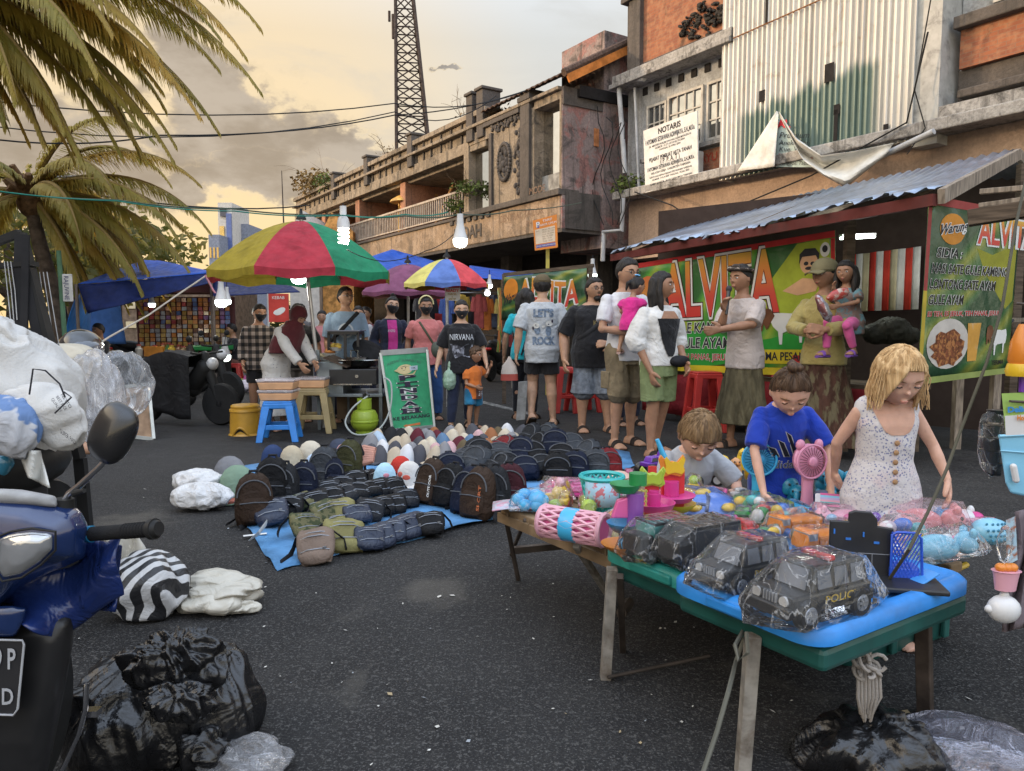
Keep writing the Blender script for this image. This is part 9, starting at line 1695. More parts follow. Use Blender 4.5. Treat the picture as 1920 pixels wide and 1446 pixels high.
def card(label,px,py,w,h,rz,lean,seed,z=TZ+.05):
 o=T('printed_card',label,'packaging',px,py,z,rz);Q=MR(lean,3,'X');f=lambda x,y,o_=0:Q@V((x,y,.0+o_));o.part('card',tWHT,lambda b:b.prism(roundrect(w,h,.012,3),lambda x,y,t_:f(x,y,t_+.006*sin(x*30)),.003),sf=0)
 rr_=RND(seed);cols=[tPNK,tTEL,tLPK,PL('lilac',(.45,.35,.55)),tBBL]
 b=MB()
 for k in rng(6): y=h*(-.36+.145*k);b.m=k%5;x0=-w*.42;x1=w*rr_.uniform(-.1,.12);poly(b,lambda x,y_:f(x,y_,.0105),[(x0,y-.006),(x1,y-.006),(x1,y+.009),(x0,y+.009)])
 for k in rng(7): b.m=(k+seed)%5;disc(b,lambda x,y_:f(x,y_,.0105),w*rr_.uniform(.16,.42),h*rr_.uniform(-.3,.3),.012,.009,10)
 b.B('print',cols,o.t,wd=0,sf=0)
 o.part('lettering',tPNK,lambda b:b.text('PLAY SET',.018,lambda x,y:f(w*.28+x,h*.05+y,.013),wid=w*.36,bold=.03),sf=0)
card('long white pink printed toy card leaning left before the blond girl',1590,945,.24,.11,-22,.35,1,TZ+.07);card('second white printed toy card bending down to the right',1655,962,.15,.10,-30,.3,2,TZ+.06);card('flat white printed card lying at the blond girl skirt',1690,955,.14,.09,-14,.15,3,TZ+.075)
def jeep(label,px,py,rz,sc,seed,box=False,mat=None,z=TZ+.035):
 o=T('toy_jeep' if not box else 'toy_box_truck',label,'toy truck',px,py,z,rz,sc);bm_=mat or M('jeep_black',(.02,.021,.024),.35,spec=.6)
 if not box:
  o.part('body',bm_,lambda b:(b.hexa([V(p) for p in((-.15,-.07,.035),(.15,-.07,.035),(.15,.07,.035),(-.15,.07,.035),(-.155,-.072,.09),(.15,-.072,.09),(.15,.072,.09),(-.155,.072,.09))]),b.hexa([V(p) for p in((-.085,-.069,.088),(.145,-.069,.088),(.145,.069,.088),(-.085,.069,.088),(-.06,-.058,.155),(.135,-.058,.155),(.135,.058,.155),(-.06,.058,.155))])),sf=0,bevel=.008)
  o.part('window',M('jeep_window',(.16,.17,.19),.2),lambda b:[b.hexa([V((x0,s_*.0705,.098)),V((x1,s_*.0705,.098)),V((x1,s_*.0685,.098)),V((x0,s_*.0685,.098)),V((x0+.004,s_*.0615,.145)),V((x1-.004,s_*.0615,.145)),V((x1-.004,s_*.0595,.145)),V((x0+.004,s_*.0595,.145))]) for s_ in(-1,1) for x0,x1 in((-.06,-.005),(.005,.06),(.07,.125))]+[b.hexa([V((-.0875,-.05,.095)),V((-.0855,-.05,.095)),V((-.0855,.05,.095)),V((-.0875,.05,.095)),V((-.0665,-.045,.145)),V((-.0645,-.045,.145)),V((-.0645,.045,.145)),V((-.0665,.045,.145))])],sf=0)
  o.part('bumper',tBLK,lambda b:(b.box((-.165,0,.05),(.02,.15,.03)),b.box((.158,0,.05),(.014,.14,.03))),bevel=.005);o.part('headlight',M('lamp_glass',(.45,.45,.45),.15),lambda b:[b.cyl((-.152,s_*.045,.075),(-.160,s_*.045,.075),.014) for s_ in(-1,1)]);o.part('grille',tGRY,lambda b:[b.box((-.157,-.02+.01*k,.075),(.006,.004,.028)) for k in rng(5)]);o.part('roof_light',tRED,lambda b:(b.box((.02,-.025,.162),(.025,.045,.014)),b.box((.02,.025,.162),(.025,.045,.014))),bevel=.004)
  o.part('lettering',M('jeep_gold',(.40,.27,.03),.5),lambda b:b.text('POLICE',.02,lambda x,y:V((.03+x,-.0735,.066+y)),wid=.13,bold=.02),sf=0)
 else:
  o.part('box',bm_,lambda b:(b.box((.03,0,.105),(.22,.14,.11)),),sf=0,bevel=.006);o.part('rack',tBLK,lambda b:[b.box((-.07+.04*k,0,.163),(.012,.13,.008)) for k in rng(6)]+[b.box((.03,s_*.068,.166),(.22,.008,.01)) for s_ in(-1,1)],sf=0);o.part('cab',tBLK,lambda b:b.box((-.115,0,.08),(.08,.13,.08)),sf=0,bevel=.012);o.part('chassis',tBLK,lambda b:b.box((0,0,.045),(.28,.10,.02)),sf=0)
 for x in(-.10,.10):
  for y in(-.068,.068): b=MB();Q=MR(R(90),3,'X');b.lathe([(.014,-.016),(.036,-.016),(.041,-.010),(.041,.010),(.036,.016),(.014,.016)],(x,y,.04),24,Q=Q);w_=b.B('wheel',tBLK,o.t,wd=0,ang=40);b=MB();b.lathe([(.001,-.014),(.022,-.0175),(.024,-.015),(.024,.015),(.022,.0175),(.001,.014)],(x,y,.04),20,Q=Q);[b.box((x,y+s_*.018,.04),(.038,.003,.006),MR(a,3,'Y')) for s_ in(-1,1) for a in(0,1.05,2.1)];b.B('rim',M('rim_silver',(.36,.38,.42),.3,metal=.5),w_,wd=0)
 hullbag(o.t,seed,CLB,1.03)
jeep('nearest black police toy jeep in a clear bag on the blue lid',1520,1150,28,.92,71,z=TZ+.05);jeep('second black police toy jeep in a clear bag behind the nearest',1395,1098,30,.86,72,z=TZ+.04);jeep('black toy box truck in a clear bag on the teal lid',1310,1058,28,.80,73,True,M('box_navy_black',(.03,.033,.042),.35),z=TZ+.03);jeep('teal topped toy truck in a clear bag at the left of the teal lid',1235,1042,28,.72,74,True,M('box_teal',(.05,.20,.19),.35),z=TZ+.03)
o=T('black_panel','black plastic panel with notched top standing on the blue lid','toy part',1612,1085,TZ+.045,-12);W2=.17;o.part('panel',tBLK,lambda b:b.prism([(-W2/2,0),(W2/2,0),(W2/2,.15),(.042,.155),(.042,.175),(.025,.195),(-.02,.197),(-.035,.19),(-.035,.165),(-W2/2,.165)],lambda x,y,t_:V((x,t_,y)),.012),sf=0,bevel=.003);o.part('blue_tab',tBLU,lambda b:[b.box((x,-.002,z),(w,.004,h)) for x,z,w,h in((-.073,.135,.004,.014),(-.035,.115,.014,.006),(.005,.13,.004,.014),(.04,.108,.014,.006))],sf=0);o.part('seam',tGRY,lambda b:(b.box((-.0,-.001,.075),(.16,.002,.0015)),b.box((-.02,-.001,.04),(.0015,.002,.07)),b.box((.03,-.001,.04),(.0015,.002,.07))),sf=0);o.part('base_tray',tBLK,lambda b:b.box((.06,-.04,.008),(.28,.14,.014)),sf=0,bevel=.004)
o=T('mesh_bin','royal blue mesh desk bin behind the black panel','bin',1690,1090,TZ+.04,-12);rbm=PL('royal_blue',(.02,.08,.50))
def meshbin(b):
 w,h=.075,.15
 for k in rng(-8,9):
  for s_ in(-1,1):
   pts=[]
   for j in rng(13):
    z=h*j/12;x=-w/2+ (k/8)*w+s_*z*.5+w/2*0
    if -w/2<=x<=w/2: pts.append(V((x,-.03,z)))
   if len(pts)>1: b.tu(pts,.0022,4)
 b.tu([(-w/2,-.03,0),(-w/2,-.03,h*.95),(-w/2+.012,-.03,h),(w/2-.012,-.03,h),(w/2,-.03,h*.9),(w/2+.008,-.03,0)],.004,6)
o.part('mesh',rbm,meshbin);o.part('solid_base',rbm,lambda b:b.box((0,0,.025),(.078,.062,.05)),sf=0,bevel=.006)
o=T('toy_scoop','flat blue plastic scoop lying beside the mesh bin','toy',1728,1095,TZ+.05,20);o.part('blade',PL('scoop_blue',(.05,.25,.62)),lambda b:b.box((0,0,.015),(.09,.045,.006),MR(-.35,3,'Y')),sf=0,bevel=.003);o.part('handle',PL('scoop_blue',(.05,.25,.62)),lambda b:b.box((-.06,0,-.004),(.06,.016,.006),MR(-.35,3,'Y')),sf=0)
o=T('clear_bag','clear bag with yellow price card drooping over the left table edge','bag',1145,1020,TZ,0);o.part('price_card',M('card_yellow',(.60,.52,.28),.6),lambda b:b.box((.0,.02,.03),(.06,.005,.05),MR(-.7,3,'X')),sf=0);o.bag((.11,.08,.05),(-.02,.02,.02),81)
b=MB();b.tu([D(1925,330,2.5),D(1905,420,2.35),D(1880,570,2.2),D(1850,680,2.15),D(1800,810,2.1),D(1775,880,2.05),D(1740,960,1.98),D(1705,1030,1.92),G(1665,1090,TZ+.05)],.0045,6);tag(b.B('hanging_cable',M('cable_olive',(.07,.065,.045),.5)),'thin dark cable hanging from the upper right down onto the toys','cable')
b=MB();b.tu([G(1415,1145,TZ+.02),G(1408,1165,.40),G(1380,1240,.30),D(1365,1300,1.75),D(1345,1370,1.72),D(1318,1450,1.68)],.006,6);b.tu([G(1400,1170,.39),D(1378,1210,1.8),D(1385,1238,1.78),D(1402,1225,1.78),D(1400,1185,1.8)],.0055,6);tag(b.B('hanging_cable',M('cable_grey_green',(.12,.12,.10),.55)),'grey green cord looped over the front edge of the blue lid','cable')
rc_=RND(14);cR=D(1628,1262,1.85);t=thing('rope_bundle','knotted bundle of pale rope hanging under the blue lid','rope',cR);ROPE=M('pale_braided_rope',(.30,.27,.24),.85,bump=.7,bs=160);b=MB();b.tu([cR+V((.01,0,.20)),cR+V((0,0,.05))],.006,8)
for k in rng(13):
 a=rc_.uniform(0,6.28);pts=[];ax=V((rc_.gauss(0,1),rc_.gauss(0,1),rc_.gauss(0,1))).normalized();e1=ax.orthogonal().normalized();e2=ax.cross(e1);r_=rc_.uniform(.014,.028);c=cR+V((rc_.uniform(-.025,.025),rc_.uniform(-.015,.015),rc_.uniform(-.0,.04)))
 b.tu([c+e1*r_*cos(a+i*.6)+e2*r_*sin(a+i*.6) for i in rng(10)],.0052,7)
for k in rng(7): x=-.027+.009*k;b.tu([cR+V((x,0,.02)),cR+V((x*1.1,-.01,-.06)),cR+V((x*.6,0,-.11-.01*(k%3))),cR+V((x*.6+.012,.01,-.06)),cR+V((x+.01,.012,.01))],.0045,7)
b.B('coil',ROPE,t)
GBG=M('black_bin_bag',(.010,.010,.011),.28,folds=.9,fs=7,spec=.6,bump=.3,bs=30)
p=G(1655,1455);tag(AB('bin_bag',GBG,c=(p.x,p.y+.06,.04),r=(.17,.13,.10),seed=61,amp=.28,k=3,flat=.003,pleat=.2),'crumpled black plastic bag on the ground beneath the rope bundle','bag');p=G(1830,1440);tag(AB('clear_sheet',film('grey_clear_sheet',(.5,.5,.6),.10,10,.15),c=(p.x+.04,p.y+.02,.03),r=(.20,.12,.07),seed=62,amp=.25,k=2.6,flat=.003,Q=MR(-.4,3,'Z')),'crumpled clear plastic sheet on the ground at the lower right corner','sheet')
HX=2.05
t=thing('display_stand','thin dark stand at the right frame edge hung with toys','stand',(D(1995,700,HX).x,HX+.02,0));b=MB();x=D(1995,700,HX).x;b.tu([(x,HX+.02,0),(x,HX+.02,1.9)],.012,8);b.B('pole',IRN,t);b=MB();
for z in(.62,.98,1.25): b.tu([(x,HX+.02,z),(x-.16,HX-.02,z+.01)],.004,6)
b.B('hook',IRN,t)
t=thing('toy_kitchen','blue toy refrigerator pack with green header card hanging at the right edge','toy',D(1900,860,HX));f=lambda px,py,o=0:D(px,py,HX-o)
b=MB();b.prism([(1872,818),(1935,815),(1945,935),(1895,925),(1885,905)],lambda x,y,t_:f(x,y,-t_),.05);b.B('case',PL('fridge_blue',(.20,.48,.66)),t,sf=0,bevel=.006);b=MB();b.prism([(1878,738),(1940,735),(1942,815),(1886,818)],lambda x,y,t_:f(x,y,-t_+.002),.004);b.B('header_card',M('card_green',(.30,.45,.12),.5),t,sf=0);b=MB();b.prism([(1884,780),(1941,776),(1942,815),(1886,818)],lambda x,y,t_:f(x,y,-t_+.004),.002);b.B('card_white',tWHT,t,sf=0)
b=MB();b.text('Delica',10,lambda x,y:f(1911+x,768-y+x*-.05,.008),bold=.05,wid=44);b.B('lettering',PL('card_blue',(.03,.22,.52)),t,sf=0);b=MB();b.text('Home',9,lambda x,y:f(1920+x,784-y,.010),bold=.05,wid=26);b.B('orange_lettering',tORG,t,sf=0)
b=MB();b.limb([f(1900,875,.012),f(1905,900,.012)],[.009,.009],8);b.B('handle',tWHT,t);b=MB();b.tu([f(1873,818),f(1935,815)],.005,6);b.tu([f(1876,845,.004),f(1937,850,.004)],.002,5);b.B('seam',tBBL,t)
t=thing('toy_set','stack of black toy cups in clear film hanging left of the blue toy pack','toy',D(1865,830,HX+.1));b=MB()
for k,(px,py,r_) in enumerate([(1866,780,.022),(1862,808,.026),(1858,832,.03),(1860,856,.026),(1868,880,.016)]): c=D(px,py,HX+.1);b.lathe([(.001,-.018),(r_*.8,-.018),(r_,.014),(r_*1.05,.018),(.001,.018)],c,18)
b.B('cup',tBLK,t);me=blob(D(1863,828,HX+.1),(.045,.035,.10),91,.1,3,4);me.materials.append(CLR);me.transform(wmat(t).inverted());link('wrapper',me,t,True,ang=180)
t=thing('toy_icecream','orange and yellow cone shaped sweet toy hanging at the right edge','toy',D(1916,650,HX));b=MB();b.lathe([(.02,-.06),(.035,-.03),(.03,.02),(.012,.07)],D(1917,655,HX),16);b.B('cone',tORG,t);b=MB();b.lathe([(.036,-.075),(.04,-.06),(.034,-.04)],D(1917,655,HX),16);b.B('rim',tYEL,t);b=MB();b.tu([D(1917,700,HX),D(1916,735,HX)],.008,8);b.B('stem',tPUR,t)
GCL=M('grey_mauve_cloth',(.17,.14,.155),.85,folds=.6,fs=6);b=MB();b.grid(lambda u,v:D(1905+40*u-22*v*v+(1-u)*6*sin(v*6),960+225*v-10*u,HX-.12-.02*sin(u*9+v*3)),8,18);tag(b.B('hanging_cloth',GCL,solid=.008),'grey mauve cloth hanging down the lower right edge','cloth')
t=thing('toy_basket','pink mini basket with orange fruit hanging before the grey mauve cloth','toy',D(1882,1085,HX-.15));c=D(1886,1085,HX-.16);b=MB();b.loft([[c+V((w*cos(a),w*.7*sin(a),z)) for a in [2*pi*k/16 for k in rng(16)]] for w,z in((.026,-.03),(.03,.0),(.034,.02),(.038,.022))]);b.B('basket',tLPK,t);b=MB();[b.ell(c+V((-.015+.015*k,0,.03)),(.014,.014,.012)) for k in rng(3)];b.B('fruit',tORG,t)
t=thing('toy_kitten','white kitten shaped toy hanging under the pink mini basket','toy',D(1880,1140,HX-.15));c=D(1882,1142,HX-.16);b=MB();b.ell(c,(.042,.032,.038));b.ell(c+V((-.035,0,.0)),(.015,.012,.012));b.ell(c+V((0,0,.036)),(.012,.01,.014));b.B('body',tWHT,t);t=thing('toy_blister','brown doll blister card hanging above the pink mini basket','toy',D(1890,1020,HX-.15));b=MB();b.prism([(1886,975),(1904,968),(1908,1050),(1888,1060)],lambda x,y,t_:D(x,y,HX-.15+t_),.006);b.B('card',M('card_sky_brown',(.35,.50,.60),.5,col2=(.30,.13,.08),c2s=30),t,sf=0);me=blob(D(1884,1020,HX-.16),(.018,.018,.05),95,.1,3,4);me.materials.append(CLR);me.transform(wmat(t).inverted());link('wrapper',me,t,True,ang=180)
SD_=1.32
def f(px,py,d=0.): return D(px,py,SD_+d)
SBL=M('scooter_blue',(.009,.024,.09),.22,coat=.6,var=.1,spec=.6);SGR=M('scooter_grey_plastic',(.035,.036,.038),.5,bump=.15,bs=200);CHR=M('chrome',(.55,.55,.57),.12,metal=1.0);BPL=M('black_plastic',(.02,.02,.02),.5)
sc_=thing('motor_scooter','dark blue scooter front with mirror and handlebar grip in the lower left corner','motorbike',(D(40,1300,SD_).x,SD_+.1,0))
def skinpoly(outline,d_front,depth,name,mat,bulge=.04,parent=sc_,vox=.006):
 n=len(outline);cx=sum(p[0] for p in outline)/n;cy=sum(p[1] for p in outline)/n;b=MB();rg=[]
 for k,dd in((.02,d_front-bulge),(.55,d_front-bulge*.9),(.82,d_front-bulge*.55),(.96,d_front-.008),(1.0,d_front+.01),(.99,d_front+depth)): rg.append([f(cx+(x-cx)*k,cy+(y-cy)*k,dd) for x,y in outline])
 b.loft(rg);me=remesh(b,vox,4,.5);me.materials.append(mat);me.transform(wmat(parent).inverted());return link(name,me,parent,True,ang=180)
skinpoly([(-160,905),(-40,915),(60,925),(150,955),(165,985),(160,1045),(125,1062),(90,1075),(40,1100),(0,1135),(-90,1150),(-160,1120)],0.,.16,'headlight_cowl',SBL,.07)
skinpoly([(-6,1010),(20,1000),(60,995),(100,1000),(100,1030),(75,1055),(40,1078),(5,1085),(-12,1060)],-.062,.03,'headlight',M('headlight_lens',(.42,.43,.44),.08,metal=.6,coat=1,bump=.3,bs=25),.02,vox=.004)
b=MB();pts=[f(x,y,-.075) for x,y in((-8,1008),(20,997),(60,991),(104,997),(104,1032),(77,1059),(41,1083),(4,1090),(-14,1062),(-8,1008))];b.tu(pts,.0022,6);b.B('lens_rim',BPL,sc_)
skinpoly([(-150,895),(-30,915),(40,918),(105,930),(112,952),(40,950),(-60,948),(-150,935)],-.02,.12,'dash_cover',M('grey_scuffed_plastic',(.30,.30,.30),.5,dirt=.4,vs=30),.03)
b=MB();ga=f(165,1002,.02);gb=f(288,992,-.02);b.tu([ga,gb],[.0135,.0135],20);gd_=(gb-ga).normalized();grip=b.B('grip',M('rubber_black',(.016,.016,.017),.75,bump=.6,bs=320),sc_)
b=MB()
for k in rng(9): p=ga.lerp(gb,.58+.045*k);b.tu([p-gd_*.0008,p+gd_*.0008],.0145,18)
b.B('grip_ridge',M('rubber_black',(.016,.016,.017)),grip);b=MB();b.tu([gb-gd_*.005,gb+gd_*.004],.019,20);b.tu([gb+gd_*.003,gb+gd_*.012],[.017,.013],20);b.B('grip_end',BPL,grip)
b=MB();b.tu([ga-gd_*.002,ga+gd_*.010],.0155,20);b.B('anodised_ring',M('anodised_blue',(.03,.28,.55),.3,metal=.6),sc_)
mcn=f(212,812,-.02);b=MB();Qm=MR(R(12),3,'Y')@MR(R(-20),3,'Z');b.ell(mcn,(.041,.024,.056),Q=MR(R(28),3,'Y')@MR(R(-15),3,'Z'),nu=28,nv=18,fn=lambda d:(abs(d.x)**3+abs(d.z)**3+abs(d.y)**2)**(-.28));b.B('mirror_shell',M('mirror_black',(.012,.012,.013),.28,coat=.4),sc_)
b=MB();b.tu([f(203,858,-.01),f(185,878,-.01),f(150,910,0),f(130,925,.0),f(122,940,.0)],[.0055,.0055,.006,.006,.007],10);b.B('mirror_stalk',CHR,sc_);b=MB();b.cyl(f(121,935,0),f(120,972,0),.016,.018,16);b.tu([f(140,925,.0),f(158,920,-.02)],[.007,.004],8);b.B('stalk_base',BPL,sc_)
skinpoly([(-160,1120),(0,1128),(100,1130),(140,1150),(138,1200),(120,1300),(100,1400),(78,1500),(-160,1500)],.06,.10,'front_body',M('scooter_black_plastic',(.014,.014,.015),.42),.05,vox=.008)
skinpoly([(-160,1140),(20,1135),(52,1140),(45,1165),(30,1195),(-160,1200)],-.012,.05,'badge_panel',SBL,.015)
b=MB();b.prism([(-120,1195),(42,1200),(46,1208),(34,1330),(26,1342),(-120,1338)],lambda x,y,t_:f(x,y,-.02+t_),.004);npl=b.B('number_plate',M('plate_black',(.02,.02,.022),.4),sc_,sf=0);b=MB();b.tu([f(x,y,-.022) for x,y in((-120,1197),(42,1201),(45,1209),(33,1330),(25,1341),(-120,1337))],.002,6);b.text('DK 2419 P',38,lambda x,y:f(-42+x,1238-y,-.0225),wid=140,bold=.02);b.text('04 . 25 D',30,lambda x,y:f(-35+x,1308-y,-.0225),wid=120,bold=.02);b.B('plate_lettering',M('plate_silver',(.35,.36,.38),.5),npl,sf=0)
b=MB();b.tu([f(162,1282,.05),f(160,1330,.04),f(148,1375,.04),f(128,1420,.03),f(105,1470,.02)],.0075,10,flat=.6);b.box(f(172,1335,.06),(.03,.02,.012));b.B('crash_bar',CHR,sc_)
b=MB()
def cov(u,v):
 x=-160+385*u;top=1060+25*sin(u*4)-70*max(0,u-.75)*4*.6;bot=1130+55*u*(1-u)*1.5+20*sin(u*11)+(30*sin(u*3));y=top+(bot-top)*v
 return f(x+(8*sin(v*5+u*9)),y,.01+.05*u-.05*sin(v*3.0+u*7)*.6-.04*sin(u*14)*v)
b.grid(cov,44,14);b.grid(lambda u,v:f(150+78*u-12*v*u,1005+ (18*u)+(135-10*u)*v,.06+.02*sin(u*6+v*5)),14,12);b.B('rain_cover',M('rain_cover_blue',(.012,.028,.13),.3,var=.2,folds=.7,fs=9,spec=.6),sc_,solid=.004)
b=MB();Qw=MR(R(90),3,'Y');b.lathe([(.18,-.045),(.25,-.045),(.27,-.02),(.27,.02),(.25,.045),(.18,.045)],(D(-260,1300,SD_).x,SD_+.32,.272),32,Q=Qw);b.B('front_wheel',BPL,sc_)
STRM=None
def stripem():
 m,t,b,o=newmat('black_white_stripe');ob=t.n('ShaderNodeTexCoord').outputs['Object'];sp=t.n('ShaderNodeSeparateXYZ');t.set(sp.inputs[0],t.mapping(ob,(1,1,1),(0,0,0),(.3,-.55,.5)))
 s_=t.math('SINE',t.math('ADD',t.math('MULTIPLY',sp.outputs[0],150.),t.math('MULTIPLY',t.noise(ob,7,3),3.)));t.set(b.inputs['Base Color'],t.mix(t.mapr(s_,-.1,.1),(.02,.02,.022),(.50,.50,.50)));b.inputs['Roughness'].default_value=.35;bumpn(t,b,t.noise(ob,14,4,.6,1.),.6,.02);return m
c=G(255,1175);tag(AB('striped_bag',stripem(),c=(c.x,c.y+.10,.13),r=(.17,.13,.15),seed=101,amp=.14,k=2.6,flat=.004),'black and white striped plastic bag on the ground behind the scooter','bag')
b=MB();b.grid(lambda u,v:G(238,1150)+V((-.10+.16*u+.03*sin(v*5),.02-.03*sin(u*8+v*4),.34-.26*v*(1+.1*sin(u*9)))),16,16);tag(b.B('white_film',film('milky_film',(.85,.82,.74),.55,12,.3),solid=.003),'milky torn plastic film hanging over the striped bag','sheet')
TPW=M('milky_tarp',(.47,.44,.37),.4,folds=.8,fs=7,spec=.6);p=G(390,1160);t=thing('folded_sheet','folded pale translucent tarpaulin heap on the asphalt right of the striped bag','sheet',(p.x,p.y+.1,0))
for i,(dx,dy,z,rx,ry,rz_,s_) in enumerate([(0,0,.05,.17,.13,.055,111),(.03,.02,.085,.14,.11,.04,112),(-.02,.05,.11,.13,.09,.035,113),(.10,-.05,.03,.10,.05,.03,114)]): AB('fold',TPW,t,c=(p.x+dx,p.y+.1+dy,z),r=(rx,ry,rz_),seed=s_,amp=.22,k=2.6,flat=.003+.002*i,sub=5)
t=thing('bin_bag','big tied black bin bag with shiny folds in the lower left foreground','bag',(G(330,1440).x,G(330,1440).y+.1,0));q0=G(215,1440);
AB('bag_body',GBG,t,c=(q0.x+.02,q0.y+.12,.09),r=(.21,.18,.17),seed=121,amp=.13,k=3,flat=.004,sub=6,pleat=.16);q1=G(385,1400);AB('bag_body',GBG,t,c=(q1.x+.0,q1.y+.05,.10),r=(.14,.14,.16),seed=122,amp=.14,k=3,flat=.004,sub=6,pleat=.16);q2=D(335,1235,1.75);AB('tied_top',GBG,t,c=(q2.x-.0,q2.y,q2.z-.005),r=(.12,.07,.065),seed=123,amp=.34,k=4,sub=6,pleat=.45);AB('knot',GBG,t,c=(q2.x+.04,q2.y-.08,q2.z-.06),r=(.075,.05,.045),seed=124,amp=.3,k=4,sub=5,pleat=.25)
p=G(450,1440);tag(AB('clear_sheet',film('dark_clear',(.6,.6,.62),.2,10,.15),c=(p.x,p.y,.025),r=(.12,.07,.05),seed=126,amp=.25,k=3,flat=.003),'scrap of clear plastic beside the black bin bag','sheet');p=G(395,1430);tag(AB('bin_bag',GBG,c=(p.x,p.y-.03,.05),r=(.07,.06,.07),seed=127,amp=.3,k=3,flat=.003),'small crumpled black bag end in front of the big bin bag','bag')
WSK=M('white_woven_sack',(.50,.49,.47),.55,var=.08,folds=.7,fs=5,bump=.35,bs=130)
ws=thing('woven_sack','big white woven sack with faded printing tied on a motorbike at the left edge','sack',D(40,800,2.7));c=D(20,745,2.75);AB('sack_body',WSK,ws,c=(c.x-.02,c.y,c.z),r=(.26,.22,.25),seed=131,amp=.15,k=3.4,sub=6,Q=MR(R(30),3,'Y'))
c2=D(80,775,2.56);AB('sack_flap',WSK,ws,c=(c2.x,c2.y,c2.z),r=(.15,.07,.10),seed=132,amp=.22,k=2.3,sub=5,Q=MR(R(38),3,'Y'));c3=D(5,640,2.75);AB('sack_neck',WSK,ws,c=(c3.x,c3.y,c3.z),r=(.09,.08,.08),seed=133,amp=.25,k=2.5,sub=5)
c4=D(30,800,2.48);AB('blue_striped_fold',M('sack_blue_print',(.46,.47,.50),.55,col2=(.12,.20,.38),c2=(.52,.56),c2s=6,folds=.6),ws,c=(c4.x-.02,c4.y,c4.z),r=(.10,.06,.11),seed=134,amp=.2,k=2.5,sub=5)
b=MB();f2=lambda px,py:D(px,py,2.475);b.tu([f2(55,740),f2(62,692),f2(85,695),f2(112,720),f2(122,745)],.003,5);b.tu([f2(103,775),f2(134,745),f2(120,735)],.003,5)
for i,s_ in enumerate(['QUALITY','BEST RICE','NETTO']): b.text(s_,6,lambda x,y:f2(112+9*i-6+x*.5+y*.7,760-4*i+x*.75-y*.6),wid=34)
b.text('SUPER PADI',9,lambda x,y:D(128+x*.7,820+x*.55-y,2.45),wid=42);b.B('sack_print',INK,ws,sf=0)
b=MB();b.grid(lambda u,v:D(35+40*u+18*v,845+70*v-20*v*(1-u),2.5+.03*sin(u*7+v*4)),10,10);tag(b.B('white_cloth',M('white_banner_cloth',(.6,.6,.57)),solid=.005),'white cloth strip dangling below the woven sack','cloth')
t=thing('parked_motorbike','dark motorbike with teal fairing under the white woven sack','motorbike',(D(0,900,2.7).x,2.75,0));b=MB();b.ell(D(5,870,2.75),(.20,.30,.12));b.B('seat',BPL,t);skinpoly([(-70,840),(20,848),(30,870),(10,900),(-70,905)],1.25,.15,'fairing',M('fairing_teal',(.03,.16,.25),.25,coat=.5),.04,t,.012);b=MB();b.lathe([(.2,-.05),(.27,-.045),(.295,0),(.27,.045),(.2,.05)],(D(-20,900,2.7).x,2.95,.297),32,Q=MR(R(90),3,'Y'));b.B('wheel',BPL,t);b=MB();b.box(D(10,915,2.75),(.16,.3,.2));b.B('engine',SGR,t,bevel=.03,sf=0)
t=thing('bag_rack','tall black rack with straps and a hanging pouch at the left edge','rack',(D(130,900,3.1).x,3.1,0));RD=3.1;b=MB();b.beam(D(38,437,RD),D(150,860,RD),.045,.03);b.beam(D(38,437,RD),D(-60,475,RD),.03,.03);b.beam(D(150,860,RD),V((D(165,900,RD).x,RD,0)),.045,.03);b.beam(D(-20,500,RD),D(65,495,RD),.06,.02);b.B('frame',BPL,t,sf=0);b=MB();b.beam(D(42,440,RD-.02),D(35,620,RD-.02),.06,.008);b.beam(D(48,470,RD-.03),D(45,640,RD-.03),.03,.008);b.beam(D(52,540,RD-.02),D(72,640,RD-.02),.04,.008);b.B('strap',M('pack_webbing',(.02,.02,.022),.8),t,sf=0);b=MB();b.prism([(76,650),(108,640),(128,690),(108,696),(82,668)],lambda x,y,t_:D(x,y,RD-.05+t_),.06);b.B('pouch',BD,t,sf=0,bevel=.015)
b=MB();[b.tu([D(8+6*k,490,RD-.03),D(14+7*k,545,RD-.03),D(20+6*k,600,RD-.03)],.002,5) for k in rng(3)];[b.tu([D(60+7*k,510,RD+.05),D(75+9*k,650,RD+.05)],.002,5) for k in rng(5)];b.B('hanging_cord',M('white_cord',(.4,.4,.4),.7),t)
c=D(95,680,4.2);tag(AB('cloth_bundle',M('cream_bundle',(.45,.41,.33),.8,folds=.6,fs=6),c=(c.x+.05,c.y,c.z-.0),r=(.20,.16,.12),seed=141,amp=.15,k=2.3),'cream cloth bundle behind the black bag rack','bundle');c=D(165,705,4.1);tag(AB('plastic_wrapped_goods',film('silver_wrap',(.8,.8,.82),.26,9,.2),c=(c.x+.03,c.y,c.z-.12),r=(.15,.14,.24),seed=142,amp=.16,k=3.4,sub=6),'silvery plastic wrapped load beside the bag rack','bundle');c=D(225,700,5.2);tag(AB('plastic_wrapped_goods',film('grey_wrap',(.7,.72,.75),.16,8,.15),c=(c.x,c.y,c.z-.08),r=(.20,.18,.22),seed=143,amp=.18,k=3.4,sub=6),'translucent plastic covered handlebars left of the black draped motorbike','bundle')
c=D(152,655,4.9);t=thing('helmet','glossy black helmet resting on the wrapped load','helmet',c);b=MB();b.ell(c,(.135,.15,.135),fn=lambda d:1 if d.z>-.6 else .9);b.B('shell',M('helmet_black',(.02,.022,.025),.15,coat=.8),t);b=MB();b.ell(c+V((.03,-.035,.0)),(.12,.125,.075));b.B('visor',M('visor_smoke',(.06,.07,.09),.08,coat=1),t)
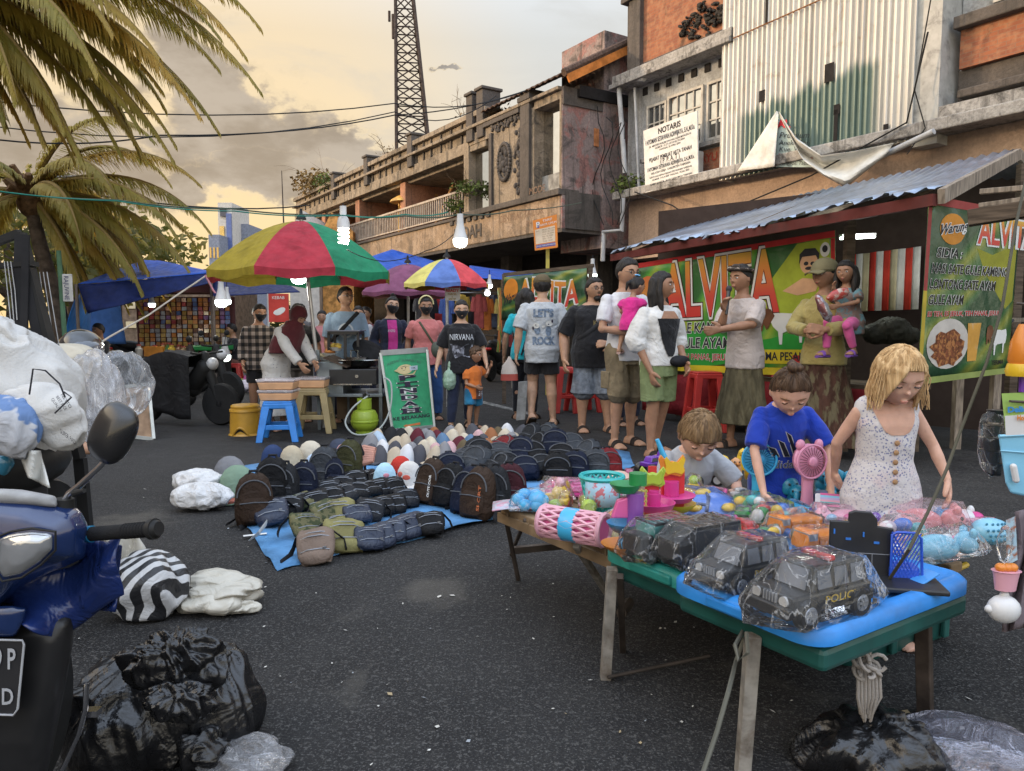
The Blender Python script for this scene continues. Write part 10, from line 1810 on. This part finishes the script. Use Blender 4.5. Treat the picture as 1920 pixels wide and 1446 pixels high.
t=thing('framed_board','wooden board with pale metal frame leaning on the parked motorbikes','board',(G(248,825).x,G(248,825).y,0));y_=G(248,825).y;c00=D(212,815,y_);c10=D(288,823,y_);c11=D(278,720,y_+.12);c01=D(208,728,y_+.12);b=MB();b.prism([(0,0),(1,0),(1,1),(0,1)],lambda x,y,t_:c00*(1-x)*(1-y)+c10*x*(1-y)+c01*(1-x)*y+c11*x*y+V((0,t_,0)),.02);b.B('panel',M('stained_ply',(.30,.20,.13),.75,var=.3,dirt=.5),t,sf=0);b=MB();[b.beam(p,q,.03,.035) for p,q in((c00,c10),(c10,c11),(c11,c01),(c01,c00))];b.B('frame',M('alu_frame',(.5,.52,.5)),t,sf=0)
def bike(label,p,rz,draped,sc=1.,col=BPL):
 t=thing('parked_motorbike',label,'motorbike',(p.x,p.y,0),rz,None,sc);Q=MR(R(90),3,'X')
 for x in(-.62,.62):
  b=MB();b.lathe([(.20,-.05),(.27,-.05),(.295,-.02),(.295,.02),(.27,.05),(.20,.05)],(x,0,.297),36,Q=Q);w_=b.B('wheel',M('tyre_black',(.018,.018,.018),.85),t,wd=0);b=MB();b.lathe([(.185,-.03),(.205,-.035),(.205,.035),(.185,.03)],(x,0,.297),30,Q=Q,caps=False);b.cyl((x,-.05,.297),(x,.05,.297),.05,None,14);[b.tu([(x+.05*cos(a),0,.297+.05*sin(a)),(x+.195*cos(a),0,.297+.195*sin(a))],.012,6) for a in [k*1.2566 for k in rng(5)]];b.B('rim',SGR,w_,wd=0)
 b=MB();b.limb([(.58,0,.32),(.45,0,.75),(.38,0,.98)],[.05,.07,.06]);b.tu([(.42,-.34,1.02),(.36,-.12,1.0),(.36,.12,1.0),(.42,.34,1.02)],.016,8);b.B('fork',BPL,t,wd=0)
 b=MB();b.limb([(.38,0,.80),(.15,0,.52),(-.3,0,.55),(-.72,0,.78)],[.13,.14,.15,.07]);b.ell((-.05,0,.38),(.26,.13,.16));b.B('body',col,t,wd=0);b=MB();b.limb([(.02,0,.76),(-.35,0,.80),(-.62,0,.86)],[.08,.11,.07]);b.B('seat',M('vinyl_seat',(.03,.03,.032),.4),t,wd=0);b=MB();b.ell((.5,0,.86),(.08,.09,.09));b.B('headlight',M('lamp_glass',(.45,.45,.45),.15),t,wd=0);b=MB();b.ell((-.75,0,.74),(.05,.08,.04));b.B('tail_light',tRED,t,wd=0)
 for s_ in(-1,1): b=MB();b.tu([(.38,s_*.2,1.02),(.36,s_*.26,1.16)],.007,6);b.ell((.36,s_*.29,1.21),(.02,.065,.045));b.B('mirror',BPL,t,wd=0)
 if draped:
  b=MB();b.grid(lambda u,v:V((-.55+.9*u,-.02-.32*(v if v<.35 else .35)/.35*.9-.02*sin(u*17)*v-.02*sin(u*7+2),(.98-.12*(1-u)+.12*sin(u*3.1)-.05*v)*(1 if v<.35 else 1-(v-.35)/.65)+(0 if v<.35 else (v-.35)/.65*(.16+.05*sin(u*5))))),30,18);b.grid(lambda u,v:V((-.55+.9*u,-.02+.30*v,.98-.10*(1-u)*1.2+.12*sin(u*3.1)-.25*v*v)),20,6);b.B('black_cover',M('black_canvas',(.014,.014,.015),.6,folds=.8,fs=5),t,wd=0,solid=.006)
 return t
p=G(335,800);bike('motorbike draped with a black canvas cover beside the framed board',V((p.x-.05,p.y+.25,0)),R(-14),True,.86)
p=G(345,770);bike('black motorbike with long seat behind the draped one',V((p.x,p.y+.5,0)),R(-20),False,.9)
for lb,px,py,rz in [('dark parked motorbike between the clothes stall and the turquoise top',938,712,70),('second dark parked motorbike beside the food stall banner',915,706,60),('dark parked motorbike by the dim counter under the blue tent',280,712,20)]: p=G(px,py);bike(lb,p,R(rz),False,.95)
b=MB();a0=D(110,812,3.6);a1=D(150,838,3.55);b.limb([a0+V((-.25,.1,.18)),a0,a0.lerp(a1,.6)],[.06,.045,.035]);b.limb([a0.lerp(a1,.5),a1,a1+V((.05,-.02,-.015))],[.04,.036,.022]);me=remesh(b,.01,3);me.materials.append(SK2);t=thing('person','reclining person whose bare foot sticks out behind the woven sack','person',(a0.x-.2,3.65,0));me.transform(wmat(t).inverted());link('body',me,t,True,ang=180)
def split_loose(o):
 me=o.data;n=len(me.vertices);par=list(rng(n))
 def find(a):
  while par[a]!=a: par[a]=par[par[a]];a=par[a]
  return a
 for e in me.edges:
  a,b_=find(e.vertices[0]),find(e.vertices[1])
  if a!=b_: par[a]=b_
 gr={}
 for pl in me.polygons: gr.setdefault(find(pl.vertices[0]),[]).append(pl)
 if len(gr)<2: return
 parts=[]
 for pls in gr.values():
  mp_={};vs=[];fs=[]
  for pl in pls:
   f_=[]
   for v in pl.vertices:
    if v not in mp_: mp_[v]=len(vs);vs.append(tuple(me.vertices[v].co))
    f_.append(mp_[v])
   fs.append(f_)
  parts.append((vs,fs,[pl.use_smooth for pl in pls]))
 nm=o.name.split('.')[0]
 for i,(vs,fs,sm_) in enumerate(parts):
  m2=bpy.data.meshes.new(nm);m2.from_pydata(vs,[],fs);m2.materials.append(me.materials[0]);m2.polygons.foreach_set('use_smooth',sm_);m2.update()
  if i==0: o.data=m2
  else: c=o.copy();c.data=m2;COL.objects.link(c)
SPL={'pillar','balcony_pier','parapet_post','parapet_rib','pilaster','side_panel','side_flashing','vent_hole','cut_hole','dress_strap','timber_prop','brace','lit_slot','shutter','corner_post','ledge','cornice','window_hole','rack','ball','post','leg_bar'}
for o in list(bpy.data.objects):
 if o.type=='MESH' and o.name.split('.')[0] in SPL: split_loose(o)
